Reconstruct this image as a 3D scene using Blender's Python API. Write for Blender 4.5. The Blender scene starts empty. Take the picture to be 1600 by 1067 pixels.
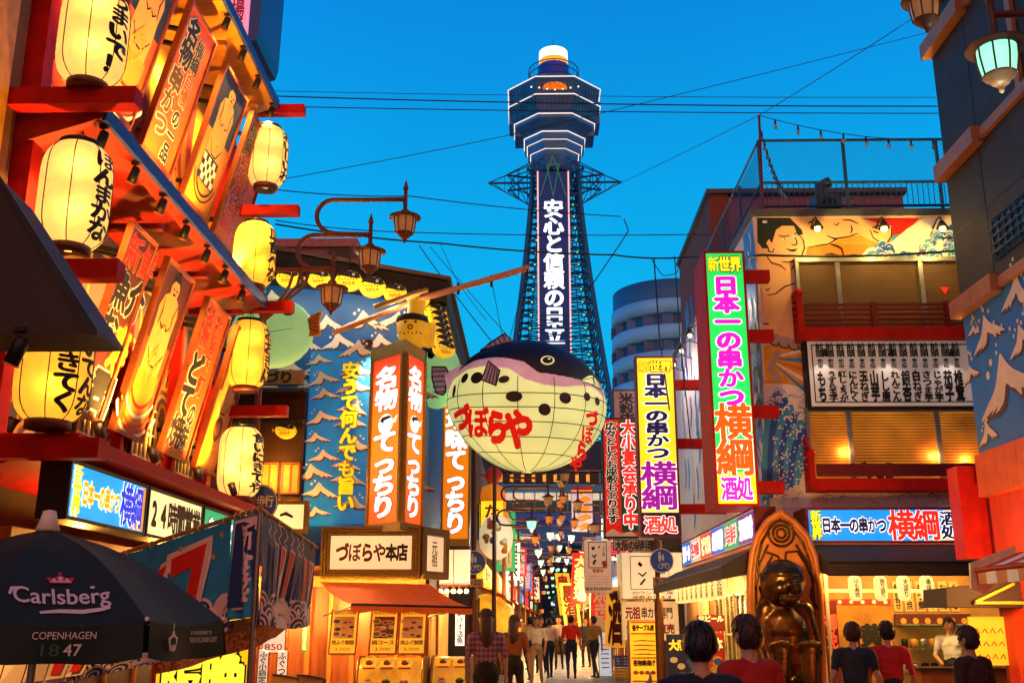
import bpy, bmesh, math, random
from mathutils import Vector, Matrix, Euler
from math import radians as R, sin, cos, pi
sc = bpy.context.scene
COL = sc.collection
random.seed(7)
# ------------------------------------------------------------ camera, sky, exposure
CAMPOS = Vector((0, 0, 1.6)); FPX = 1615.0
cam = bpy.data.cameras.new('camera'); camo = bpy.data.objects.new('camera', cam); COL.objects.link(camo)
camo.location = CAMPOS; camo.rotation_euler = (R(90 + 15.06), 0, R(1.03))
cam.sensor_width = 36; cam.lens = 36 * FPX / 1600; cam.clip_start = .1; cam.clip_end = 3000
sc.camera = camo
w = bpy.data.worlds.new('World'); sc.world = w; w.use_nodes = True
nt = w.node_tree; bg = nt.nodes['Background']
tc = nt.nodes.new('ShaderNodeTexCoord'); sx = nt.nodes.new('ShaderNodeSeparateXYZ')
rp = nt.nodes.new('ShaderNodeValToRGB')
nt.links.new(tc.outputs['Generated'], sx.inputs[0]); nt.links.new(sx.outputs['Z'], rp.inputs[0])
rp.color_ramp.elements[0].position = 0.1; rp.color_ramp.elements[0].color = (.010, .58, .94, 1)
rp.color_ramp.elements[1].position = .85; rp.color_ramp.elements[1].color = (.003, .07, .36, 1)
e = rp.color_ramp.elements.new(.33); e.color = (.004, .43, .88, 1); e = rp.color_ramp.elements.new(.54); e.color = (.003, .26, .74, 1)
nz = nt.nodes.new('ShaderNodeTexNoise'); nz.inputs['Scale'].default_value = 2.2; nz.inputs['Detail'].default_value = 3
mp = nt.nodes.new('ShaderNodeMapRange'); mp.inputs[1].default_value = .3; mp.inputs[2].default_value = .7; mp.inputs[3].default_value = .94; mp.inputs[4].default_value = 1.06
nt.links.new(tc.outputs['Generated'], nz.inputs['Vector']); nt.links.new(nz.outputs[0], mp.inputs[0])
ml = nt.nodes.new('ShaderNodeMixRGB'); ml.blend_type = 'MULTIPLY'; ml.inputs[0].default_value = 1
nt.links.new(rp.outputs[0], ml.inputs[1]); nt.links.new(mp.outputs[0], ml.inputs[2]); nt.links.new(ml.outputs[0], bg.inputs[0])
# after-sunset glow low in the sky behind the photographer
gl = nt.nodes.new('ShaderNodeVectorMath'); gl.operation = 'DOT_PRODUCT'; gl.inputs[1].default_value = Vector((.25, -.94, .22)).normalized()
nt.links.new(tc.outputs['Generated'], gl.inputs[0])
gm = nt.nodes.new('ShaderNodeMapRange'); gm.inputs[1].default_value = .15; gm.inputs[2].default_value = 1; gm.inputs[3].default_value = 0; gm.inputs[4].default_value = 1; gm.interpolation_type = 'SMOOTHSTEP'
nt.links.new(gl.outputs['Value'], gm.inputs[0])
gx = nt.nodes.new('ShaderNodeMixRGB'); gx.blend_type = 'MIX'; gx.inputs[2].default_value = (1.0, .36, .2, 1)
nt.links.new(gm.outputs[0], gx.inputs[0]); nt.links.new(ml.outputs[0], gx.inputs[1]); nt.links.new(gx.outputs[0], bg.inputs[0])
bg.inputs[1].default_value = 1.0
sc.view_settings.view_transform = 'Standard'; sc.view_settings.look = 'None'
sc.view_settings.exposure = 0; sc.view_settings.gamma = 1; sc.view_settings.use_curve_mapping = False
sc.cycles.use_denoising = True; sc.cycles.max_bounces = 6; sc.cycles.diffuse_bounces = 3; sc.cycles.glossy_bounces = 2
sc.cycles.transmission_bounces = 4; sc.cycles.transparent_max_bounces = 6; sc.cycles.sample_clamp_indirect = 4
sc.cycles.use_light_tree = True; sc.cycles.caustics_reflective = False; sc.cycles.caustics_refractive = False

# ------------------------------------------------------------ pixel ray -> point on a plane of the place
CM = camo.rotation_euler.to_matrix()
def U(px, py, X=None, Y=None, Z=None):
    d = CM @ Vector(((px - 800) / FPX, -(py - 533) / FPX, -1))
    t = (X - CAMPOS.x) / d.x if X is not None else (Y - CAMPOS.y) / d.y if Y is not None else (Z - CAMPOS.z) / d.z
    return CAMPOS + d * t

# ------------------------------------------------------------ materials
def lin(h):
    if isinstance(h, str):
        h = h.lstrip('#'); c = [int(h[i:i + 2], 16) / 255 for i in (0, 2, 4)]
        return tuple(x / 12.92 if x <= .04045 else ((x + .055) / 1.055) ** 2.4 for x in c)
    return tuple(h)
MC = {}
def mat(name, col='888888', rough=.6, metal=0, emit=0, ecol=None, var=.25, scale=6, bump=.0, stretch=None, streak=0):
    if name in MC: return MC[name]
    m = bpy.data.materials.new(name); m.use_nodes = True; MC[name] = m
    t = m.node_tree; b = t.nodes['Principled BSDF']; c = lin(col)
    b.inputs['Roughness'].default_value = rough; b.inputs['Metallic'].default_value = metal
    b.inputs['Base Color'].default_value = (*c, 1)
    if var or bump:
        tc = t.nodes.new('ShaderNodeTexCoord'); n = t.nodes.new('ShaderNodeTexNoise')
        mpn = t.nodes.new('ShaderNodeMapping'); mpn.inputs['Scale'].default_value = stretch or (1, 1, 1)
        t.links.new(tc.outputs['Object'], mpn.inputs[0]); t.links.new(mpn.outputs[0], n.inputs['Vector'])
        n.inputs['Scale'].default_value = scale; n.inputs['Detail'].default_value = 5; n.inputs['Roughness'].default_value = .65
        if var:
            r = t.nodes.new('ShaderNodeMapRange'); r.inputs[1].default_value = .3; r.inputs[2].default_value = .7
            r.inputs[3].default_value = 1 - var; r.inputs[4].default_value = 1 + var * .6
            t.links.new(n.outputs[0], r.inputs[0])
            x = t.nodes.new('ShaderNodeMixRGB'); x.blend_type = 'MULTIPLY'; x.inputs[0].default_value = 1; x.inputs[1].default_value = (*c, 1)
            t.links.new(r.outputs[0], x.inputs[2]); t.links.new(x.outputs[0], b.inputs['Base Color'])
            r2 = t.nodes.new('ShaderNodeMapRange'); r2.inputs[3].default_value = max(.05, rough - .15); r2.inputs[4].default_value = min(1, rough + .15)
            t.links.new(n.outputs[0], r2.inputs[0]); t.links.new(r2.outputs[0], b.inputs['Roughness'])
        if bump:
            bp = t.nodes.new('ShaderNodeBump'); bp.inputs['Strength'].default_value = bump; bp.inputs['Distance'].default_value = .02
            t.links.new(n.outputs[0], bp.inputs['Height']); t.links.new(bp.outputs[0], b.inputs['Normal'])
    if emit:
        ec = lin(ecol or col)
        b.inputs['Emission Color'].default_value = (*ec, 1); b.inputs['Emission Strength'].default_value = emit
        if var:   # backlit panels are never quite even
            n2 = t.nodes.new('ShaderNodeTexNoise'); n2.inputs['Scale'].default_value = 1.7; n2.inputs['Detail'].default_value = 2
            tc2 = t.nodes.new('ShaderNodeTexCoord'); t.links.new(tc2.outputs['Object'], n2.inputs['Vector'])
            r3 = t.nodes.new('ShaderNodeMapRange'); r3.inputs[1].default_value = .3; r3.inputs[2].default_value = .7
            r3.inputs[3].default_value = emit * (1 - var); r3.inputs[4].default_value = emit * (1 + var * .5)
            t.links.new(n2.outputs[0], r3.inputs[0]); t.links.new(r3.outputs[0], b.inputs['Emission Strength'])
    return m
def paint(col, rough=.55, var=.12): return mat('paint_' + str(col), col, rough, var=var)
def glow(col, e=1.0, base=None, var=.12): return mat('backlit_%s_%g' % (col, e), base or col, .5, emit=e, ecol=col, var=var)
def lamp_paper(name, col, e, trans=.8):
    if name in MC: return MC[name]
    m = bpy.data.materials.new(name); m.use_nodes = True; MC[name] = m; t = m.node_tree
    for n in list(t.nodes): t.nodes.remove(n)
    o = t.nodes.new('ShaderNodeOutputMaterial'); a = t.nodes.new('ShaderNodeAddShader'); mx = t.nodes.new('ShaderNodeMixShader')
    tr = t.nodes.new('ShaderNodeBsdfTranslucent'); df = t.nodes.new('ShaderNodeBsdfDiffuse'); em = t.nodes.new('ShaderNodeEmission')
    c = lin(col); tr.inputs[0].default_value = (*c, 1); df.inputs[0].default_value = (*c, 1)
    em.inputs[0].default_value = (*c, 1); em.inputs[1].default_value = e; mx.inputs[0].default_value = trans
    n = t.nodes.new('ShaderNodeTexNoise'); n.inputs['Scale'].default_value = 9; n.inputs['Detail'].default_value = 4
    tc = t.nodes.new('ShaderNodeTexCoord'); t.links.new(tc.outputs['Object'], n.inputs['Vector'])
    r = t.nodes.new('ShaderNodeMapRange'); r.inputs[3].default_value = .72; r.inputs[4].default_value = 1.15
    x = t.nodes.new('ShaderNodeMixRGB'); x.blend_type = 'MULTIPLY'; x.inputs[0].default_value = 1; x.inputs[1].default_value = (*c, 1)
    t.links.new(n.outputs[0], r.inputs[0]); t.links.new(r.outputs[0], x.inputs[2]); t.links.new(x.outputs[0], tr.inputs[0]); t.links.new(x.outputs[0], em.inputs[0])
    t.links.new(df.outputs[0], mx.inputs[1]); t.links.new(tr.outputs[0], mx.inputs[2])
    t.links.new(mx.outputs[0], a.inputs[0]); t.links.new(em.outputs[0], a.inputs[1]); t.links.new(a.outputs[0], o.inputs[0])
    return m
def glass_mat(name='window_glass', col='101418', rough=.08):
    return mat(name, col, rough, var=0)

# ------------------------------------------------------------ frames: flat, or bent surfaces
class Fr:
    def __init__(s, o, u, v):
        s.o = Vector(o); s.u = Vector(u).normalized(); s.v = Vector(v).normalized(); s.n = s.u.cross(s.v)
    def P(s, a, b, c=0): return s.o + s.u * a + s.v * b + s.n * c
    def sub(s, a, b, c=0): return Fr(s.P(a, b, c), s.u, s.v)
    def turn(s, deg): c, k = cos(R(deg)), sin(R(deg)); return Fr(s.o, s.u * c + s.v * k, s.v * c - s.u * k)
def front(o): return Fr(o, (1, 0, 0), (0, 0, 1))         # faces the camera side (-Y)
def east(o): return Fr(o, (0, 1, 0), (0, 0, 1))          # faces +X (facades on the left)
def west(o): return Fr(o, (0, -1, 0), (0, 0, 1))         # faces -X (facades on the right)
class Bend:
    def __init__(s, fn): s.fn = fn
    def P(s, a, b, c=0): return s.fn(a, b, c)

# ------------------------------------------------------------ glyph outlines from the built-in font
GC = {}
def glyph(ch):
    if ch in GC: return GC[ch]
    c = bpy.data.curves.new('glyph', 'FONT'); c.body = ch; c.size = 1; c.resolution_u = 3 if len(ch) < 2 else 4
    o = bpy.data.objects.new('glyph', c); COL.objects.link(o)
    bpy.context.view_layer.update()
    me = bpy.data.meshes.new_from_object(o.evaluated_get(bpy.context.evaluated_depsgraph_get()))
    vs = [(v.co.x, v.co.y) for v in me.vertices]; fs = [tuple(p.vertices) for p in me.polygons]
    bpy.data.objects.remove(o); bpy.data.meshes.remove(me); bpy.data.curves.remove(c)
    GC[ch] = (vs, fs); return GC[ch]

class MB:
    def __init__(s): s.v = []; s.f = []; s.k = []; s.mats = []; s.sm = []
    def mi(s, m):
        if m not in s.mats: s.mats.append(m)
        return s.mats.index(m)
    def add(s, vs, fs, m, smooth=False):
        b = len(s.v); s.v += [Vector(p) for p in vs]; i = s.mi(m)
        for f in fs: s.f.append([b + j for j in f]); s.k.append(i); s.sm.append(smooth)
        return s
    def fbox(s, F, x0, x1, y0, y1, z0, z1, m, bev=0):
        if bev:
            return s.prism(F, [(x0 + bev, y0), (x1 - bev, y0), (x1, y0 + bev), (x1, y1 - bev), (x1 - bev, y1), (x0 + bev, y1), (x0, y1 - bev), (x0, y0 + bev)], z0, z1, m)
        P = F.P; vs = [P(x, y, z) for z in (z0, z1) for x, y in ((x0, y0), (x1, y0), (x1, y1), (x0, y1))]
        return s.add(vs, [(3, 2, 1, 0), (4, 5, 6, 7), (0, 1, 5, 4), (1, 2, 6, 5), (2, 3, 7, 6), (3, 0, 4, 7)], m)
    def box(s, x0, x1, y0, y1, z0, z1, m):
        return s.fbox(Fr((0, 0, 0), (1, 0, 0), (0, 1, 0)), x0, x1, y0, y1, z0, z1, m)
    def prism(s, F, pts, z0, z1, m, side=None, smooth=False):
        n = len(pts)
        if sum(pts[i][0] * pts[(i + 1) % n][1] - pts[(i + 1) % n][0] * pts[i][1] for i in range(n)) < 0: pts = pts[::-1]
        vs = [F.P(x, y, z0) for x, y in pts] + [F.P(x, y, z1) for x, y in pts]
        s.add(vs, [tuple(range(n - 1, -1, -1)), tuple(range(n, 2 * n))], m)
        return s.add(vs, [(i, (i + 1) % n, n + (i + 1) % n, n + i) for i in range(n)], side or m, smooth)
    def poly(s, F, pts, z, m):
        n = len(pts)
        if sum(pts[i][0] * pts[(i + 1) % n][1] - pts[(i + 1) % n][0] * pts[i][1] for i in range(n)) < 0: pts = pts[::-1]
        return s.add([F.P(x, y, z) for x, y in pts], [tuple(range(n))], m)
    def line(s, F, pts, wd, z, m):
        # a painted stroke of varying width on a surface
        n = len(pts); L = []; Rr = []
        for i, (x, y) in enumerate(pts):
            a = pts[max(0, i - 1)]; b = pts[min(n - 1, i + 1)]; dx, dy = b[0] - a[0], b[1] - a[1]; l = math.hypot(dx, dy) or 1
            ww = wd * (1 if n < 3 else .45 + .55 * sin(pi * (i + .3) / (n - .4)))
            L.append((x - dy / l * ww / 2, y + dx / l * ww / 2)); Rr.append((x + dy / l * ww / 2, y - dx / l * ww / 2))
        vs = [F.P(x, y, z) for x, y in Rr] + [F.P(x, y, z) for x, y in L]
        return s.add(vs, [(i, i + 1, n + i + 1, n + i) for i in range(n - 1)], m)
    def disc(s, F, x, y, rx, ry, z, m, n=20, rot=0):
        c, k = cos(R(rot)), sin(R(rot))
        return s.poly(F, [(x + rx * cos(2 * pi * i / n) * c - ry * sin(2 * pi * i / n) * k, y + rx * cos(2 * pi * i / n) * k + ry * sin(2 * pi * i / n) * c) for i in range(n)], z, m)
    def ring(s, F, x, y, r0, r1, z, m, a0=0, a1=360, n=24, sy=1):
        vs = []
        for i in range(n + 1):
            a = R(a0 + (a1 - a0) * i / n)
            vs += [F.P(x + r0 * cos(a), y + sy * r0 * sin(a), z), F.P(x + r1 * cos(a), y + sy * r1 * sin(a), z)]
        return s.add(vs, [(2 * i, 2 * i + 1, 2 * i + 3, 2 * i + 2) for i in range(n)], m)
    def tube(s, pts, r, m, n=8, cap=True, smooth=True, closed=False):
        pts = [Vector(p) for p in pts]; N = len(pts); rs = r if isinstance(r, (list, tuple)) else [r] * N
        vs = []; up = None
        for i, p in enumerate(pts):
            if closed: t = (pts[(i + 1) % N] - pts[i - 1]).normalized()
            else: t = (pts[min(i + 1, N - 1)] - pts[max(i - 1, 0)]).normalized()
            if up is None: up = t.orthogonal().normalized()
            up = (up - t * up.dot(t)); up = up.normalized() if up.length > 1e-6 else t.orthogonal().normalized()
            sd = t.cross(up)
            vs += [p + (up * cos(2 * pi * j / n) + sd * sin(2 * pi * j / n)) * rs[i] for j in range(n)]
        fs = [(i * n + j, i * n + (j + 1) % n, (i + 1) % N * n + (j + 1) % n, (i + 1) % N * n + j) for i in range(N if closed else N - 1) for j in range(n)]
        s.add(vs, fs, m, smooth)
        if cap and not closed: s.add(vs[:n], [tuple(range(n - 1, -1, -1))], m); s.add(vs[-n:], [tuple(range(n))], m)
        return s
    def lathe(s, prof, m, c=(0, 0, 0), n=24, smooth=True, sx=1, sy=1, ph=0):
        c = Vector(c); vs = []
        for r, z in prof: vs += [c + Vector((r * sx * cos(2 * pi * j / n + ph), r * sy * sin(2 * pi * j / n + ph), z)) for j in range(n)]
        fs = [(i * n + j, i * n + (j + 1) % n, (i + 1) * n + (j + 1) % n, (i + 1) * n + j) for i in range(len(prof) - 1) for j in range(n)]
        return s.add(vs, fs, m, smooth)
    def ball(s, c, r, m, n=16, sx=1, sy=1, sz=1):
        return s.lathe([(r * sin(pi * i / (n // 2)) + (1e-4 if i in (0, n // 2) else 0), -r * sz * cos(pi * i / (n // 2))) for i in range(n // 2 + 1)], m, c, n, True, sx, sy)
    def glyphs(s, F, ch, cx, cy, sx, sy, m, bold, z, cuts=0, k=None, em=True):
        vs, fs = glyph(ch)
        if not vs: return s
        if em: ox, oy = .5, .375
        else:
            xs = [p[0] for p in vs]; ys = [p[1] for p in vs]; ox = (min(xs) + max(xs)) / 2; oy = (min(ys) + max(ys)) / 2
        if em and ord(ch[0]) < 0x2000:
            xs = [p[0] for p in vs]; ox = (min(xs) + max(xs)) / 2; oy = .36
        bold *= 1 if len(vs) < 62 else .72 if len(vs) < 95 else .5
        k = k or (1 if bold == 0 else 6)
        offs = [(0, 0)] if bold == 0 else [(bold * cos(2 * pi * i / k + .4), bold * sin(2 * pi * i / k + .4)) for i in range(k)]
        tv, tf = vs, fs
        if cuts:
            tv = list(vs); tf = [f for f in fs]
            out = []
            st = []
            for f in tf:
                for q in range(1, len(f) - 1): st.append((f[0], f[q], f[q + 1]))
            while st:
                a, b, c = st.pop(); e = [(math.dist(tv[a], tv[b]), a, b, c), (math.dist(tv[b], tv[c]), b, c, a), (math.dist(tv[c], tv[a]), c, a, b)]
                l, p, q, r = max(e)
                if l < cuts: out.append((a, b, c)); continue
                tv.append(((tv[p][0] + tv[q][0]) / 2, (tv[p][1] + tv[q][1]) / 2)); i = len(tv) - 1
                st += [(p, i, r), (i, q, r)]
            tf = out
        for i, (dx, dy) in enumerate(offs):
            s.add([F.P(cx + (x - ox + dx) * sx, cy + (y - oy + dy) * sy, z + i * .0004) for x, y in tv], tf, m)
        return s
    def text(s, F, t, x, y, wd, ht, m, vert=True, bold=.035, z=.004, out=None, ob=.085, cuts=0, shear=0, fill=1.08, k=None):
        # x, y: centre of the block
        n = len(t); cw, ch = (wd, ht / n) if vert else (wd / n, ht)
        for lay in ((out, ob), (m, bold)):
            if lay[0] is None: continue
            zz = z + (.005 if out and lay[0] is m else 0)
            for i, c in enumerate(t):
                if c in ' 　': continue
                cx, cy = (x, y + ht / 2 - ch * (i + .5)) if vert else (x - wd / 2 + cw * (i + .5), y)
                if vert and c in 'ー〜':
                    G = Bend(lambda a, b, cc, cx=cx, cy=cy: F.P(cx + (b - cy) * cw / ch, cy - (a - cx) * ch / cw, cc))
                    s.glyphs(G, c, cx, cy, cw * fill, ch * fill, lay[0], lay[1], zz, cuts, k)
                else: s.glyphs(F, c, cx, cy + shear * (cx - x), cw * fill, ch * fill, lay[0], lay[1], zz, cuts, k or (8 if lay[0] is out else None))
        return s
    def word(s, F, t, x, y, wd, ht, m, bold=.02, z=.004, cuts=0, out=None, ob=.06):
        # proportional (latin) lettering fitted to a rectangle
        vs, fs = glyph(t); xs = [p[0] for p in vs]; ys = [p[1] for p in vs]
        sx, sy = wd / (max(xs) - min(xs)), ht / (max(ys) - min(ys))
        if out: s.glyphs(F, t, x, y, sx, sy, out, ob, z, cuts, 8, em=False); z += .005
        return s.glyphs(F, t, x, y, sx, sy, m, bold, z, cuts, em=False)
    def build(s, name, parent=None, loc=None):
        if not s.v: return None
        if parent is not None:
            o0 = parent['_w'] if '_w' in parent else parent.location
            o0 = Vector(o0)
        elif loc is not None: o0 = Vector(loc)
        else:
            o0 = Vector(((min(v.x for v in s.v) + max(v.x for v in s.v)) / 2, (min(v.y for v in s.v) + max(v.y for v in s.v)) / 2, min(v.z for v in s.v)))
        me = bpy.data.meshes.new(name)
        me.from_pydata([v - o0 for v in s.v], [], s.f)
        for m in s.mats: me.materials.append(m)
        me.polygons.foreach_set('material_index', s.k); me.polygons.foreach_set('use_smooth', s.sm)
        me.update()
        o = bpy.data.objects.new(name, me); COL.objects.link(o)
        o['_w'] = o0
        if parent is not None: o.parent = parent
        else: o.location = o0
        return o
LABELS = {}
def tag(o, label, cat, group=None, kind=None):
    if label: o['label'] = label
    if cat: o['category'] = cat
    if group: o['group'] = group
    if kind: o['kind'] = kind
    return o
def thing(name, label, cat, loc=(0, 0, 0), group=None):
    o = bpy.data.objects.new(name, None); COL.objects.link(o); o.location = loc; o['_w'] = Vector(loc); o.empty_display_size = .2
    return tag(o, label, cat, group)
def struct(o): o['kind'] = 'structure'; return o
ORD = 'first second third fourth fifth sixth seventh eighth ninth tenth eleventh twelfth thirteenth fourteenth fifteenth sixteenth seventeenth eighteenth nineteenth twentieth'.split()
def light(kind, loc, power, col, parent, radius=.05, aim=None, angle=80, blend=.6, name='bulb'):
    d = bpy.data.lights.new(name, kind); d.energy = power * 2.6; d.color = lin(col) if isinstance(col, str) else col
    if kind == 'AREA': d.size = radius
    else: d.shadow_soft_size = radius
    if kind == 'SPOT': d.spot_size = R(angle); d.spot_blend = blend
    o = bpy.data.objects.new(name, d); COL.objects.link(o)
    o0 = Vector(parent['_w']) if parent is not None else Vector((0, 0, 0))
    o.location = Vector(loc) - o0
    if aim is not None: o.rotation_euler = (Vector(aim) - Vector(loc)).to_track_quat('-Z', 'Y').to_euler()
    if parent is not None: o.parent = parent
    return o
def strip(F, quad): pass
# ============================================================ ground
RED = mat('red_lacquer', 'b81208', .6, var=.3, scale=4, bump=.08)
RED.node_tree.nodes['Principled BSDF'].inputs['Specular IOR Level'].default_value = .2
DRED = mat('dark_red_paint', '6e0d0c', .5, var=.25, scale=4)
BLUEF = mat('blue_fascia', '1c3f9c', .5)
BLACK = mat('black_metal', '141210', .45, metal=.3)
BRN = mat('brown_post_paint', '4a2416', .45, metal=.2, var=.2)
WOODO = mat('orange_wood', 'a4571c', .55, var=.35, scale=3, stretch=(1, 6, 1), bump=.2)
WOODD = mat('dark_wood', '43210f', .6, var=.4, scale=3, stretch=(5, 5, .5), bump=.2)
INK = mat('black_ink', '0d0807', .6, var=.15)
WARM = 'ffb04a'
b = MB(); G0 = Fr((0, 0, 0), (1, 0, 0), (0, 1, 0))
def ground_mat():
    m = mat('paving_stone', '8b8078', .5, var=.3, scale=3, bump=.2)
    t = m.node_tree; bs = t.nodes['Principled BSDF']; br = t.nodes.new('ShaderNodeTexBrick'); tc = t.nodes.new('ShaderNodeTexCoord')
    br.inputs['Scale'].default_value = 1; br.inputs['Brick Width'].default_value = .6; br.inputs['Row Height'].default_value = .3; br.inputs['Mortar Size'].default_value = .012
    br.inputs['Color1'].default_value = (.30, .26, .23, 1); br.inputs['Color2'].default_value = (.22, .19, .18, 1); br.inputs['Mortar'].default_value = (.05, .045, .04, 1)
    t.links.new(tc.outputs['Object'], br.inputs['Vector'])
    n = t.nodes.new('ShaderNodeTexNoise'); n.inputs['Scale'].default_value = .9; n.inputs['Detail'].default_value = 6; t.links.new(tc.outputs['Object'], n.inputs['Vector'])
    r = t.nodes.new('ShaderNodeMapRange'); r.inputs[1].default_value = .3; r.inputs[2].default_value = .7; r.inputs[3].default_value = .6; r.inputs[4].default_value = 1.2; t.links.new(n.outputs[0], r.inputs[0])
    x = t.nodes.new('ShaderNodeMixRGB'); x.blend_type = 'MULTIPLY'; x.inputs[0].default_value = 1; t.links.new(br.outputs[0], x.inputs[1]); t.links.new(r.outputs[0], x.inputs[2]); t.links.new(x.outputs[0], bs.inputs['Base Color'])
    return m
GM = ground_mat()
b.poly(G0, [(-900, -60), (900, -60), (900, 1800), (-900, 1800)], 0, GM)
struct(b.build('ground', loc=(0, 0, 0)))

# ============================================================ left restaurant, three floors, red beams and leaning boards
XW = -5.6
LB = thing('restaurant_building', 'tall restaurant on the left with red beams, blue rails and leaning sign boards', 'restaurant', (-7.5, 10, 0))
YEL = mat('amber_wall_paint', 'd8951f', .6, var=.3, scale=3)
b = MB()
b.box(-11, XW, 10, 17.6, 0, 11.4, mat('grey_render', '5a4a40', .8, bump=.2)); b.build('wall', LB)
b = MB(); BPAN = mat('brown_cladding', '6a3a1a', .65, var=.35, scale=2, stretch=(1, .3, 3), bump=.15)
for i in range(5):
    b.box(-11, XW + .1, 5.0 + i, 5.985 + i, 0, 13, BPAN)
b.build('cladding', LB)
b = MB(); b.box(XW + .02, XW + .14, 9.1, 9.7, 2.4, 12, mat('lamplit_amber', 'd8902a', .5, var=.3)); b.build('painted_lit_strip', LB)  # amber colour stands in for lamplight on this strip of wall
# lower painted wall: rows of scallop waves
E = east((XW, 10, 0))
b = MB(); WP = mat('slate_violet_paint', '5a4a58', .6, var=.25); YL = paint('d99a2c'); CRM = paint('e2c79a'); VIO = paint('6f4a66')
b.fbox(E, .3, 7.4, 3.4, 6.7, 0, .02, WP)
for r_ in range(5):
    for i in range(9):
        cx = .3 + i * .9 + (.45 if r_ % 2 else 0); cy = 5.0 - r_ * .42
        if cx > 7.3: continue
        for k, (q, mm) in enumerate(((.44, YL), (.38, WP), (.31, CRM), (.25, VIO), (.17, YL), (.11, WP))):
            rr = q; n = 14
            pts = [(max(.3, min(7.4, cx + rr * cos(pi * j / n))), cy + rr * sin(pi * j / n)) for j in range(n + 1)] + [(max(.3, cx - rr), cy - .05), (min(7.4, cx + rr), cy - .05)]
            b.poly(E, pts, .024 + r_ * .012 + k * .002, mm)
for i in range(4):   # tall painted frame shapes and a pale tower picture behind the boards
    x0 = .5 + i * 1.8
    b.fbox(E, x0, x0 + .05, 5.3, 6.6, .02, .03, YL); b.fbox(E, x0 + .9, x0 + .95, 5.3, 6.6, .02, .03, YL); b.fbox(E, x0, x0 + .95, 6.2, 6.25, .02, .034, YL)
    for k in range(5): b.line(E, [(x0 + 1.1, 5.2 + k * .28), (x0 + 1.35, 5.34 + k * .28), (x0 + 1.1, 5.48 + k * .28)], .05, .03, CRM)
for i in range(3):
    x0 = 2.2 + i * 1.75
    b.fbox(E, x0, x0 + .85, 3.75, 4.55, .11, .13, mat('window_dark', '241509', .3)); 
    for k in range(6): b.fbox(E, x0 + k * .164, x0 + k * .164 + .025, 3.75, 4.55, .13, .15, CRM)
    for k in range(3): b.fbox(E, x0, x0 + .85, 3.78 + k * .36, 3.8 + k * .36, .151, .165, CRM)
b.build('lower_mural', LB)
# upper painted wall: red and yellow sun rays
b = MB(); SUNY = mat('ray_yellow', 'e0a02a', .6, var=.25); SUNR = mat('ray_red', 'b5280e', .6, var=.25)
b.fbox(E, .3, 7.4, 6.95, 10.6, 0, .02, SUNY)
for cx, cy in ((2.6, 7.4), (5.4, 7.6)):
    for k in range(18):
        a = k * 20 + 4; pts = []
        for rr, aa in ((.3, a), (2.6, a), (2.6, a + 9), (.3, a + 9)):
            pts.append((min(7.4, max(.3, cx + rr * cos(R(aa)))), min(10.6, max(6.95, cy + rr * sin(R(aa))))))
        b.poly(E, pts, .024 + (.004 if cx > 4 else 0), SUNR if k % 3 else CRM)
b.build('upper_mural', LB)
b = MB()
for y0 in (10.1, 16.95): b = MB(); b.box(-5.58, -5.34, y0, y0 + .22, 0, 11.3, RED); b.build('post', LB)
for y0 in (13.4, 15.4): b = MB(); b.box(-5.56, -5.4, y0, y0 + .1, 3.3, 6.7, RED); b.build('post', LB)
for zz in (3.2, 5.02, 6.95, 8.62):
    b = MB(); b.box(-6.3, -4.15, 9.78, 9.98, zz - .1, zz + .1, RED); b.build('beam', LB)
for zz in (5.0, 6.84, 8.63, 10.6):
    b = MB(); b.box(-5.9, -4.1, 17.02, 17.2, zz - .09, zz + .09, RED); b.build('beam', LB)
# ledges: soffit, fascia rail
def ledge(z0, y0, y1, sof, xo=-4.6, fas=BLUEF, h=.14):
    b = MB(); b.add([(XW, y0, z0 - .32), (xo, y0, z0), (xo, y1, z0), (XW, y1, z0 - .32), (XW, y0, z0 + .1), (xo, y0, z0 + .1), (xo, y1, z0 + .1), (XW, y1, z0 + .1)],
          [(0, 1, 2, 3), (4, 7, 6, 5), (0, 4, 5, 1), (1, 5, 6, 2), (2, 6, 7, 3), (3, 7, 4, 0)], sof); b.build('soffit', LB)
    b = MB(); b.box(xo, xo + .05, y0, y1, z0 - .03, z0 + h, fas); b.build('rail', LB)
ledge(10.6, 10.1, 17.0, mat('amber_soffit', 'd8871a', .5, var=.25)); ledge(6.82, 10.05, 17.0, mat('red_soffit', '9a1a0a', .45, var=.3))
ledge(3.28, 10.0, 17.2, RED, -4.5, RED, .1)
for i in range(4):
    b = MB(); b.box(-5.59, -4.7, 10.4 + i * 1.9, 10.5 + i * 1.9, 6.42, 6.5, DRED); b.build('bracket', LB)
    b = MB(); b.box(-5.59, -4.7, 10.4 + i * 1.9, 10.5 + i * 1.9, 10.2, 10.28, WOODO); b.build('bracket', LB)
b = MB(); b.box(-5.3, -5.15, 10.3, 17, 2.2, 2.5, WOODO); b.box(-5.6, -5.35, 10.1, 17.4, 0, 2.15, WOODD)
for i in range(7): b.box(-5.34, -5.3, 10.4 + i, 10.46 + i, .1, 2.1, WOODO)
b.build('shop_front', LB)
for y_ in (11.5, 14, 16): light('POINT', (-5.0, y_, 2.35), 30, WARM, LB, .08)

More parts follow.
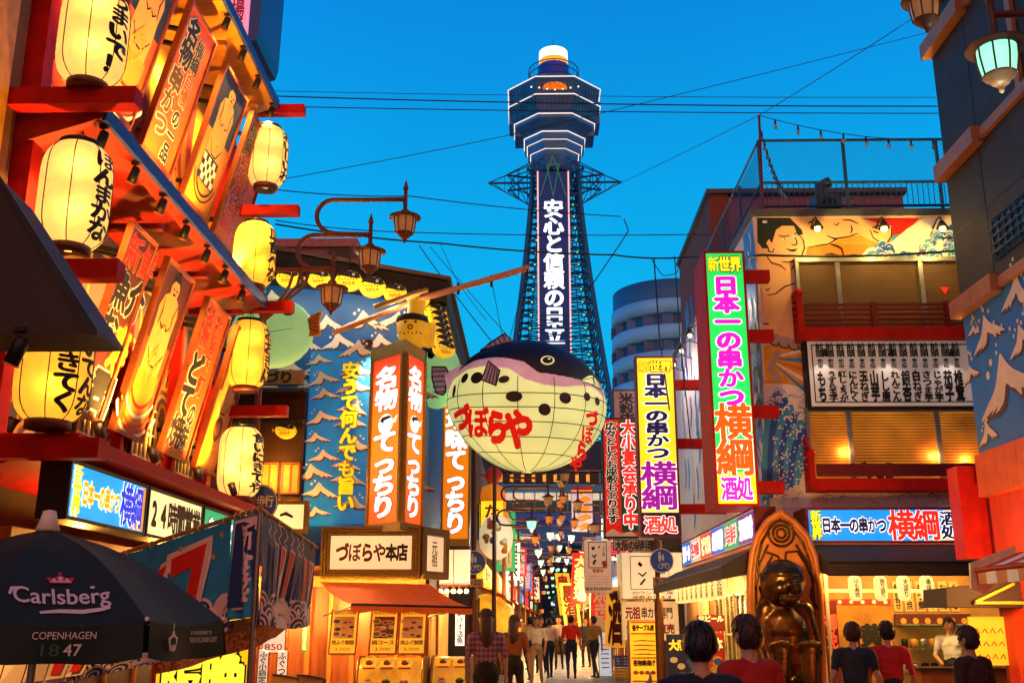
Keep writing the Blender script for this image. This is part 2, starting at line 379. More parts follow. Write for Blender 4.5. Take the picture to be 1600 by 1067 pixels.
# ---- leaning boards
ZB = {0: (7.85, 10.1), 1: (3.92, 6.24)}
ORG = mat('board_orange', 'c44a08', .55, var=.25, scale=2.5); ORY = mat('board_yellow', 'd08414', .55, var=.2, scale=2)
BRD = mat('board_brown', '551e08', .55, var=.3, scale=2); FRM = mat('board_frame_wood', '74300e', .5, var=.3, scale=4, stretch=(1, 1, 5))
SKIN = mat('painted_skin', 'd9985c', .6, var=.12); SKINP = mat('painted_skin_pale', 'd49a52', .6, var=.1)
NAVY = paint('1a2142'); WHT = mat('white_paint', 'e6dccb', .55, var=.1); REDP = paint('c4200f')
def board(row, y0, y1, label, art):
    z0, z1 = ZB[row]; L = math.hypot(.53, z1 - z0)
    F = Fr((-5.3, y0, z0), (0, 1, 0), (.53, 0, z1 - z0)); W = y1 - y0
    t = thing('sign_board', label, 'sign board', F.P(W / 2, 0, -.05), 'leaning sign boards on the left facade')
    b = MB(); ba = {'n': BRD, 'o': ORG, 'y': ORY}[art[0]]
    b.fbox(F, .05, W - .05, .05, L - .05, -.05, 0, ba); b.build('panel', t)
    b = MB(); b.fbox(F, 0, .045, 0, L, -.06, .03, FRM); b.fbox(F, W - .045, W, 0, L, -.06, .03, FRM)
    b.fbox(F, .05, W - .05, 0, .05, -.06, .028, FRM); b.fbox(F, .05, W - .05, L - .05, L, -.06, .028, FRM); b.build('frame', t)
    for bx, by, bz in ((.3, .3, .3), (W - .36, .3, .3), (W - .36, L - .36, .75), (.3, L - .36, .75)):
        b = MB(); b.fbox(F, bx, bx + .06, by, by + .06, -bz, -.05, BLACK); b.build('bracket', t)
    b = MB(); art[1](b, F, W, L); b.build('painting' if art[2] else 'lettering', t)
    return t
def sumo(apron, dark):
    def f(b, F, W, L):
        c = W / 2
        b.poly(F, [(.06, L * .55), (W - .06, L * .55), (W - .06, L - .06), (.06, L - .06)], .003, NAVY if dark else BRD)
        # bulky back view figure: legs, belly, shoulders, head with topknot
        body = [(c - .30, L * .36), (c - .33, L * .5), (c - .31, L * .62), (c - .34, L * .74), (c - .25, L * .81), (c - .1, L * .84), (c + .1, L * .84), (c + .25, L * .81), (c + .34, L * .74), (c + .31, L * .62), (c + .33, L * .5), (c + .30, L * .36)]
        b.poly(F, body, .006, SKINP); b.disc(F, c, L * .47, .31, L * .13, .008, SKINP, 28)
        b.disc(F, c, L * .875, .145, .17, .010, SKINP, 24)
        b.poly(F, [(c - .16, L * .88), (c - .13, L * .935), (c - .03, L * .95), (c - .05, L * .985), (c + .06, L * .985), (c + .04, L * .95), (c + .14, L * .93), (c + .16, L * .88), (c + .08, L * .915), (c - .08, L * .915)], .013, INK)
        for pts in ([(c - .25, L * .8), (c - .2, L * .72), (c - .24, L * .64)], [(c + .25, L * .8), (c + .19, L * .72), (c + .24, L * .64)], [(c - .17, L * .66), (c - .07, L * .63), (c, L * .66)], [(c + .02, L * .66), (c + .1, L * .63), (c + .19, L * .66)], [(c - .28, L * .5), (c - .1, L * .41), (c + .1, L * .41), (c + .28, L * .5)], [(c - .07, L * .87), (c - .03, L * .865)], [(c + .03, L * .865), (c + .08, L * .87)], [(c - .05, L * .84), (c + .05, L * .84)], [(c, L * .49), (c + .02, L * .48)]):
            b.line(F, pts, .032, .014, INK)
        if apron == 0:
            b.poly(F, [(c - .33, L * .06), (c + .33, L * .06), (c + .36, L * .37), (c - .36, L * .37)], .010, ORY)
            for q in range(4): b.ring(F, c, L * .36, .42 + q * .13, .47 + q * .13, .013 + q * .001, (REDP, WHT, ORG, WHT)[q], 215, 325)
            for sc_ in (.26, .14):
                b.line(F, [(c, L * .42 + sc_), (c + sc_ * .8, L * .42), (c, L * .42 - sc_), (c - sc_ * .8, L * .42), (c, L * .42 + sc_)], .05, .019, YL)
        elif apron == 1:
            b.poly(F, [(c - .35, L * .2), (c + .35, L * .2), (c + .33, L * .4), (c - .33, L * .4)], .010, NAVY)
            for i in range(6):
                for j in range(4):
                    if (i + j) % 2: b.fbox(F, c - .33 + i * .11, c - .22 + i * .11, L * .21 + j * .1, L * .21 + j * .1 + .1, .011, .015, WHT)
            b.ring(F, c, L * .3, .4, .44, .017, INK, 200, 340); b.ring(F, c, L * .3, .5, .53, .018, INK, 200, 340)
            b.poly(F, [(c - .33, .1), (c + .33, .1), (c + .35, L * .19), (c - .35, L * .19)], .010, ORY)
        else:
            b.poly(F, [(c - .33, .1), (c + .33, .1), (c + .35, L * .33), (c - .35, L * .33)], .010, ORY)
            b.ring(F, c, L * .3, .12, .2, .014, BRD); b.ring(F, c, L * .36, .45, .5, .013, YL, 215, 325)
    return f
def t_b1(b, F, W, L):
    b.text(F, '名物', .36, L * .78, .42, .74, INK, True, .05, .004, WHT, .1)
    b.text(F, '串かつ', .33, L * .37, .42, 1.05, mat('ink_olive', '5a3c06', .6), True, .05, .004, WHT, .1)
    b.text(F, '横綱', .72, L * .77, .26, .52, INK, True, .045, .004, WHT, .1); b.text(F, '自慢', .72, L * .535, .26, .5, ORG, True, .045, .004, WHT, .1); b.text(F, 'の一品', .72, L * .22, .26, .8, INK, True, .045, .004, WHT, .1)
def t_b3(b, F, W, L):
    b.text(F, '横綱', .3, L * .83, .3, .6, INK, True, .05, .004, WHT, .1); b.text(F, '大阪の', .72, L * .78, .26, .8, WHT, True, .04, .004, REDP, .1)
    b.text(F, 'ちゃんこ鍋', .34, L * .38, .44, 1.4, REDP, True, .06, .004, WHT, .11); b.text(F, '力がつくで', .74, L * .34, .24, 1.25, REDP, True, .04, .004, WHT, .1)
def t_l1(b, F, W, L):
    b.text(F, '新', .27, L * .87, .42, .42, REDP, True, .05, .004, YL, .1); b.text(F, '鮮', .74, L * .87, .42, .42, REDP, True, .05, .004, YL, .1)
    b.text(F, '魚', .27, L * .66, .44, .46, INK, True, .06, .004, WHT, .11); b.text(F, '介', .74, L * .66, .44, .46, INK, True, .06, .004, WHT, .11)
    b.text(F, 'お', .27, L * .45, .44, .5, INK, True, .06, .004, WHT, .11); b.text(F, '寿', .72, L * .38, .5, .62, YL, True, .06, .004, REDP, .11); b.text(F, '司', .62, L * .14, .62, .56, INK, True, .06, .004, WHT, .11)
def t_l3(b, F, W, L):
    b.text(F, '名物', .32, L * .83, .34, .6, REDP, True, .05, .004, YL, .1); b.text(F, '大阪下町', .74, L * .69, .28, 1.3, REDP, True, .045, .004, YL, .1)
    b.text(F, 'どて焼', .35, L * .36, .54, 1.45, INK, True, .065, .004, WHT, .11); b.text(F, 'の味', .76, L * .22, .3, .7, INK, True, .045, .004, WHT, .1)
def yq(px, py): return U(px, py, X=-5.3).y
board(0, 11.3, 12.4, 'big sumo wrestler board on the upper left facade, its top outside the photo', ('o', sumo(0, 1), 1))
board(0, yq(219, 228), yq(264, 279), 'orange leaning board lettered 名物串かつ in the upper row', ('o', t_b1, 0))
board(0, yq(284, 295), yq(322, 348), 'leaning wrestler picture board with checked apron in the upper row', ('y', sumo(1, 1), 1))
board(0, yq(334, 341), yq(368, 400), 'leaning board lettered ちゃんこ鍋 in red at the far end of the upper row', ('o', t_b3, 0))
board(1, yq(108, 634), yq(152, 658), 'brown leaning board lettered 新鮮魚介 at the near end of the lower row', ('n', t_l1, 0))
board(1, yq(174, 671), yq(221, 694), 'leaning wrestler picture board with yellow diamond crest in the lower row', ('o', sumo(0, 0), 1))
board(1, yq(249, 705), yq(289, 724), 'orange leaning board lettered どて焼 in the lower row', ('o', t_l3, 0))
board(1, yq(302, 731), yq(334, 744), 'leaning wrestler picture board with a ring crest, farthest of the lower row', ('y', sumo(2, 0), 1))

# ---- big paper lanterns
PAP = lamp_paper('lantern_paper', (1.0, .60, .07), .42, .8); PAPW = lamp_paper('lantern_paper_pale', (1.0, .74, .26), .42, .8)
HALF = .6
def lprof(t):   # radius at height t in -HALF..HALF
    q = min(1, abs(t) / HALF); return .36 * (1 - q ** 5) ** .5 * .98 + .0 if q < .93 else .36 * (1 - .93 ** 5) ** .5 * .98
def lantern(p, label, txt, paper, phi=-12, cols=1, e=.95, tall=1.0):
    c = Vector(p); t = thing('paper_lantern', label, 'lantern', (c.x, c.y, c.z - HALF), 'big paper lanterns on the left facade')
    b = MB(); N = 26
    b.lathe([(lprof(-.565 + 1.13 * i / N) * (1 + .006 * (i % 2)), -.565 + 1.13 * i / N) for i in range(N + 1)], paper, c, 40); b.build('paper_shade', t)
    b = MB()
    for k in range(8):
        a = k * pi / 4 + .3
        b.tube([c + Vector(((lprof(z) + .004) * cos(a), (lprof(z) + .004) * sin(a), z)) for z in [-.565 + 1.13 * i / 16 for i in range(17)]], .006, INK, 5, False)
    b.build('seam', t)
    r0 = lprof(.565)
    b = MB(); b.lathe([(.02, .6), (r0 + .015, .6), (r0 + .02, .55), (r0 - .02, .55)], BLACK, c, 28)
    b.tube([c + Vector((0, 0, .6)), c + Vector((.01, 0, .74))], .008, BLACK, 6)
    b.tube([c + Vector((-.1, 0, .6)), c + Vector((0, 0, .74)), c + Vector((.1, 0, .6))], .006, BLACK, 5); b.build('cap', t)
    b = MB(); b.lathe([(r0 - .03, -.55), (r0 + .02, -.55), (r0 + .02, -.63), (r0 - .02, -.64), (.04, -.6)], mat('dark_red_wood', '5c1a0c', .5), c, 28); b.build('base_ring', t)
    b = MB()
    def P(a, bb, cc):
        ph = R(phi) + a / .36; r = lprof(max(-.56, min(.56, bb))) + cc; return c + Vector((r * cos(ph), r * sin(ph), bb))
    W = Bend(P)
    for i, s_ in enumerate(txt): b.text(W, s_, .0 + (len(txt) - 1) * .13 - i * .26, -.02, .25 if len(txt) > 1 else .30, .95, INK, True, .06, .006, cuts=.14, shear=.2, fill=1.12)
    b.build('lettering', t)
    light('POINT', c + Vector((.1, -.23, .22)), e, (1, .62, .2), t, .03); light('POINT', c + Vector((.1, -.23, -.25)), e, (1, .62, .2), t, .03)
    return t
lantern((-4.7, 9.85, 7.66), 'pale lantern at the near end of the left facade, topmost in the photo', ['うまいで！'], PAPW, -20)
lantern((-4.7, 9.85, 5.82), 'lantern at the near end of the left facade, second from the top', ['ほんまかな'], PAPW, -14)
lantern((-4.7, 9.85, 4.02), 'yellow lantern at the near end of the left facade under the dark canopy', ['らいてんな', 'ようきてく'], PAP, -24)
lantern((-4.7, 17.0, 9.62), 'pale lantern at the far end of the left facade, topmost against the sky', ['おいしいわ'], PAPW, -4)
lantern((-4.7, 16.6, 7.62), 'yellow lantern at the far end beside the upper blue rail', ['皿食べな'], PAP, -10)
lantern((-4.7, 16.6, 5.86), 'yellow lantern at the far end in front of the green fish sign', ['おおきに'], PAP, -4)
lantern((-4.7, 16.6, 4.06), 'pale lantern at the far end, lowest above the red ledge', ['食いにきてや'], PAPW, -20)

# ---- spot lamps on the rails and ledges
def spot(p, aim, label, group, power=45, up=False):
    p = Vector(p); t = thing('spotlight', label, 'spotlight', p, group)
    d = (Vector(aim) - p).normalized()
    b = MB(); h = p + Vector((0, 0, .14 if up else -.14)); b.tube([p, p + (h - p) * .6, h], .012, BLACK, 6)
    b.tube([p - Vector((.04, 0, 0)), p + Vector((.04, 0, 0))], .025, BLACK, 8); b.build('stem', t)
    b = MB(); b.tube([h - d * .09, h - d * .07, h + d * .1, h + d * .1001, h + d * .06], [.03, .052, .056, .046, .04], BLACK, 14)
    b.tube([h + d * .1, h + d * .115], [.056, .062], mat('lamp_rim', 'b9662a', .4, metal=.5), 14, False); b.build('housing', t)
    b = MB(); b.tube([h + d * .07, h + d * .075], .044, glow('ffd890', 3, var=0), 14); b.build('lens', t)
    light('SPOT', h + d * .12, power * 4.6, (1, .5, .08), t, .03, aim, 105, .9)
    return t
def cable(b, p): pass
for i, q in enumerate([(354, 30), (379, 82), (402, 128), (424, 172)]):
    p = U(*q, X=-4.63); spot((p.x, p.y, 10.57), (-5.1, p.y + .1, 9.0), '%s black spotlight from the left under the top blue rail' % ORD[i], 'spotlights under the top rail', 60)
for i, q in enumerate([(163, 192), (212, 250), (255, 298), (291, 342), (324, 380), (352, 413), (379, 444)]):
    p = U(*q, X=-4.63); spot((p.x, p.y, 6.78), (-5.1, p.y + .1, 5.3), '%s black spotlight from the left under the middle blue rail' % ORD[i], 'spotlights under the middle rail', 50)
for i, q in enumerate([(204, 215), (279, 305), (330, 372), (386, 432)]):
    p = U(*q, X=-4.75); spot((p.x, p.y, 6.93), (-5.2, p.y + .1, 8.6), '%s upward spotlight from the left above the middle blue rail' % ORD[i], 'uplights above the middle rail', 80, True)
for i, q in enumerate([(154, 690), (238, 735), (309, 765), (363, 785)]):
    p = U(*q, X=-4.62); spot((p.x, p.y, 3.4), (-5.2, p.y + .05, 4.9), '%s upward spotlight from the left on the red ledge' % ORD[i], 'uplights on the red ledge', 95, True)

# ---- lit signs over the left shop front
def lightbox(name, label, F, w_, h_, d_, face, edge, draw, e=1.0, group=None, cat='sign', fr=.04):
    t = thing(name, label, cat, F.P(w_ / 2, 0, -d_ / 2), group)
    b = MB(); b.fbox(F, 0, w_, 0, h_, -d_, -.02, edge)
    for a in ((0, w_, 0, fr), (0, w_, h_ - fr, h_)): b.fbox(F, a[0], a[1], a[2], a[3], -.018, .012, edge)
    for a in ((0, fr), (w_ - fr, w_)): b.fbox(F, a[0], a[1], fr, h_ - fr, -.018, .012, edge)
    b.build('casing', t)
    b = MB(); b.fbox(F, fr, w_ - fr, fr, h_ - fr, -.019, -.002, face); b.build('lit_panel', t)
    b = MB(); draw(b, F, w_, h_); b.build('lettering', t)
    return t
SB = mat('black_casing', '120d0a', .5)
F = east((-4.6, 10.22, 2.56))
def d_blue(b, F, w_, h_):
    b.poly(F, [(w_ - .45, .05), (w_ - .05, .05), (w_ - .05, h_ - .05), (w_ - .2, h_ - .05)], .001, glow('f0a010', .9))
    for i in range(3): b.text(F, '新世界'[i], .2, h_ * (.78 - .27 * i), .19, .2, glow('ffe000', 1), True, .05, .004, glow('fff8e0', 1.1), .1)
    b.text(F, '日本一の串かつ', .83, .3, 1.0, .24, glow('ffb000', 1), False, .05, .004, glow('fff8e0', 1.1), .11)
    b.text(F, '横綱', 1.68, .3, .66, .46, glow('1433d0', 1), False, .06, .004, glow('ffffff', 1.1), .1)
lightbox('shop_sign', 'sky blue backlit sign lettered 日本一の串かつ above the left shop', F, 2.15, .6, .3, glow('08a8f0', 1.0), SB, d_blue, group='lit signs over the left shop')
def d_24(b, F, w_, h_): b.text(F, '24時間営業', w_ / 2, h_ / 2, w_ * .93, h_ * .62, mat('sign_brown_ink', '3a1403', .6), False, .055, .004)
lightbox('shop_sign', 'cream backlit sign lettered 24時間営業 beside the blue sign on the left', east((-4.6, 12.42, 2.56)), 2.1, .6, .3, glow('ffeaa0', 1.1), SB, d_24, group='lit signs over the left shop')
def d_gr(b, F, w_, h_): b.text(F, '串かつどて焼', w_ / 2, h_ / 2, w_ * .8, .3, glow('ffffff', 1.1), False, .05, .004, paint('0a5a30'), .1)
lightbox('shop_sign', 'green backlit sign at the far end of the left sign row', east((-4.6, 14.58, 2.56)), 2.3, .6, .3, glow('18b070', .9), SB, d_gr, group='lit signs over the left shop')
# ---- neighbour's dark canopy with a lamp
t = thing('canopy', 'dark brown triangular canopy jutting in from the left edge', 'canopy', (-4.2, 7.5, 3.45))
CB = mat('canopy_metal', '2a1a10', .6, var=.35, scale=2, stretch=(1, 1, 4), bump=.1); q0 = U(150, 521, Y=7); q1 = U(0, 285, Y=7)
FF = Fr((0, 7.0, 0), (1, 0, 0), (0, 0, 1)); b = MB()
b.prism(FF, [(q0.x, q0.z), (q0.x, q0.z + .03), (q1.x, q1.z), (q1.x - .8, q1.z + .75), (-5.5, q1.z + 1.1), (-5.5, q0.z)], -.5, 0, CB); b.build('hood', t)
b = MB(); b.prism(FF, [(q0.x + .02, q0.z - .02), (q0.x + .02, q0.z + .02), (q1.x, q1.z + .05), (q1.x - .02, q1.z + .02), (q0.x - .03, q0.z - .02)], .002, .03, BLACK); b.build('trim', t)
t2 = spot((U(30, 528, Y=6.9).x, 6.9, q0.z), (-4.3, 7.2, 2.0), 'black spotlight under the dark canopy at the left edge', None, 40)
# ---- pink upright sign and blue box building beyond the left eave
t = thing('upright_sign', 'pink lit upright sign high above the left eave', 'sign', U(375, 60, Y=21)); F = front(U(355, 62, Y=21)); b = MB()
b.fbox(F, 0, .38, 0, 1.6, -.3, 0, glow('ff8fa8', .8)); b.build('lit_panel', t); b = MB(); b.text(F, '酒場通', .19, .8, .3, 1.4, paint('c01850'), True, .05); b.build('lettering', t)
t = thing('tower_block', 'dark blue corner of a block behind the pink sign', 'building', U(398, 60, Y=34)); F = front(U(385, 66, Y=34)); b = MB()
b.prism(F, [(-3, 0), (0, 0), (.35, .1), (.45, .5), (.5, 4), (-3, 4)], -3, 0, mat('blue_panel', '1d4f8f', .4)); b.build('wall', t); b = MB(); b.fbox(F, -2.5, -.3, .6, 1.5, 0, .02, glass_mat()); b.build('window', t)
# ============================================================ street lamp posts with nested scroll arms
LMP = mat('lamp_brown', '6b3a22', .5, metal=.3, var=.2)
GLASSW = mat('lamp_glass_faint_glow', 'c98d5c', .25, var=.15, emit=.16, ecol='e09a55')  # lamp is off; a faint warm glow is put into the glass
GLASSG = mat('lamp_glass_lit', 'd8fff0', .3, var=.1, emit=1.4, ecol='8af5c4')
def lamp_head(t, c, s=1.0, lit=False, lo=False):
    c = Vector(c)     # c = centre of the rim disc
    n = 10 if lo else 24
    b = MB(); b.lathe([(.001, .62 * s), (.03 * s, .52 * s), (.045 * s, .45 * s), (.03 * s, .44 * s), (.032 * s, .12 * s), (.07 * s, .09 * s), (.06 * s, .06 * s), (.10 * s, .035 * s), (.245 * s, -.005 * s), (.25 * s, -.02 * s), (.13 * s, -.03 * s)], LMP, c, n)
    b.lathe([(.135 * s, -.27 * s), (.13 * s, -.29 * s), (.08 * s, -.32 * s), (.075 * s, -.345 * s), (.045 * s, -.36 * s), (.02 * s, -.4 * s), (.022 * s, -.42 * s), (.001, -.44 * s)], LMP, c, n)
    for k in range(0 if lo else 8):
        a = k * pi / 4 + .2
        b.tube([c + Vector((r * cos(a), r * sin(a), z)) for r, z in ((.165 * s, -.03 * s), (.162 * s, -.12 * s), (.15 * s, -.2 * s), (.136 * s, -.28 * s))], .009 * s, LMP, 5)
    h = b.build('lamp_head', t)
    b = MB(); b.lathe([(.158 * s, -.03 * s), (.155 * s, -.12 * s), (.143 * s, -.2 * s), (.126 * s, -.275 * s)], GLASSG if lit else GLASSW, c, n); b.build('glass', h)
    if lit: light('POINT', c - Vector((0, 0, .6 * s)), 18 * s, (.6, 1, .85), t, .08)
    return h
def scroll(x0, y0, x1, y1, r, sgn, Y, px=True):
    # bar with a U turn, in photo-plane points at depth Y
    pts = [(x1, y1), (x0 + 30 * sgn, y1)]
    return pts
LP = thing('street_lamp', 'brown street lamp on the left with three scroll arms', 'street lamp', (U(405, 600, Y=17.7).x, 17.7, 0), 'street lamps with scroll arms')
PX = U(405, 600, Y=17.7).x
b = MB(); b.tube([(PX, 17.7, 0), (PX, 17.7, 1), (PX, 17.7, 7.2)], [.085, .07, .055], LMP, 14); b.build('pole', LP)
def pxs(L): return [U(x, y, Y=17.7) for x, y in L]
def arc(cx, cy, rx, ry, a0, a1, n=10): return [(cx + rx * cos(R(a0 + (a1 - a0) * i / n)), cy - ry * sin(R(a0 + (a1 - a0) * i / n))) for i in range(n + 1)]
b = MB(); b.tube(pxs([(632, 311), (580, 312), (530, 312)] + arc(522, 338, 27, 26, 95, 265) + [(530, 365), (576, 366)]), .043, LMP, 10); b.build('arm', LP)
b = MB(); b.tube(pxs([(576, 367), (530, 367), (500, 367)] + arc(492, 393, 27, 26, 95, 265) + [(500, 419), (518, 419)]), .043, LMP, 10); b.build('arm', LP)
b = MB(); b.tube(pxs([(518, 420), (470, 421), (425, 421), (405, 424)]), .043, LMP, 10); b.build('arm', LP)
for k in range(3):
    b = MB(); b.tube(pxs([(459 + k * 12, 424), (452 + k * 12, 446), (437 + k * 6, 468), (418, 484 + k * 6), (405, 492 + k * 6)]), .03, LMP, 8); b.build('brace', LP)
for x_, y_ in ((633, 338), (578, 391), (519, 449)): lamp_head(LP, U(x_, y_, Y=17.7), 1.19)
b = MB(); b.tube([U(632, 311, Y=17.7), U(633, 338, Y=17.7)], .03, LMP); b.build('stem', LP)
RP = thing('street_lamp', 'street lamp on the right edge with a lit green glass head', 'street lamp', (5.35, 8.3, 0), 'street lamps with scroll arms')
b = MB(); b.tube([(5.35, 8.3, 0), (5.35, 8.3, 7.4)], [.085, .06], LMP, 14); b.build('pole', RP)
c1 = U(1556, 72, Y=8.3); c2 = U(1443, -2, Y=8.3)
b = MB(); b.tube([(5.35, 8.3, c1.z + .32), (c1.x, 8.3, c1.z + .32)], .034, LMP, 10); b.build('arm', RP)
b = MB(); b.tube([(5.35, 8.3, c2.z + .5), (c2.x, 8.3, c2.z + .5)], .034, LMP, 10); b.build('arm', RP)
lamp_head(RP, c1, 1.06, True); lamp_head(RP, c2, .8)

# ============================================================ beer garden umbrella
GRN = mat('dark_green_canvas', '0a231c', .75, var=.25, scale=4, bump=.15)
UC = Vector((-3.07, 6.6, 2.16)); UR = 1.12; UZ = 1.6
t = thing('patio_umbrella', 'dark green patio umbrella with crown emblem in the lower left', 'umbrella', (UC.x, UC.y, 0))
vt = [Vector((UC.x + UR * cos(R(-35 + 45 * k)), UC.y + UR * sin(R(-35 + 45 * k)), UZ)) for k in range(8)]
b = MB(); N = 6
for k in range(8):
    A, B2 = vt[k], vt[(k + 1) % 8]; rows = []
    for i in range(N + 1):
        f = i / N; row = []
        for j in range(5):
            g = j / 4; p = UC.lerp(A.lerp(B2, g), f); sag = .05 * f * (1 - f) * 4 * .25 + .035 * f * sin(pi * g)
            row.append(p + Vector((0, 0, .10 * sin(pi * f) - sag)))
        rows.append(row)
    vs = [p for r_ in rows for p in r_]
    b.add(vs, [(i * 5 + j, (i + 1) * 5 + j, (i + 1) * 5 + j + 1, i * 5 + j + 1) for i in range(N) for j in range(4)], GRN, True)
b.build('canopy', t)
for k in range(8):      # hanging flaps
    A, B2 = vt[k], vt[(k + 1) % 8]; o_ = ((A + B2) / 2 - Vector((UC.x, UC.y, UZ))).normalized()
    vs = []
    for i in range(4):
        for j in range(7):
            g = .02 + .96 * j / 6; p = A.lerp(B2, g); p.z += -.035 * sin(pi * g) - .2 * i / 3 * (1 + .05 * sin(g * 9 + k)); vs.append(p + o_ * (.01 + .012 * i * sin(g * 7 + k)))
    b = MB(); b.add(vs, [(i * 7 + j, (i + 1) * 7 + j, (i + 1) * 7 + j + 1, i * 7 + j + 1) for i in range(3) for j in range(6)], GRN, True); b.build('flap', t)
for k in range(8):
    b = MB(); b.tube([UC - Vector((0, 0, .12)), vt[k] - Vector((0, 0, .02))], .012, BLACK, 6); b.ball(vt[k] + Vector((0, 0, .005)), .014, WHT, 8); b.build('rib', t)
b = MB(); b.tube([(UC.x, UC.y, 0), (UC.x, UC.y, UC.z)], .024, mat('grey_steel', '8a8580', .35, metal=.8), 12); b.build('pole', t)
b = MB(); b.lathe([(.001, .12), (.04, .11), (.05, .06), (.075, -.01), (.05, -.02)], WHT, UC + Vector((0, 0, .0)), 16); b.build('top_cap', t)
b = MB(); b.lathe([(.001, .1), (.05, .1), (.28, .06), (.3, 0), (.001, 0)], BLACK, (UC.x, UC.y, 0), 20); b.build('base', t)
# emblem and lettering, printed on the front panel
A, B2 = vt[7], vt[0]; mid = (A + B2) / 2; uu = (B2 - A).normalized(); vv = (UC - mid).normalized(); FP = Fr(mid + vv * .0, uu, vv)
sl = (UC - mid).length
def PU(a, bb, c):
    f = 1 - bb / sl; g = .5 + a / max(.05, ((B2 - A).length * f)); p = UC.lerp(A.lerp(B2, g), f); sag = .05 * f * (1 - f) + .035 * f * sin(pi * g)
    return p + Vector((0, 0, .10 * sin(pi * f) - sag)) + FP.n * (c + .006)
WU = Bend(PU); PW = paint('d9cfd0'); PR = paint('c8142c')
b = MB(); b.word(WU, 'Carlsberg', .0, .19, .50, .155, PW, .035, .004, .12)
b.line(WU, [(-.12, .085), (-.02, .1), (.1, .092), (.2, .102), (.245, .11)], .03, .004, PW); b.line(WU, [(-.27, .2), (-.255, .25), (-.2, .265)], .022, .0045, PW)
b.poly(WU, [(.15, .275), (.165, .262), (.18, .275), (.172, .29), (.165, .282), (.158, .29)], .004, PW)
cx, cy = .0, .315
b.poly(WU, [(cx - .055, cy), (cx + .055, cy), (cx + .075, cy + .055), (cx + .035, cy + .045), (cx + .0, cy + .085), (cx - .035, cy + .045), (cx - .075, cy + .055)], .004, PR)
b.disc(WU, cx, cy + .09, .012, .012, .006, PR, 10)
b.line(WU, [(cx - .055, cy + .012), (cx + .055, cy + .012)], .012, .008, PW); b.disc(WU, cx, cy + .04, .013, .018, .008, PW, 10)
for q in (-.035, .035): b.disc(WU, cx + q, cy + .03, .009, .012, .008, PW, 8)
b.build('emblem', t)
on = (mid - Vector((UC.x, UC.y, UZ))).normalized(); FV = Fr(mid + on * .045 - Vector((0, 0, .2)), uu, (0, 0, 1))
b = MB(); b.word(FV, 'COPENHAGEN', .0, .12, .32, .038, PW, .0, .004); b.word(FV, '18', -.065, .045, .09, .06, paint('1c5a40'), .0, .004); b.word(FV, '47', .045, .045, .09, .06, PW, .01, .004); b.build('lettering', t)
A, B2 = vt[0], vt[1]; mid = (A + B2) / 2; uu = (B2 - A).normalized(); on = (mid - Vector((UC.x, UC.y, UZ))).normalized(); FV = Fr(mid + on * .045 - Vector((0, 0, .2)), uu, (0, 0, 1))
b = MB(); b.word(FV, 'BY APPOINTMENT TO', .09, .125, .24, .022, PW, 0, .004); b.word(FV, 'THE ROYAL DANISH COURT', .12, .085, .32, .03, PW, 0, .004)
b.poly(FV, [(-.25, .03), (-.19, .03), (-.17, .1), (-.2, .115), (-.22, .15), (-.24, .115), (-.27, .1)], .004, PW); b.poly(FV, [(-.24, .055), (-.20, .055), (-.19, .09), (-.22, .11), (-.25, .09)], .008, GRN); b.ring(FV, -.22, .045, .012, .02, .01, PW, n=12); b.line(FV, [(-.22, .15), (-.22, .18)], .01, .004, PW); b.build('lettering', t)

# ============================================================ fishing banners on bamboo rails behind the umbrella
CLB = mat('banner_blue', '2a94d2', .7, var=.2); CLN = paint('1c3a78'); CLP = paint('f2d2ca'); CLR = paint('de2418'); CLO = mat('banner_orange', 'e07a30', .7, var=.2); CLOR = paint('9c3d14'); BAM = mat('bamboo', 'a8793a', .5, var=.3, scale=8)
def cloth(name, label, c4, draw, base, nu=14, nv=8, fold=.04, group='printed banners on rails'):
    TL, TR, BL, BR = [Vector(p) for p in c4]; nrm = (TR - TL).cross(TL - BL).normalized(); W = (TR - TL).length; H = (TL - BL).length
    def P(a, bb, c):
        g = a / W; h = bb / H; p = BL.lerp(BR, g).lerp(TL.lerp(TR, g), h); return p + nrm * (c + fold * sin(g * 11 + h * 2) * (1.1 - h)) - Vector((0, 0, .03 * sin(pi * g) * (1 - h)))
    Wp = Bend(P); t = thing(name, label, 'banner', BL.lerp(BR, .5), group)
    vs = [P(W * i / nu, H * j / nv, 0) for j in range(nv + 1) for i in range(nu + 1)]
    b = MB(); b.add(vs, [(j * (nu + 1) + i, j * (nu + 1) + i + 1, (j + 1) * (nu + 1) + i + 1, (j + 1) * (nu + 1) + i) for j in range(nv) for i in range(nu)], base, True)
    b.build('cloth', t)
    b = MB(); draw(b, Wp, W, H); b.build('print', t)
    b = MB(); b.tube([TL + Vector((0, 0, .02)) - (TR - TL) * .03, TL.lerp(TR, .5) + Vector((0, 0, .025)), TR + Vector((0, 0, .02)) + (TR - TL) * .02], .02, BAM, 8); b.build('rail', t)
    for i in range(5):
        b = MB(); q = TL.lerp(TR, .06 + i * .22); b.tube([q + Vector((0, 0, .045)), q + nrm * .025 + Vector((0, 0, .02)), q - Vector((0, 0, .02)), q - nrm * .025 + Vector((0, 0, .02)), q + Vector((0, 0, .045))], .006, WHT, 5); b.build('tie', t)
    return t
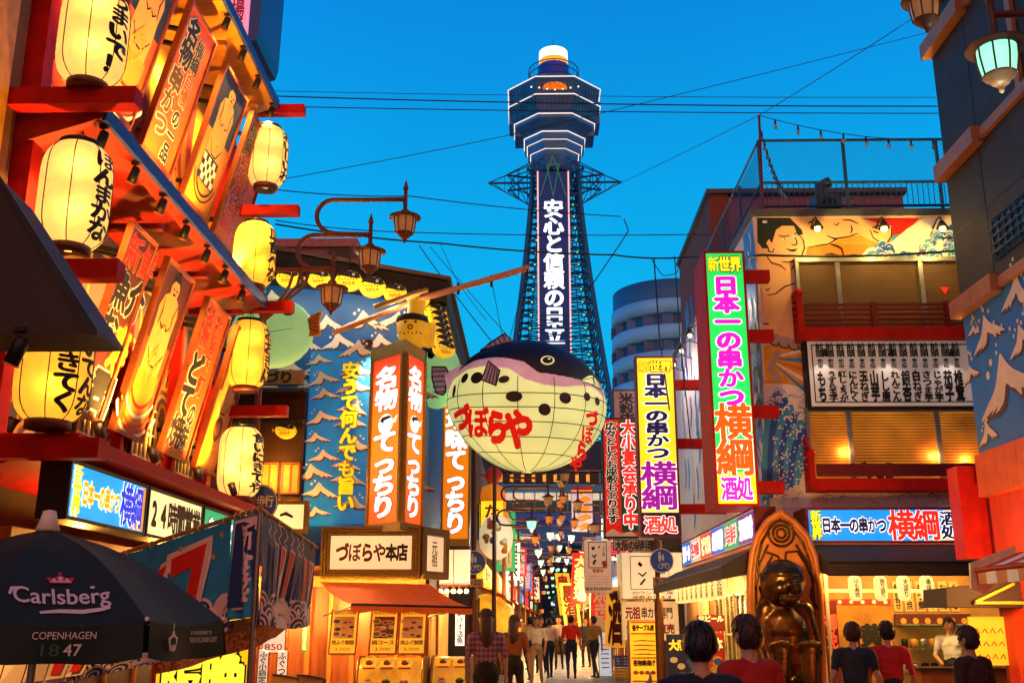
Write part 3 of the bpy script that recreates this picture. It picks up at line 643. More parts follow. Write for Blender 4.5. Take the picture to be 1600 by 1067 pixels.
def scallops(b, Wp, x0, x1, y0, rows, s_, cols, z=.006, ymax=9):
    for r_ in range(rows):
        n = int((x1 - x0) / (2 * s_)) + 2
        for i in range(n):
            cx = x0 + i * 2 * s_ + (s_ if r_ % 2 else 0); cy = y0 + (rows - 1 - r_) * s_ * .75
            for k in range(5):
                rr = s_ * (1 - k * .2); pts = [(max(x0, min(x1, cx + rr * cos(pi * j / 12))), max(.0, cy + rr * sin(pi * j / 12))) for j in range(13)]
                pts += [(max(x0, min(x1, cx - rr)), max(0, cy - .04)), (max(x0, min(x1, cx + rr)), max(0, cy - .04))]
                if max(p[0] for p in pts) - min(p[0] for p in pts) > .02: b.poly(Wp, pts, z + r_ * .006 + k * .0012, cols[k % 2])
def glyph_slab(b, Wp, pts, z):     # fat red brush stroke with pale outline
    cx = sum(p[0] for p in pts) / len(pts); cy = sum(p[1] for p in pts) / len(pts)
    b.poly(Wp, [(cx + (x - cx) * 1.18 + (.03 if x > cx else -.03), cy + (y - cy) * 1.06 + (.03 if y > cy else -.03)) for x, y in pts], z, CLP); b.poly(Wp, pts, z + .004, CLR)
def pr1(b, Wp, W, H):
    scallops(b, Wp, .62 * W, W, .0, 3, .11, (CLP, CLN)); 
    for i in range(7): b.disc(Wp, W * (.5 + .07 * i), H * (.8 + .1 * sin(i * 2.3)), .02, .02, .005, YL, 8)
    # two big slanted strokes, as of a number seven and a kana
    glyph_slab(b, Wp, [(W * .50, H * .80), (W * .80, H * .86), (W * .79, H * .66), (W * .72, H * .1), (W * .62, H * .1), (W * .69, H * .66), (W * .50, H * .62)], .012)
    glyph_slab(b, Wp, [(W * .36, H * .72), (W * .45, H * .76), (W * .36, H * .34), (W * .27, H * .1), (W * .2, H * .1), (W * .3, H * .4)], .012)
    glyph_slab(b, Wp, [(W * .12, H * .6), (W * .24, H * .64), (W * .2, H * .1), (W * .1, H * .1)], .012)
def pr2(b, Wp, W, H):
    b.poly(Wp, [(W * .06, H * .06), (W * .94, H * .06), (W * .94, H * .97), (W * .06, H * .97)], .005, CLP); b.poly(Wp, [(W * .1, H * .09), (W * .9, H * .09), (W * .9, H * .94), (W * .1, H * .94)], .008, CLN)
    b.text(Wp, '新食感', W * .5, H * .52, W * .6, H * .78, CLP, True, .055, .012, cuts=.3)
def pr3(b, Wp, W, H):
    scallops(b, Wp, 0, W, .0, 3, .11, (CLP, CLN))
    for i in range(6):
        x = W * (.1 + i * .13); b.poly(Wp, [(x, H * .25), (x + W * .06, H * .27), (x + W * .17, H * .78), (x + W * .09, H * .8)], .04, CLP); b.poly(Wp, [(x + .01, H * .29), (x + W * .055, H * .3), (x + W * .15, H * .76), (x + W * .095, H * .78)], .044, CLR if i % 3 else CLN)
    for i in range(7): b.line(Wp, [(W * (.06 + i * .1), H * .96), (W * (.1 + i * .1), H * .9), (W * (.05 + i * .1), H * .84), (W * (.1 + i * .1), H * .8)], .012, .04, CLP)
def pr4(b, Wp, W, H):
    scallops(b, Wp, 0, W, .0, 3, .12, (CLO, CLOR))
    for i in range(5): b.poly(Wp, [(W * (.1 + i * .17), H * .99), (W * (.2 + i * .17), H * .99), (W * (.17 + i * .17), H * .62), (W * (.13 + i * .17), H * .62)], .03, CLOR)
def pr5(b, Wp, W, H):
    scallops(b, Wp, .3 * W, W, .0, 3, .1, (CLP, CLN))
    for i in range(6): glyph_slab(b, Wp, [(W * (.02 + i * .1), H * .2), (W * (.07 + i * .1), H * .2), (W * (.1 + i * .1), H * .9), (W * (.05 + i * .1), H * .9)], .03)
C1 = U(402, 800, Y=8.6); C2 = U(493, 858, Y=9.6)
cloth('printed_banner', 'blue banner with huge red strokes on a bamboo rail behind the umbrella', (U(190, 868, Y=9.4), U(362, 812, Y=8.8), U(180, 1010, Y=9.4), U(352, 985, Y=8.8)), pr1, CLB)
cloth('printed_banner', 'navy banner panel lettered 新食感 at the corner of the rails', (U(366, 810, Y=8.75), U(408, 798, Y=8.6), U(356, 962, Y=8.75), U(398, 958, Y=8.6)), pr2, CLB)
cloth('printed_banner', 'shaded banner with slanted red strokes on the right of the corner', (C1 + Vector((.03, .02, 0)), C2, U(402, 975, Y=8.6), U(488, 976, Y=9.6)), pr3, CLN)  # navy base puts this banner's shade into the cloth colour
cloth('printed_banner', 'orange banner with scallop waves hanging low behind the umbrella', (U(245, 985, Y=8.2), U(478, 952, Y=10.2), U(240, 1052, Y=8.2), U(440, 990, Y=10.2)), pr4, CLO)
cloth('printed_banner', 'blue and red wave banner hanging below the umbrella on the left edge', (U(-60, 1000, Y=7.9), U(300, 988, Y=7.9), U(-60, 1085, Y=7.9), U(262, 1030, Y=7.9)), pr5, CLB)
t = thing('banner_pole', 'thin steel pole carrying the banner rails behind the umbrella', 'pole', (C1.x + .02, 8.62, 0)); b = MB(); b.tube([(C1.x + .02, 8.62, 0), (C1.x + .02, 8.62, C1.z + .04)], .022, mat('grey_steel'), 10); b.build('pole', t); b = MB(); b.ball((C1.x + .02, 8.62, C1.z + .05), .03, BAM, 10); b.build('finial', t)
def d_yel(b, F, w_, h_):
    b.text(F, '毎晩', w_ * .72, h_ * .5, w_ * .42, h_ * .95, glow('fff23a', 1.2), True, .07, .01, INK, .13); b.text(F, '大阪', w_ * .3, h_ * .4, w_ * .4, h_ * .7, glow('fff23a', 1.1), True, .06, .01, INK, .13)
lightbox('floor_sign', 'yellow lit floor sign with fat outlined letters under the orange banner', Fr((U(235, 1085, Y=11).x, 11, .75), (1, .05, 0), (0, 0, 1)), 1.0, 1.05, .2, glow('ffd018', .9), RED, d_yel)
t = thing('round_road_sign', 'blue round road sign at the far end of the left sign row', 'road sign', U(405, 790, Y=18)); F = front(U(405, 785, Y=18)); b = MB()
b.disc(F, 0, 0, .33, .33, 0, mat('sign_blue', '1248a8', .35), 36); b.ring(F, 0, 0, .30, .32, .004, WHT); b.build('plate', t); b = MB(); b.text(F, '歩行', .1, .03, .3, .2, WHT, False, .03, .006); b.build('lettering', t); b = MB(); q = F.P(0, 0, -.04); b.tube([(q.x, q.y, 0), (q.x, q.y, q.z + .3)], .03, BRN, 10); b.build('pole', t)
# ============================================================ blowfish restaurant across the side street
ZY = 21.0
ZB_ = thing('wave_restaurant', 'corner restaurant with dark blue wave painted wall and black sloping roof', 'restaurant', (-4.5, 24, 0))
WAVE = mat('wave_wall_blue', '0e58a8', .5, var=.3, scale=1.2); CREST = paint('f4e4da'); CRESTD = paint('5a2a2c'); DARKZ = mat('roof_black', '15120f', .6, var=.3)
TLz, TRz = U(425, 398, Y=ZY), U(692, 447, Y=ZY); BRz = U(690, 830, Y=ZY)
FZ = front((0, ZY, 0)); xr = -2.36
b = MB(); b.prism(FZ, [(-11, 0), (xr, 0), (xr, TRz.z - .1), (TLz.x, TLz.z - .1), (-11, TLz.z + .4)], -9, 0, WAVE); b.build('wall', ZB_)
b = MB(); b.prism(FZ, [(-9, TLz.z + .1), (TLz.x, TLz.z), (TRz.x + .12, TRz.z), (TRz.x + .12, TRz.z - .42), (TLz.x, TLz.z - .68), (-9, TLz.z - .6)], -9.1, .32, DARKZ); b.build('eave', ZB_)
b = MB(); b.prism(FZ, [(-9, TLz.z + .12), (TLz.x, TLz.z + .03), (TRz.x + .2, TRz.z + .03), (TRz.x + .2, TRz.z + .09), (TLz.x, TLz.z + .1), (-9, TLz.z + .2)], -9, .4, mat('roof_edge_metal', '5a4038', .5)); b.build('roof_edge', ZB_)
b = MB(); b.prism(FZ, [(xr + .02, 7.5), (xr + .2, 7.4), (TRz.x + .1, TRz.z - .42), (xr + .02, TRz.z - .42)], -8, .05, DARKZ); b.build('corner_trim', ZB_)
def crest(b, F, x, y, s, z, m1=None, flip=1, rot=0, mm=None):
    K = [(-1, -.06), (-.72, .1), (-.38, .26), (-.15, .56), (-.04, .7), (.08, .56), (.3, .34), (.62, .14), (1.02, -.14), (.7, -.06), (.74, -.16), (.5, -.02), (.46, -.12), (.28, .04), (.16, .1), (.02, .2), (-.1, .02), (-.22, -.06), (-.46, -.1), (-.36, -.02), (-.62, -.08), (-.55, -.02)]
    c, k = cos(R(rot)), sin(R(rot)); T = lambda px, py: (x + s * flip * (px * c - py * k), y + s * (px * k + py * c))
    h_ = random.uniform(.85, 1.25); w_ = random.uniform(-.15, .15); K = [(p + w_ * q, q * h_) for p, q in K]; S = []
    for i in range(len(K)):
        a, c1_, c2_, d_ = K[i - 1], K[i], K[(i + 1) % len(K)], K[(i + 2) % len(K)]
        for f in (0, .25, .5, .75): S.append(tuple(.5 * (2 * c1_[m] + (c2_[m] - a[m]) * f + (2 * a[m] - 5 * c1_[m] + 4 * c2_[m] - d_[m]) * f * f + (3 * c1_[m] - a[m] - 3 * c2_[m] + d_[m]) * f ** 3) for m in (0, 1)))
    K = S
    b.poly(F, [T(p + .05, q - .1) for p, q in K], z, CRESTD); b.poly(F, [T(p, q) for p, q in K], z + .003, mm or CREST)
    for i in range(4): b.disc(F, *T(-.5 + .28 * i * .6, .55 + .18 * sin(i * 2.1)), .07 * s * (1 - .15 * i), .07 * s * (1 - .15 * i), z, mm or CREST, 8)
b = MB(); random.seed(4)
for r_ in range(12):
    for i in range(7):
        x = -5.9 + i * .78 + (.39 if r_ % 2 else 0) + random.uniform(-.12, .12); z = 3.6 + r_ * .5 + random.uniform(-.08, .08)
        if -6 < x < -2.3 and z < 8.25 - .12 * (x + 6): crest(b, FZ, x, z, random.uniform(.36, .5), .003, flip=random.choice((1, 1, -1)), rot=random.uniform(-8, 12))
b.build('wave_painting', ZB_)
# flat blowfish lanterns under the eave
BODY = glow('f0c020', .75); BACK = mat('fish_black_back', '120f10', .5)
def puffer_sign(F, s, label, group, e=1):
    t = thing('fish_lantern', label, 'lantern', F.P(0, -s * .5, 0), group)
    n = 28; pts = [(s * .55 * cos(2 * pi * i / n), s * .42 * sin(2 * pi * i / n)) for i in range(n)]
    b = MB(); b.prism(F, pts, -.12, .04, BODY, smooth=True); b.build('body', t)
    b = MB(); b.poly(F, [(-.5 * s, .16 * s), (-.3 * s, .2 * s), (-.05 * s, .14 * s), (.2 * s, .08 * s), (.53 * s, .08 * s), (.42 * s, .28 * s), (.2 * s, .39 * s), (-.1 * s, .42 * s), (-.36 * s, .33 * s)], .044, BACK)
    b.ring(F, .2 * s, .24 * s, .03 * s, .055 * s, .05, WHT, n=12)
    for q in range(7): b.disc(F, (-.38 + .12 * q) * s, (.06 - .04 * (q % 2)) * s, .035 * s, .035 * s, .046, BACK, 8)
    b.poly(F, [(-.55 * s, .0), (-.72 * s, .12 * s), (-.7 * s, -.1 * s)], .03, YL)
    b.text(F, 'づぼらや', -.02 * s, -.16 * s, .62 * s, .2 * s, REDP, False, .04, .05); b.build('markings', t)
    b = MB(); q = F.P(0, .4 * s, -.04); b.tube([q, q + Vector((0, 0, .3))], .012, BLACK, 6); b.build('hanger', t); return t
for i, (px, py) in enumerate([(450, 434), (498, 435), (545, 438), (582, 448), (617, 457), (653, 466)]):
    p = U(px, py, Y=20.55); t_ = puffer_sign(front(p), .44 + .06 * (i in (2, 3)), '%s yellow fish lantern from the left under the black eave' % ORD[i], 'fish lanterns under the eave'); light('POINT', p + Vector((0, -.35, -.35)), 7, (1, .8, .5), t_, .1)
for i in range(7):
    p = U(682 + i * 2.2, 488 + i * 9.5, Y=20.7); F = Fr(p, (.8, .6, 0), (0, 0, 1)); puffer_sign(F, .42, '%s fish lantern from the top in the stacked column at the roof corner' % ORD[i], 'fish lanterns stacked at the roof corner')
# --- tall blue wave sign with yellow letters
SX0, SX1 = U(478, 700, Y=20.4).x, U(574, 700, Y=20.4).x; Z0, Z1 = U(525, 818, Y=20.4).z, U(525, 548, Y=20.4).z
WSG = mat('wave_sign_blue', '1078c4', .4, var=.2, emit=.4, ecol='0d78c0')
t = thing('wave_sign', 'tall blue wave sign with yellow letters 安うて何んでも旨い', 'sign', (SX0, 20.4, Z0)); F = front((SX0, 20.4, Z0)); W_ = SX1 - SX0; H_ = Z1 - Z0
b = MB(); b.fbox(F, 0, W_, 0, H_, -.5, 0, WSG); b.build('panel', t)
b = MB(); random.seed(9)
for r_ in range(9):
    for i in range(2): crest(b, F, .28 + i * .6 + random.uniform(-.12, .12), .2 + r_ * H_ / 9.2 + (.2 if i else 0) + random.uniform(-.07, .07), random.uniform(.26, .42), .003 + .0, flip=1 if i == 0 else -1, rot=random.uniform(-5, 12))
b.build('wave_painting', t)
b = MB(); b.text(F, '安うて何んでも旨い', W_ * .68, H_ * .50, .34, H_ * .86, glow('f5d81a', .5), True, .055, .02, paint('123a18'), .085); b.build('lettering', t)
# --- gold two sided orange sign
GLIT = mat('glitter_gold', 'b08a3a', .35, metal=.6, var=.85, scale=60, bump=.5)
A_ = U(578, 700, Y=20.0); B_ = U(629, 700, Y=19.2); C_ = U(660, 700, Y=20.1); z0 = U(629, 822, Y=19.2).z; z1 = U(629, 543, Y=19.2).z
OSG = mat('orange_lit_panel', 'f07a08', .5, emit=.85, ecol='f5780a', var=.12)
def orange_sign_mat():
    m = bpy.data.materials.new('orange_red_lit_panel'); m.use_nodes = True; tt = m.node_tree; bs = tt.nodes['Principled BSDF']
    tc = tt.nodes.new('ShaderNodeTexCoord'); sp = tt.nodes.new('ShaderNodeSeparateXYZ'); rr = tt.nodes.new('ShaderNodeValToRGB')
    tt.links.new(tc.outputs['Generated'], sp.inputs[0]); tt.links.new(sp.outputs['Z'], rr.inputs[0])
    cr = rr.color_ramp; cr.elements[0].color = (.85, .10, .005, 1); cr.elements[1].color = (.85, .04, .006, 1); q = cr.elements.new(.45); q.color = (1, .27, .01, 1); q = cr.elements.new(.75); q.color = (.95, .2, .01, 1)
    tt.links.new(rr.outputs[0], bs.inputs['Base Color']); tt.links.new(rr.outputs[0], bs.inputs['Emission Color']); bs.inputs['Emission Strength'].default_value = .9; return m
OSG = orange_sign_mat()
t = thing('corner_sign', 'orange lit corner sign with two faces lettered 名物てっちり in a glitter gold frame', 'sign', (B_.x, 19.6, z0))
TP = Fr((0, 0, 0), (1, 0, 0), (0, 1, 0))
foot = [(A_.x, A_.y), (B_.x, B_.y), (C_.x, C_.y), (C_.x - .1, 20.9), (A_.x, 20.9)]
b = MB(); b.prism(TP, foot, z0, z1, mat('gold_body', '8a6420', .5, metal=.4)); b.build('casing', t)
def grow(k): cx, cy = B_.x, 20.1; return [(cx + (x - cx) * k, cy + (y - cy) * k) for x, y in foot]
for za, zb in ((z0 - .06, z0 + .10), (z1 - .10, z1 + .16)):
    b = MB(); b.prism(TP, grow(1.07), za, zb, GLIT); b.build('gold_band', t)
def face_sign(P0, P1, zz0, zz1, txt, fish=True):
    F = Fr((P0.x, P0.y, zz0), (P1.x - P0.x, P1.y - P0.y, 0), (0, 0, 1)); W = math.hypot(P1.x - P0.x, P1.y - P0.y); H = zz1 - zz0
    b = MB(); b.fbox(F, .05, W - .05, .1, H - .1, .005, .02, OSG); b.build('lit_panel', t)
    for xx in (0, W - .07): b = MB(); b.fbox(F, xx, xx + .07, .08, H - .08, .003, .06, GLIT); b.build('gold_strip', t)
    b = MB(); LW = glow('fff4f0', 1.15)
    b.text(F, '名物', W / 2, H * .79, W * .66, H * .25, LW, True, .06, .026, REDP, .09); b.text(F, 'てっちり', W / 2, H * .30, W * .7, H * .48, LW, True, .06, .026, REDP, .09)
    b.disc(F, W / 2, H * .585, W * .22, W * .18, .03, LW, 20); b.poly(F, [(W * .68, H * .59), (W * .86, H * .625), (W * .8, H * .58)], .03, LW); b.disc(F, W * .42, H * .6, .04, .03, .035, paint('1c2f6a'), 10); b.poly(F, [(W * .3, H * .6), (W * .7, H * .615), (W * .6, H * .63), (W * .4, H * .625)], .034, paint('1c2f6a')); b.build('lettering', t)
face_sign(A_, B_, z0, z1, 0); face_sign(B_, C_, z0, z1, 0)
# --- yellow fish figure standing on the corner sign
t = thing('fish_figure', 'yellow glowing fish figure standing on top of the orange corner sign', 'figure', (B_.x + .05, 19.8, z1 + .16)); q = Vector((B_.x + .05, 19.8, z1 + .16))
FGY = mat('figure_yellow_glow', 'e8b01c', .5, var=.25, emit=.4, ecol='f0b01c')  # own glow put into the yellow to make the figure look lit
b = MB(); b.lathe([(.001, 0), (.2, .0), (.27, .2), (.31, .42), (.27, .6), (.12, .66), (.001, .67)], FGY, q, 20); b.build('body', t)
b = MB(); b.lathe([(.29, .5), (.33, .54), (.31, .62), (.12, .69), (.001, .7)], INK, q, 20); b.build('hat', t)
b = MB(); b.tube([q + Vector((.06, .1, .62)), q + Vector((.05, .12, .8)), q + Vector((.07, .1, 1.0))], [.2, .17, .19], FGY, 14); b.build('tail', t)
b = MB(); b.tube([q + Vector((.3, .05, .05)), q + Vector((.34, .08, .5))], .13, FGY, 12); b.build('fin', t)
F = front(q + Vector((0, -.315, .36))); b = MB(); b.ring(F, 0, -.02, .03, .06, .01, paint('8a4a10'), n=14)
for sx_ in (-1, 1): b.disc(F, sx_ * .1, .09, .03, .025, -.01, INK, 10); b.line(F, [(sx_ * .16, .14), (sx_ * .06, .15)], .02, -.005, INK)
for k in range(6): b.disc(F, -.2 + k * .08, -.12 - .02 * (k % 2), .018, .018, -.03, INK, 8)
b.build('face', t)
# --- wooden upper storey at the left end with lit windows
x0, x1 = U(392, 680, Y=20.3).x, U(474, 680, Y=20.3).x; zA, zB2 = U(430, 782, Y=20.3).z, U(430, 592, Y=20.3).z
t = thing('wooden_bay', 'wooden bay with lit paper windows and tiled eaves beside the wave sign', 'bay', (x0, 20.4, zA)); F = front((x0 - 1.2, 20.35, zA)); W_ = x1 - x0 + 1.2; H_ = zB2 - zA
b = MB(); b.fbox(F, 0, W_, 0, H_ - .2, -.6, 0, WOODD); b.build('wall', t)
for k in range(3):
    xx = W_ - .4 - k * .42; b = MB(); b.fbox(F, xx, xx + .36, .16, .72, .0, .02, mat('lit_shoji', 'c9862a', .5, emit=.6, ecol='e08a1c', var=.5)); w_ = b.build('window', t)
    b = MB(); 
    for q_ in (0, .165, .33): b.fbox(F, xx + q_, xx + q_ + .03, .14, .76, .021, .05, WOODO)
    for q_ in (.14, .73): b.fbox(F, xx, xx + .36, q_, q_ + .03, .0505, .06, WOODO)
    b.build('lattice', w_)
for zz, hh, mm in ((H_ * .60, .12, DARKZ), (H_ * .86, .14, DARKZ)):
    b = MB(); b.prism(Fr((x0 - 1.25, 20.3, zA + zz), (0, 1, 0), (0, 0, 1)), [(-.35, 0), (.4, .2), (.4, .26), (-.35, .06)], 0, W_ + .1, mm); b.build('eave', t)
b = MB(); b.fbox(F, .1, W_ - .02, -.1, .02, .0, .12, WOODO); b.build('sill', t)
b = MB(); b.fbox(F, .2, W_ - .05, H_ - .12, H_ + .18, .0, .1, mat('pink_board', 'b86a50', .6)); b.text(F, 'づり', W_ - .55, H_ + .03, .6, .24, INK, False, .06, .104); b.build('name_board', t)
light('POINT', F.P(W_ - .5, .5, .5), 25, WARM, t, .1)
p = U(446, 672, Y=20.1); puffer_sign(front(p), .36, 'yellow fish lantern on the wooden bay beside the wave sign', None)
# --- pale green fish sign beyond the far lanterns, and a pale green blowfish behind the corner sign
def fish_shell(t, c, rx, ry, rz, yaw, topfn, mats, seams=True, n=48, m=24):
    Rz = Matrix.Rotation(yaw, 3, 'Z'); c = Vector(c); vs = []; loc = []
    for i in range(m + 1):
        th = pi * i / m
        for j in range(n):
            ph = 2 * pi * j / n; l = Vector((rx * cos(th), ry * sin(th) * cos(ph), rz * sin(th) * sin(ph))); loc.append(l); vs.append(c + Rz @ l)
    b = MB()
    for i in range(m):
        for j in range(n):
            f = (i * n + j, i * n + (j + 1) % n, (i + 1) * n + (j + 1) % n, (i + 1) * n + j); l = (loc[f[0]] + loc[f[2]]) / 2
            b.add([vs[q] for q in f], [(0, 1, 2, 3)] if True else [], mats[topfn(l)], True)
    return b
PGR = mat('pale_green_skin', 'a8e0a0', .5, var=.12, emit=.45, ecol='9fe08c'); PGRD = mat('violet_back', '5c64a8', .5, var=.15, emit=.12, ecol='5c64a8')
c = U(425, 520, Y=19.4); t = thing('fish_sign', 'pale green fish shaped sign with orange tail behind the far lantern', 'sign', c - Vector((0, 0, .7)))
b = MB(); b.lathe([(.72 * sin(pi * i / 12) + 1e-4, -.72 * cos(pi * i / 12)) for i in range(13)], PGR, c, 28, True, 1.15, .35); b.build('body', t)
F = front(c + Vector((0, -.05, 0))); b = MB(); b.prism(F, [(.55, .1), (.78, .34), (.98, .42), (.93, .2), (.96, -.05), (.72, -.1)], -.05, .05, mat('tail_orange', 'd8902a', .5)); b.build('tail', t)
b = MB()
for k in range(5): b.line(F, [(.62, .12), (.92, .36 - k * .09)], .014, .055, INK)
b.disc(F, .38, .3, .1, .05, .3, INK, 16); b.line(F, [(-.6, .0), (0, -.08), (.5, 0)], .012, .3, INK); b.build('markings', t)
c = U(683, 585, Y=23.4); t = thing('fish_lantern', 'pale green round fish lantern facing the street behind the corner sign', 'lantern', c - Vector((0, 0, .8)))
b = fish_shell(t, c, .62, .55, .8, R(-70), lambda l: 1 if l.z > .52 else 0, (PGR, PGRD)); b.build('body', t)
def PF(a, bb, cc):
    q = max(.02, 1 - (a / .56) ** 2 - (bb / .8) ** 2); return c + Vector((a, -.6 * math.sqrt(q) - cc, bb))
Wf = Bend(PF); b = MB(); b.disc(Wf, -.1, .36, .085, .12, .012, INK, 16); b.disc(Wf, .3, .32, .05, .1, .012, INK, 16)
for k in range(3): b.line(Wf, [(-.5 + .05 * k, -.1 - .22 * k), (-.2, -.16 - .22 * k), (.1, -.16 - .22 * k), (.45 - .05 * k, -.08 - .22 * k)], .014, .012, paint('5a7a3a'))
b.line(Wf, [(.05, .2), (.12, .16), (.18, .2)], .02, .012, INK); b.build('markings', t)
# --- second orange upright sign past the corner, white box below, blue frame behind
x0 = U(690, 720, Y=24).x; x1 = U(735, 720, Y=24).x; z0 = U(712, 852, Y=24).z; z1 = U(712, 590, Y=24).z
t = thing('upright_sign', 'orange lit upright sign lettered 珍味てっちり right of the pale green fish', 'sign', (x0, 24, z0)); F = front((x0, 24, z0)); W_ = x1 - x0; H_ = z1 - z0
b = MB(); b.fbox(F, 0, W_, 0, H_, -.3, 0, GLIT); b.build('casing', t); b = MB(); b.fbox(F, .05, W_ - .05, .16, H_ - .05, -.01, .012, mat('orange_lit_plain', 'e8800a', .5, emit=.8, ecol='ee7c0a', var=.1)); b.build('lit_panel', t)
b = MB(); b.text(F, '珍味てっちり', W_ / 2, H_ * .44, W_ * .72, H_ * .74, glow('fff4f0', 1.15), True, .06, .02, REDP, .085); b.build('lettering', t)
x0 = U(684, 880, Y=22.5).x; F = front((x0, 22.5, U(700, 912, Y=22.5).z)); t = thing('blank_sign', 'plain cream lit sign box under the second orange sign', 'sign', F.P(.35, 0, 0))
b = MB(); b.fbox(F, 0, .68, .0, .72, -.25, 0, glow('ffe2b8', .85)); b.build('lit_panel', t); b = MB(); b.fbox(F, -.02, .7, -.04, -.001, -.27, .02, BRN); b.fbox(F, -.02, .7, .7205, .76, -.27, .02, BRN); b.fbox(F, .33, .35, .0, .72, .001, .008, mat('seam_tan', '8d6f50')); b.build('casing', t)
for i in range(5):
    p = F.P(.06 + i * .14, -.14, -.02); t3 = thing('bare_bulb', '%s warm bulb from the left in the row under the plain cream sign' % ORD[i], 'bulb', p, 'bulbs under the cream sign'); b = MB(); b.ball(p, .05, glow('ffe9a8', 3.0, var=0), 12); b.build('globe', t3); b = MB(); b.tube([p + Vector((0, 0, .04)), p + Vector((0, 0, .1))], .025, BRN, 8); b.build('socket', t3)
    if i in (1, 3): light('POINT', p - Vector((0, .1, .08)), 30, WARM, t3, .05)
# --- gilded name sign over the awning, with returning side
Y0 = 19.6; F = front((U(500, 905, Y=Y0).x, Y0, U(500, 903, Y=Y0).z)); W_ = U(657, 870, Y=Y0).x - F.o.x; H_ = U(500, 822, Y=Y0).z - F.o.z
GILD = mat('gilded_moulding', '8a6a2a', .35, metal=.6, var=.75, scale=45, bump=.5)
t = thing('name_sign', 'cream sign with brown brush letters in a stepped gilt frame above the orange awning', 'sign', F.P(W_ / 2, 0, 0))
CREAML = mat('cream_lit_panel', 'f0d8b0', .5, emit=.75, ecol='f7d09a', var=.1)
b = MB(); b.fbox(F, 0, W_, 0, H_, -1.2, -.02, GILD); b.build('casing', t)
for k in range(3):
    q_ = k * .055; w__ = .045; b = MB()
    for a in ((q_, W_ - q_, q_, q_ + w__), (q_, W_ - q_, H_ - q_ - w__, H_ - q_)): b.fbox(F, a[0], a[1], a[2], a[3], -.015, .07 - k * .02, GILD)
    for a in ((q_, q_ + w__), (W_ - q_ - w__, W_ - q_)): b.fbox(F, a[0], a[1], q_ + w__, H_ - q_ - w__, -.015, .07 - k * .02, GILD)
    b.build('frame', t)
b = MB(); b.fbox(F, .17, W_ - .17, .17, H_ - .17, -.015, .0, CREAML); b.build('lit_panel', t)
b = MB(); b.text(F, 'づぼらや', W_ * .40, H_ * .5, W_ * .50, H_ * .36, mat('sign_brown', '5c2208', .6), False, .05, .004); b.text(F, '本店', W_ * .76, H_ * .5, W_ * .22, H_ * .32, INK, False, .05, .004); b.build('lettering', t)
F2 = Fr(F.P(W_ + .01, 0, 0), (.5, 1.1, 0), (0, 0, 1)); b = MB(); b.fbox(F2, 0, 1.0, 0, H_, -.2, -.02, GILD)
for a in ((0, 1.0, 0, .14), (0, 1.0, H_ - .14, H_)): b.fbox(F2, a[0], a[1], a[2], a[3], -.015, .05, GILD)
for a in ((0, .14), (.86, 1.0)): b.fbox(F2, a[0], a[1], .14, H_ - .14, -.015, .05, GILD)
b.build('side_frame', t); b = MB(); b.fbox(F2, .15, .85, .15, H_ - .15, -.015, .0, CREAML); b.text(F2, '元祖', .5, H_ / 2, .22, H_ * .5, paint('a07840'), True, .02, .004); b.build('side_panel', t)
# gold framed small sign at far left of it
F = front((U(415, 838, Y=19.9).x, 19.9, U(415, 832, Y=19.9).z)); t = thing('framed_sign', 'small cream framed sign with one brush stroke left of the wave sign', 'sign', F.P(.4, 0, 0)); b = MB(); b.fbox(F, 0, .8, 0, .62, -.1, -.02, GILD); b.build('frame', t); b = MB(); b.fbox(F, .08, .7, .08, .54, -.03, 0, CREAML); b.build('panel', t); b = MB(); b.line(F, [(.25, .33), (.36, .37), (.5, .3)], .07, .004, INK); b.build('lettering', t)
# --- orange awning, posts and shop window
AW = mat('awning_orange', 'd8641a', .7, var=.2, bump=.1)
p0, p1 = U(500, 908, Y=19.5), U(672, 912, Y=19.5); q0, q1 = U(548, 943, Y=18.3), U(738, 948, Y=18.9)
t = thing('awning', 'orange canvas awning under the gilt name sign', 'awning', (p0 + q1) / 2); vs = []
for i in range(6):
    for j in range(11):
        f, g = i / 5, j / 10; p = p0.lerp(p1, g).lerp(q0.lerp(q1, g), f); p.z -= .06 * sin(pi * f) + .03 * abs(sin(g * pi * 3)) * f; vs.append(p)
b = MB(); b.add(vs, [(i * 11 + j, (i + 1) * 11 + j, (i + 1) * 11 + j + 1, i * 11 + j + 1) for i in range(5) for j in range(10)], AW, True); b.build('canvas', t)
b = MB(); vs2 = [q0.lerp(q1, j / 10) - Vector((0, 0, .03 * abs(sin(j / 10 * pi * 3)))) for j in range(11)] + [q0.lerp(q1, j / 10) - Vector((0, 0, .12 + .02 * sin(j * 2.2))) for j in range(11)]
b.add(vs2, [(j, j + 11, j + 12, j + 1) for j in range(10)], AW, True); b.build('valance', t)
b = MB(); b.tube([q0, q1], .02, BLACK, 8); b.build('front_bar', t)
for k in (.05, .95): b = MB(); b.tube([p0.lerp(p1, k) - Vector((0, 0, .6)), q0.lerp(q1, k)], .018, BLACK, 8); b.build('arm', t)
t = thing('wooden_shop', 'lit wooden shop front of the blowfish restaurant below the awning', 'shop front', (-3.2, 20, 0))
b = MB(); b.box(-5.6, -2.0, 20.2, 20.4, 0, 2.6, mat('lit_timber', '7a3a14', .5, var=.4, scale=3, stretch=(4, 4, .4))); b.build('wall', t)
for i in range(9):
    b = MB(); b.box(-5.5 + i * .42, -5.42 + i * .42, 20.1, 20.2, 0, 2.2, WOODO); b.build('batten', t)
b = MB(); b.box(-5.6, -2.0, 20.05, 20.2, 2.21, 2.4, WOODO); b.build('lintel', t)
for i in range(2): b = MB(); b.box(-2.0 + .1 * i, -1.95 + .1 * i, 20.3 + i, 20.4 + i, 0, 2.4, WOODO); b.build('post', t)
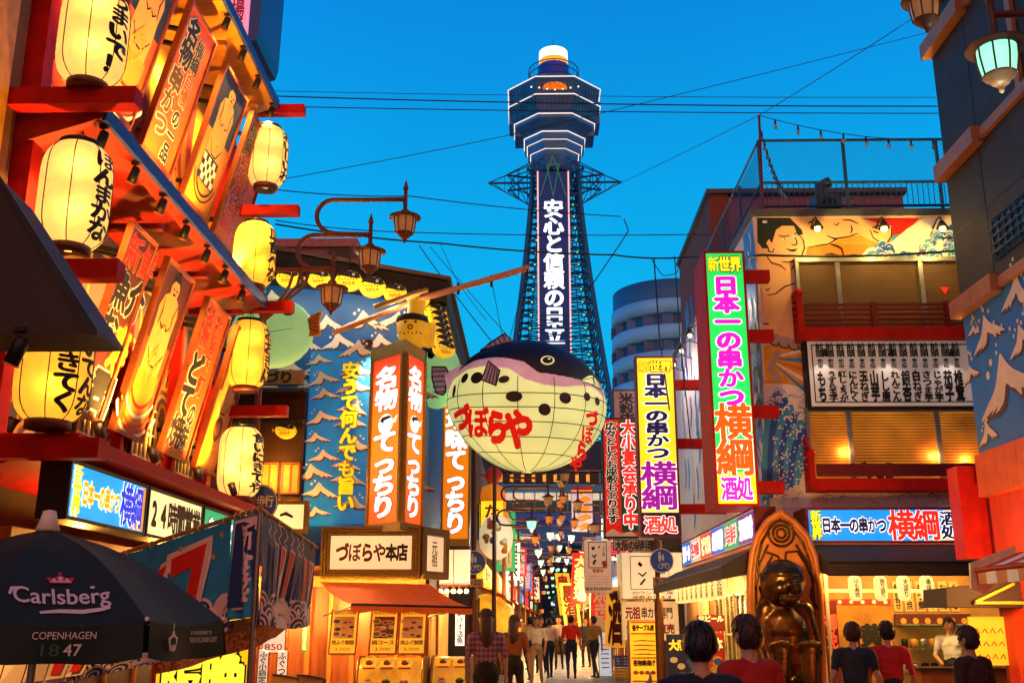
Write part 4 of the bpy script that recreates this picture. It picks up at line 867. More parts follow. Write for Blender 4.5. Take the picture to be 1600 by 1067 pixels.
b = MB(); b.box(-1.98, -1.9, 20.45, 24.5, .7, 2.2, mat('lit_window_amber', 'e0a048', .4, emit=.7, ecol='ffab3c', var=.5)); b.build('window', t)
for k, xx in enumerate((-4.6, -3.4, -2.4)): light('POINT', (xx, 19.4, 1.82), 105, (1, .55, .12), t, .08)
light('POINT', (-5.4, 19.6, 2.2), 60, WARM, t, .08)
# --- menu boards
MY = mat('menu_yellow', 'f0b428', .5, emit=.8, ecol='f5b02a', var=.2)
def dish(b, F, x, y, s, z):
    b.disc(F, x, y, s, s * .62, z, WHT, 16); b.disc(F, x, y, s * .72, s * .42, z + .002, random.choice((paint('8a3c14'), paint('c96a1c'), paint('4a2a12'), paint('d8c49a'), paint('5a6a22'))), 12)
random.seed(2)
for i, (px, fc) in enumerate(((512, '焼ふぐ御膳'), (575, '鍋コース'), (620, '焼ふぐ御膳'))):
    Ym = 19.0; F = Fr(U(px, 1022, Y=Ym), (1, 0, 0), (.03, .12, 1)); w_, h_ = .5, .78
    t = thing('menu_board', '%s lit yellow menu board from the left under the orange awning' % ORD[i], 'menu board', F.P(w_ / 2, 0, 0), 'menu boards under the awning')
    b = MB(); b.fbox(F, 0, w_, 0, h_, -.05, 0, WOODO); b.build('frame', t); b = MB(); b.fbox(F, .03, w_ - .03, .03, h_ - .03, .0, .01, MY); b.build('panel', t)
    b = MB(); b.text(F, '名代ふぐ料理', w_ / 2, h_ * .92, w_ * .8, .05, paint('7a3a08'), False, .03, .014)
    b.fbox(F, .07, w_ - .07, h_ * .36, h_ * .84, .01, .013, paint('5a3410' if i == 1 else 'e8c070'))
    for k in range(9): dish(b, F, .13 + (k % 3) * .12 + .02 * sin(k * 3), h_ * (.43 + .15 * (k // 3)) + .02 * cos(k * 5), .06 + .02 * ((k * 7) % 3 == 0), .016 + .001 * k)
    b.text(F, fc, w_ / 2, h_ * .27, w_ * .8, .08, paint('6a1c08'), False, .04, .014); b.word(F, '3,500円'.replace('円', ''), w_ * .5, h_ * .12, w_ * .55, .06, paint('b87810'), .02, .014); b.build('print', t)
for i, (px, py, w_, h_, tx) in enumerate(((408, 1020, .42, .5, 'ふぐ'), (400, 1070, .2, .62, 'ふぐ小鍋定'), (430, 1070, .2, .6, 'ふぐつゆ'))):
    F = front(U(px, py, Y=18.6)); t = thing('menu_sign', ('square white price sign reading 850 beside the banners', 'narrow white menu sign with a column of letters, left of its pair', 'narrow white menu sign with a column of letters, right of its pair')[i], 'sign', F.P(w_ / 2, 0, 0))
    b = MB(); b.fbox(F, 0, w_, 0, h_, -.05, 0, WOODO); b.build('frame', t); b = MB(); b.fbox(F, .02, w_ - .02, .02, h_ - .02, 0, .01, glow('f5dcc0', .7)); b.build('panel', t); b = MB()
    if i == 0: b.text(F, 'う', w_ / 2, h_ * .7, .2, .2, INK, True, .05, .014); b.word(F, '850', w_ / 2, h_ * .22, .3, .1, REDP, .03, .014)
    else: b.text(F, tx, w_ / 2, h_ / 2, .13, h_ * .85, INK, True, .03, .014)
    b.build('lettering', t)
t = thing('green_street_plate', 'small green street plate on the wooden wall left of the menu boards', 'plate', U(475, 1015, Y=19.9)); F = front(U(471, 1018, Y=19.9)); b = MB(); b.fbox(F, 0, .1, 0, .5, 0, .02, mat('plate_green', '0c5a3c', .4)); b.build('plate', t); b = MB(); b.text(F, '大阪市南', .05, .25, .07, .42, WHT, True, .02, .024); b.build('lettering', t)
# --- curved display cases
def case(x0, x1, y0, y1, label):
    t = thing('display_case', label, 'display case', ((x0 + x1) / 2, (y0 + y1) / 2, 0)); P = Fr((x0, y0, 0), (0, 1, 0), (0, 0, 1)); D = y1 - y0; W = x1 - x0
    WD = mat('case_wood', '6a3a14', .4, var=.3); b = MB()
    prof = [(0, 0), (D, 0), (D, 1.0), (D * .5, 1.0)] + [(D * .5 - D * .45 * sin(R(a)), .55 + .45 * cos(R(a))) for a in range(15, 91, 15)] + [(0, .5)]
    for xx in (0, W - .05): b2 = MB(); b2.prism(P, prof, xx, xx + .05, WD); b2.build('end_panel', t)
    b.fbox(P, 0, D, 0, .45, .051, W - .051, WD); b.build('plinth', t)
    cv = [(D * .5 - D * .43 * sin(R(a)), .55 + .43 * cos(R(a))) for a in range(0, 91, 10)]; vs = [P.P(a, c, .055) for a, c in cv] + [P.P(a, c, W - .055) for a, c in cv]; n = len(cv)
    b = MB(); b.add(vs, [(i, i + 1, n + i + 1, n + i) for i in range(n - 1)], mat('case_lit_glass', 'b8781c', .15, emit=.7, ecol='ffa820', var=.6), True); b.build('curved_glass', t)
    for k in range(int(W / .3)):
        b = MB()
        i0 = .1 + k * .3; pts = cv[3:6]; q = [P.P(a - .02, c + .015, i0) for a, c in pts] + [P.P(a - .02, c + .015, i0 + .24) for a, c in pts[::-1]]
        b.add(q, [(0, 1, 4, 5), (1, 2, 3, 4)], glow('f0a824', .6)); pm_ = sum(q, Vector()) / 6; b.ball(pm_ + Vector((0, -.015, .01)), .05, paint('7a3414'), 8, sx=1.3, sy=.3); b.ball(pm_ + Vector((.05, -.02, .04)), .03, WHT, 8, sy=.3); b.box(pm_.x - .1, pm_.x + .1, pm_.y - .06, pm_.y - .05, pm_.z - .085, pm_.z - .06, paint('a03010')); 
        b.ball((x0 + i0 + .12, y0 + .06, .6), .075, (WHT, paint('3a1a10'), paint('c8502a'))[k % 3], 10, sz=.6); b.ball((x0 + i0 + .12, y0 + .03, .63), .05, paint(('c86a1c', '5a7a1c', 'e8d0a0')[k % 3]), 10, sz=.6)
        b.build('menu_card', t)
    for xx in (.03, W - .05): b = MB(); b.tube([P.P(a - .01, c, xx) for a, c in cv], .02, mat('brass', 'c89a3a', .3, metal=.8), 8); b.build('brass_edge', t)
    return t
case(U(560, 1040, Y=18.4).x, U(668, 1040, Y=18.4).x, 18.0, 18.8, 'curved glass display case with lit menu cards in front of the menu boards')
case(U(672, 1040, Y=18.6).x, U(735, 1040, Y=18.6).x, 18.4, 19.6, 'rounded gilt display case right of the curved glass case')
for i in range(2):
    F = Fr(U(425 + i * 38, 1085, Y=17.6), (1, 0, 0), (0, .1, 1)); t = thing('canvas_stall_cover', ('tan folded canvas cover in front of the narrow menu signs', 'brown folded canvas cover right of the tan one')[i], 'cover', F.P(.2, 0, 0)); b = MB(); b.prism(F, [(0, 0), (.4, 0), (.42, .26), (.2, .3), (-.02, .32)], -.3, 0, mat('canvas_tan%d' % i, ('8a6238', '6a4426')[i], .8, var=.3, bump=.2)); b.build('cloth', t); b = MB(); b.tube([F.P(-.02, .32, .01), F.P(.2, .3, .02), F.P(.42, .26, .01)], .015, BLACK, 6); b.build('edge_bar', t)
# narrow white standing sign by the post
F = front(U(709, 1010, Y=19.8)); t = thing('narrow_sign', 'narrow white lit sign with black frame right of the shop window', 'sign', F.P(.12, 0, 0)); b = MB(); b.fbox(F, 0, .22, 0, .72, -.08, 0, SB); b.build('casing', t); b = MB(); b.fbox(F, .025, .195, .025, .695, 0, .008, glow('f2f0f5', .85)); b.build('lit_panel', t); b = MB(); b.text(F, 'いけす活魚', .11, .36, .12, .6, INK, True, .02, .012); b.build('lettering', t)
# ============================================================ the giant blowfish lantern over the street
FC = Vector(U(823, 634, Y=23)); t = thing('blowfish_lantern', 'giant yellow-green blowfish lantern with black back hanging over the street', 'lantern', (FC.x, FC.y, FC.z - 1.5))
RX, RY, RZ = 1.80, 1.45, 1.50
def pl(x, T):
    for i in range(len(T) - 1):
        if x <= T[i + 1][0]: f = (x - T[i][0]) / (T[i + 1][0] - T[i][0]); return T[i][1] + f * (T[i + 1][1] - T[i][1])
    return T[-1][1]
def tz(zx, zy): p = U(660 + zx / 4.103, 500 + zy / 4.103, Y=23 - 1.1); return (p.x - FC.x) * 1.03, (p.z - FC.z) * 1.03
B1 = sorted(tz(*q) for q in [(150, 330), (200, 300), (340, 242), (440, 240), (520, 246), (650, 282), (740, 355), (860, 366), (1000, 380), (1100, 405), (1180, 440)])
B2_ = sorted(tz(*q) for q in [(150, 420), (190, 345), (300, 300), (400, 296), (560, 328), (660, 400), (780, 435), (900, 440), (1000, 420), (1080, 413), (1180, 470)])
YG = mat('lantern_yellow_green', 'dfe2a4', .5, var=.15, scale=1.5, emit=.72, ecol='e4e690'); PKV = mat('lantern_mauve', 'd8aeb4', .5, var=.3, scale=2, emit=.36, ecol='dca0b0'); FBK = mat('fish_back_paint', '0c0b08', .5, var=.3)
def FD(x, y, z):
    k = max(0, -x / RX)
    if z < 0: z *= 1 - .2 * k * k; z *= 1 + .02 * max(0, x / RX)
    else: z *= 1 - .10 * max(0, x / RX) ** 2
    return FC + Vector((x, y, z + .10 * k * k))
n_, m_ = 120, 72; b = MB(); vs = []
for i in range(m_ + 1):
    th = -pi / 2 + pi * i / m_
    for j in range(n_): ph = 2 * pi * j / n_; vs.append(FD(RX * cos(th) * cos(ph), RY * cos(th) * sin(ph), RZ * sin(th)))
def fsel(v):
    d = v - FC; return FBK if d.z > pl(d.x, B1) else PKV if d.z > pl(d.x, B2_) else YG
# adaptive split along the colour borders keeps them clean
b.v = [Vector(v) for v in vs]; 
for mm in (FBK, PKV, YG): b.mi(mm)
for i in range(m_):
    for j in range(n_):
        f = [i * n_ + j, i * n_ + (j + 1) % n_, (i + 1) * n_ + (j + 1) % n_, (i + 1) * n_ + j]; cs = {fsel(b.v[q]).name for q in f}
        if len(cs) == 1: b.f.append(f); b.k.append(b.mi(fsel(b.v[f[0]]))); b.sm.append(True); continue
        S = 4; A, Bq, Cq, Dq = [b.v[q] for q in f]; base = len(b.v)
        for r_ in range(S + 1):
            for c_ in range(S + 1): b.v.append(A.lerp(Bq, c_ / S).lerp(Dq.lerp(Cq, c_ / S), r_ / S))
        for r_ in range(S):
            for c_ in range(S):
                g = [base + r_ * (S + 1) + c_, base + r_ * (S + 1) + c_ + 1, base + (r_ + 1) * (S + 1) + c_ + 1, base + (r_ + 1) * (S + 1) + c_]
                b.f.append(g); b.k.append(b.mi(fsel((b.v[g[0]] + b.v[g[2]]) / 2))); b.sm.append(True)
b.build('body', t)
b = MB(); SEAM = mat('seam_brown', '5a5a18', .6)
for k in range(-3, 4):       # belly seams: hoops across and bands around
    zz = -1.2 + (k + 3) * .3
    if zz < .3: b.tube([FD(RX * math.sqrt(1 - (zz / RZ) ** 2) * 1.003 * cos(2 * pi * j / 60), RY * math.sqrt(1 - (zz / RZ) ** 2) * 1.003 * sin(2 * pi * j / 60), zz) for j in range(60)], .011, SEAM, 5, False, closed=True)
for k in range(14):
    ph = 2 * pi * k / 14 + .12; b.tube([FD(RX * cos(th) * cos(ph), RY * cos(th) * sin(ph), RZ * sin(th)) for th in [-1.5 + 1.75 * i / 20 for i in range(21)]], .011, SEAM, 5, False)
b.build('seam', t)
def PFi(a, bb, cc):
    q = max(.004, 1 - (a / RX) ** 2 - (bb / RZ) ** 2); return FD(a, -RY * math.sqrt(q), bb) + Vector((a / RX ** 2, -RY * math.sqrt(q) / RY ** 2, bb / RZ ** 2)).normalized() * (cc + .014)
WF = Bend(PFi); b = MB(); SP = mat('spot_brown', '2a1512', .6)
for zx, zy, rx, ry, rt in ((282, 377, 20, 34, -25), (360, 383, 36, 40, -40), (530, 402, 34, 23, 15), (592, 508, 50, 33, 0), (778, 583, 37, 35, 0), (905, 508, 36, 34, 0), (1042, 483, 21, 27, 0), (1110, 497, 16, 26, 0), (212, 450, 10, 42, -8)):
    x, z = tz(zx, zy); b.disc(WF, x, z, rx / 4.103 / 1615 * 23.5, ry / 4.103 / 1615 * 23.5, .004, SP, 24, rt)
x, z = tz(797, 272); b.disc(WF, x, z, .152, .118, .012, glow('e8e8a0', .6), 28, 15); b.disc(WF, x, z, .115, .085, .018, FBK, 24, 15); b.disc(WF, x + .03, z + .03, .03, .022, .024, glow('e8e8a0', .6), 12)
x, z = tz(1078, 375); b.poly(WF, [(x - .28, z - .03), (x - .1, z + .14), (x + .02, z + .2), (x + .12, z + .08), (x + .2, z - .12), (x, z - .06)], .012, YG)
for q in ([(x - .28, z - .03), (x - .1, z + .14), (x + .02, z + .2), (x + .12, z + .06), (x + .2, z - .12)], [(x - .25, z - .02), (x - .02, z + .1), (x + .17, z - .1)], [(x - .28, z - .04), (x, z - .07), (x + .2, z - .12)], [(x + .02, z + .19), (x + .03, z - .06)]): b.line(WF, q, .028, .018, FBK)
b.build('markings', t)
b = MB(); RL = mat('letter_red', 'd8180c', .5, emit=.55, ecol='e01408', var=.1)
for ch, zx, zy, w_, h_ in (('づ', 262, 632, .32, .56), ('ぼ', 366, 662, .42, .62), ('ら', 484, 685, .42, .64), ('や', 612, 695, .60, .74)):
    x, z = tz(zx, zy); b.glyphs(WF, ch, x, z, w_ * 1.15, h_ * 1.1, RL, .075, .008, .12, 8)
for ch, zx, zy in (('づ', 1075, 605), ('ぼ', 1048, 695), ('ら', 1018, 785), ('や', 985, 860)):
    x, z = tz(zx, zy); b.glyphs(WF, ch, x, z, .28, .34, RL, .07, .008, .15, 8)
b.build('lettering', t)
FIN = mat('fin_mauve', '9a7a90', .5, emit=.2, ecol='a07a90', var=.15)
def fin(F, pts, ribs, name):
    b = MB(); b.prism(F, pts, -.03, .03, FIN); o_ = b.build(name, t); b = MB()
    n = len(pts)
    b.tube([F.P(x, y, .035) for x, y in pts], .02, FBK, 6, False, closed=True)
    for a, c_ in ribs: b.tube([F.P(*a, .035), F.P(*c_, .035)], .012, FBK, 6)
    b.build('rib', o_)
def tq(L, yy): return [((U(660 + a / 4.103, 500 + c_ / 4.103, Y=yy)).x, (U(660 + a / 4.103, 500 + c_ / 4.103, Y=yy)).z) for a, c_ in L]
FT = front((0, 22.7, 0)); P_ = tq([(62, 300), (150, 302), (165, 330), (152, 390), (150, 460), (135, 480), (90, 470), (75, 420), (62, 370)], 22.7)
fin(FT, P_, [tq([(66, 330 + k * 33), (152, 325 + k * 33)], 22.7) for k in range(5)], 'tail')
b = MB(); q0 = U(660 + 150 / 4.103, 500 + 390 / 4.103, Y=22.8); b.tube([q0, q0 + Vector((.14, .0, .02)), q0 + Vector((.34, .05, .03))], [.2, .24, .36], PKV, 16); b.build('tail_stem', t)
FT = front((0, 23 - 1.36, 0)); P_ = tq([(422, 262), (497, 322), (472, 420), (378, 382), (400, 330)], 21.64)
fin(FT, P_, [tq([(425 + k * 14, 268 + k * 13), (385 + k * 21, 385 + k * 8)], 21.64) for k in range(1, 5)], 'side_fin')
FT = front((0, 22.6, 0)); P_ = tq([(370, 195), (430, 150), (525, 88), (590, 138), (480, 165)], 22.6)
fin(FT, P_, [tq([(400 + k * 30, 175 - k * 19), (420 + k * 30, 195 - k * 12)], 22.6) for k in range(5)], 'back_fin')
b = MB(); 
for px, py, qx, qy in ((768, 437, 790, 552), (825, 420, 826, 542), (825, 420, 790, 552)): b.tube([U(px, py, Y=21.0), U(qx, qy, Y=22.7)], .008, BLACK, 5)
b.build('hanging_wire', t)
# bamboo boom holding it
t = thing('bamboo_boom', 'long bamboo boom slanting up from the wave wall to hold the blowfish', 'pole', U(528, 517, Y=20.9)); POLE = mat('boom_pole', 'd08a5a', .5, var=.2)
b = MB(); b.tube([U(520, 520, Y=20.05), U(660, 466, Y=20.42), U(826, 418, Y=21.1)], [.05, .065, .07], POLE, 12); b.build('shaft', t)
b = MB(); b.tube([U(584, 480, Y=20.1), U(668, 452, Y=20.3)], .055, BAM, 10); b.build('stub', t)
for q in ((768, 438), (716, 450), (640, 476)): b = MB(); c_ = U(q[0], q[1], Y=20.86 if q[0] > 750 else 20.62 if q[0] > 700 else 20.34); b.tube([c_ + Vector((0, 0, .12)), c_ - Vector((0, 0, .14))], .03, BLACK, 8); b.build('clamp', t)
c_ = U(575, 536, Y=20.7); t = thing('floodlight', 'small brown floodlight on the wave wall above the orange corner sign', 'floodlight', c_); b = MB(); b.tube([c_ + Vector((-.1, .2, .08)), c_ + Vector((.02, 0, 0))], [.07, .09], BRN, 14); b.build('housing', t); b = MB(); b.tube([c_ + Vector((-.12, .3, .08)), c_ + Vector((-.1, .2, .08))], .02, BRN, 8); b.build('arm', t)
light('SPOT', c_ + Vector((.1, -.5, -.2)), 350, (1, .62, .3), t, .08, (-2.6, 19.5, 4.5), 120, .8)
# building behind with pink slab
t = thing('flat_roofed_block', 'low block with pink parapet peeping over the black eave', 'building', (-8, 40, 0)); a0, a1 = U(440, 402, Y=40), U(560, 376, Y=40)
b = MB(); b.box(-16, a1.x - .7, 40, 50, 0, a1.z - .3, mat('pink_render', '9a6058', .7)); b.build('wall', t); b = MB(); b.box(-16.2, a1.x, 39.8, 50.2, a1.z - .3, a1.z + .05, mat('pink_parapet', 'b06a60', .7)); b.build('parapet', t); b = MB(); b.box(a1.x - 1.2, a1.x - .3, 39.9, 40, a1.z - 1.0, a1.z - .305, glass_mat()); b.build('window', t)
# ============================================================ corner restaurant on the right with painted walls
def q2(px, py, Y): p = U(px, py, Y=Y); return (p.x, p.z)
def qs(L, Y): return [q2(a, c, Y) for a, c in L]
YY = 18.0; XC = 4.15
YK = thing('painted_restaurant', 'three storey corner restaurant with painted wrestler and wave walls and red balconies', 'restaurant', (6.5, 22, 0))
FK = front((0, YY, 0)); FW = west((XC, YY, 0)); ztop = U(1185, 338, Y=YY).z
PINKW = mat('pale_mauve_wall', 'ecced0', .7, var=.15); LBL = paint('3a8fd0'); DBL = mat('deep_blue_paint', '1a4cbc', .5, var=.25); WVW = paint('f4e8e8'); SKN = mat('mural_skin', 'f0b888', .6, var=.12, scale=1.2); SKO = mat('mural_orange', 'e07a1c', .6, var=.2)
b = MB(); b.box(XC, 12, YY, 29, 0, ztop, PINKW); b.build('wall', YK)
b = MB(); b.box(XC - .06, 12, YY - .06, 29, ztop, ztop + .12, mat('coping_grey', '4a5058', .6)); b.build('coping', YK)
GRW = mat('window_dim', '2a2018', .12, var=.2); ALU = mat('aluminium', '8a8c94', .4, metal=.5)
# --- front mural: wrestler, red sun, mountain and wave (own design)
b = MB(); z = .004
zc = U(1300, 412, Y=YY).z; zt = ztop - .03
def mp_(zx, zy): return q2(1170 + zx / 4.848, 320 + zy / 4.848, YY)
def mps(L): return [mp_(*p) for p in L]
b.poly(FK, mps([(60, 100), (1600, 100), (1600, 450), (80, 450)]), z, mat('mural_orange_sky', 'e89030', .6, var=.2))
b.poly(FK, mps([(400, 300), (900, 300), (900, 450), (400, 450)]), z + .002, SKO)
b.poly(FK, mps([(850, 100), (1290, 100), (1180, 220), (1060, 260), (960, 240)]), z + .003, paint('c41c10'))
b.poly(FK, mps([(1040, 240), (1180, 220), (1100, 300)]), z + .004, LBL)
b.poly(FK, mps([(1320, 100), (1600, 100), (1600, 450), (790, 450), (900, 330), (1080, 280), (1200, 180)]), z + .005, WVW)
b.poly(FK, mps([(60, 100), (850, 100), (980, 140), (1080, 160), (1080, 270), (1010, 300), (930, 270), (840, 230), (720, 240), (600, 310), (440, 320), (430, 400), (470, 450), (60, 450)]), z + .006, SKN)
torso = [(80, 440), (395, 440), (395, 1010), (350, 1040), (120, 950), (105, 700)]
b.poly(FK, mps(torso), z + .007, SKN)
b.poly(FK, mps([(62, 100), (310, 100), (400, 190), (410, 225), (370, 235), (340, 160), (250, 160), (205, 190), (175, 290), (150, 260), (125, 300), (140, 330), (100, 330), (65, 280)]), z + .010, paint('14221c'))
b.disc(FK, *mp_(120, 130), .05, .03, z + .013, WVW, 10)
for L in ([(222, 232), (262, 242), (310, 234)], [(340, 224), (365, 212), (375, 208)], [(345, 245), (362, 275), (362, 300), (340, 308), (318, 300)], [(283, 332), (320, 345), (368, 335)], [(300, 345), (330, 352), (360, 346)], [(380, 230), (412, 270), (420, 330), (395, 395), (340, 430), (300, 432)], [(130, 255), (125, 290), (145, 330), (150, 355), (180, 360), (190, 330)], [(135, 390), (170, 440), (240, 460), (280, 495)], [(320, 495), (335, 465), (362, 440)], [(250, 432), (300, 436), (340, 420)], [(125, 635), (138, 648), (158, 632)], [(140, 685), (200, 675), (270, 620), (330, 600), (392, 602)], [(105, 900), (150, 905)], [(440, 325), (520, 310), (600, 300), (670, 255), (760, 240), (830, 215)], [(590, 235), (640, 255), (670, 256)], [(640, 145), (665, 155), (682, 135)], [(710, 115), (770, 118), (830, 145)], [(770, 155), (782, 190), (770, 215)], [(450, 140), (500, 115)], [(915, 190), (940, 250), (1000, 290), (1045, 290), (1078, 240), (1080, 170)], [(950, 165), (990, 190)], [(940, 200), (980, 215)], [(930, 175), (980, 160), (1060, 150)]):
    b.line(FK, mps(L), .028, z + .014, INK)
for ex, ey in ((268, 264), (352, 240)): b.disc(FK, *mp_(ex, ey), .045, .018, z + .014, WVW, 12); b.disc(FK, *mp_(ex + 3, ey), .016, .016, z + .017, INK, 8)
b.poly(FK, mps([(470, 395), (560, 380), (620, 362), (700, 385), (800, 372), (850, 385), (800, 450), (480, 450)]), z + .009, paint('2c1c12'))
b.line(FK, mps([(715, 380), (700, 330), (660, 310), (620, 300)]), .05, z + .010, INK)
# wave spray painted as many hooked curls
random.seed(21)
def curl(F, x, y, s, z, m1, m2, fl=1):
    b.line(F, [(x + fl * s * (.9 - i * .09) * cos(R(200 - i * 38)), y + s * (.9 - i * .09) * sin(R(200 - i * 38))) for i in range(7)], s * .5, z, m1)
    b.line(F, [(x + fl * s * (1.2 - i * .09) * cos(R(200 - i * 34)), y + s * (1.2 - i * .09) * sin(R(200 - i * 34))) for i in range(6)], s * .16, z + .002, m2)
for i in range(170):
    zx = random.uniform(900, 1560); zy = random.uniform(180, 445)
    if zy > 430 - max(0, zx - 1250) * .9 - (120 if 980 < zx < 1120 else 40): x, y = mp_(zx, zy); curl(FK, x, y, random.uniform(.06, .12), z + .012 + i * .0005, random.choice((DBL, LBL, DBL)), WVW if i % 3 else LBL, random.choice((1, -1)))
b.build('front_mural', YK)
# lower left strip of the mural: rope, sun rays, big blue wave
b = MB(); SX = [(1186, 520), (1268, 520), (1268, 790), (1200, 790)]
def strip(L, zz, m): b.poly(FK, qs(L, YY), zz, m)
strip([(1192, 540), (1266, 540), (1266, 600), (1196, 620)], .005, mat('mural_yellow', 'e8a030', .6))
for i in range(5): strip([(1200, 560), (1266, 540 + i * 18), (1266, 549 + i * 18)], .007, (WVW, LBL, SKO, WVW, LBL)[i])
strip([(1192, 598), (1235, 600), (1268, 612), (1268, 792), (1203, 792)], .006, WVW)
b.build('rope_panel', YK)
b = MB(); ROPE = paint('b09a98')
for i in range(5): b.disc(FK, *q2(1196 + i * 15, 527 + i * 3.5 - .5 * (i - 2) ** 2, YY), .12, .10, .012 + i * .002, ROPE, 14); b.ring(FK, *q2(1196 + i * 15, 527 + i * 3.5 - .5 * (i - 2) ** 2, YY), .105, .125, .0135 + i * .002, INK, 180, 360)
b.poly(FK, qs([(1212, 545), (1222, 550), (1208, 575), (1224, 590), (1212, 597), (1198, 576)], YY), .012, ROPE)
b.build('rope', YK)
b = MB()
for k in range(7):     # towering wave bands with white flecks
    x0, y0 = q2(1205 + k * 8, 790 - k * 4, YY)
    b.line(FK, [(x0 - .1 + .12 * j * (.3 + .1 * j / 6), y0 + .1 + (1.9 - k * .18) * sin(j / 8 * 1.6) * (1 - .0 * j)) for j in range(9)], .20, .015 + k * .002, DBL if k % 2 else LBL)
for i in range(190):
    px = random.uniform(1206, 1264); py = random.uniform(645, 770); b.disc(FK, *q2(px, py, YY), .016, .016, .034, WVW, 6)
for i in range(36): x, y = q2(random.uniform(1200, 1262), 622 + random.uniform(-12, 34), YY); curl(FK, x, y, random.uniform(.04, .08), .036 + i * .0004, WVW, DBL, random.choice((1, -1)))
for i in range(26): x, y = q2(random.uniform(1204, 1500), 778 + random.uniform(-8, 10), YY); curl(FK, x, y, random.uniform(.04, .07), .036 + i * .0004, WVW, INK, random.choice((1, -1)))
b.build('wave_panel', YK)
# side face mural: blue streaks on pale wall
b = MB(); random.seed(8)
b.fbox(FW, -.9, -.06, 3.4, ztop - .05, 0, .012, LBL)
for i in range(34):
    u_ = -random.uniform(.1, 1.0); v_ = random.uniform(3.5, ztop - .4); b.line(FW, [(u_, v_), (u_ + .05, v_ + .2), (u_ - .06, v_ + .4)], random.uniform(.06, .16), .016 + i * .0004, WVW)
for i in range(30):
    u_ = -random.uniform(6.2, 9.8); v_ = random.uniform(3.8, 9); b.line(FW, [(u_, v_), (u_ + .2, v_ + .35), (u_ + .05, v_ + .8)], random.uniform(.1, .3), .008 + i * .0004, LBL if i % 3 else DBL)
b.text(FW, '串かつ', -.45, 5.9, .5, 2.0, INK, True, .06, .034)
b.build('side_mural', YK)
# windows, balconies
def balcony(pyT, pyB, pxL, pz):
    zl, zh = U(1400, pyB, Y=YY - .4).z, U(1400, pyT, Y=YY - .4).z; x0 = U(pxL, pyB, Y=YY - .4).x; x1 = 8.6; Fb = front((0, YY - .4, 0))
    t = thing('balcony', pz, 'balcony', ((x0 + x1) / 2, YY - .2, zl), 'red timber balconies')
    b = MB(); b.fbox(Fb, x0, x1, zl, zl + .2, -.4, 0, RED); b.build('beam', t)
    h = zh - zl
    for k in range(5): b = MB(); b.fbox(Fb, x0 + .12, x1, zl + .24 + k * (h - .28) / 4.4, zl + .285 + k * (h - .28) / 4.4, -.06, -.02, DRED); b.build('rail', t)
    for k, xx in enumerate((x0, x0 + 1.3, x0 + 2.6, x0 + 3.6)):
        b = MB(); b.fbox(Fb, xx, xx + .09, zl + .2005, zl + h + (.12 if k == 0 else 0), -.1, -.0, RED if k == 0 else DRED)
        if k == 0: b.ball(Fb.P(xx + .045, zl + h + .17, -.05), .085, RED, 14)
        b.build('post', t)
    b = MB(); 
    for k in range(6): b.fbox(Fb, x0 - .0, x0 + .05, zl + .26 + k * .12, zl + .32 + k * .12, -.4, -.1, RED)
    b.box(x0, x0 + .05, YY - .06, YY - .003, zl + .2, zl + h, RED); b.build('end_slats', t)
balcony(470, 527, 1250, 'upper red balcony under the dim windows'); balcony(722, 765, 1268, 'lower red balcony in front of the amber lit windows')
AMB = mat('bamboo_blind_lit', '9a5a1c', .6, var=.55, scale=2.5, emit=.5, ecol='e0841c'); AMD = mat('bamboo_blind_dim', '4a3420', .6, var=.5, scale=2.5, emit=.16, ecol='b0682a')
def wins(py0, py1, px0, cuts_, mm, nm):
    x0, z0 = q2(px0, py1, YY); _, z1 = q2(px0, py0, YY); x1 = 8.4
    b = MB(); b.fbox(FK, x0, x1, z0, z1, .02, .05, mm); w_ = b.build('window', YK)
    b = MB(); b.fbox(FK, x0 - .06, x1, z1 + .0, z1 + .08, .015, .13, ALU); b.fbox(FK, x0 - .06, x0, z0, z1 - .001, .015, .12, ALU); b.build('frame', w_)
    for c_ in cuts_: xx = q2(c_, (py0 + py1) / 2, YY)[0]; b = MB(); b.fbox(FK, xx - .04, xx + .04, z0, z1 - .002, .055, .11, ALU); b.build('mullion', w_)
    b = MB()
    for k in range(26): zz = z0 + (z1 - z0) * k / 26; b.fbox(FK, x0, x1, zz, zz + .012, .05, .055, mat('blind_slat', '5a3413', .7))
    b.build('blind', w_)
    return x0, x1, z0, z1
wins(412, 520, 1253, (1310, 1440), AMD, 'up')
wx = wins(645, 762, 1270, (1328, 1466), AMB, 'low')
for k, px in enumerate((1322, 1462, 1512)):
    p = U(px, 705 + 6 * k, Y=YY - .12); light('POINT', p, 9, WARM, YK, .03)
for i, (px, py) in enumerate(((1352, 735), (1372, 745))): 
    x, zz = q2(px, py, YY); b = MB(); b.poly(FK, [(x - .1, zz + .12), (x + .02, zz - .15), (x + .12, zz - .1), (x + .0, zz + .16)], .062 + i * .003, paint('4a2a12')); b.build('paper_note', YK)
x, zz = q2(1474, 455, YY); b = MB(); b.poly(FK, [(x - .08, zz + .06), (x + .08, zz + .06), (x, zz - .08)], .07, mat('fire_marker', 'e03010', .5, emit=.5)); b.build('fire_marker', YK)
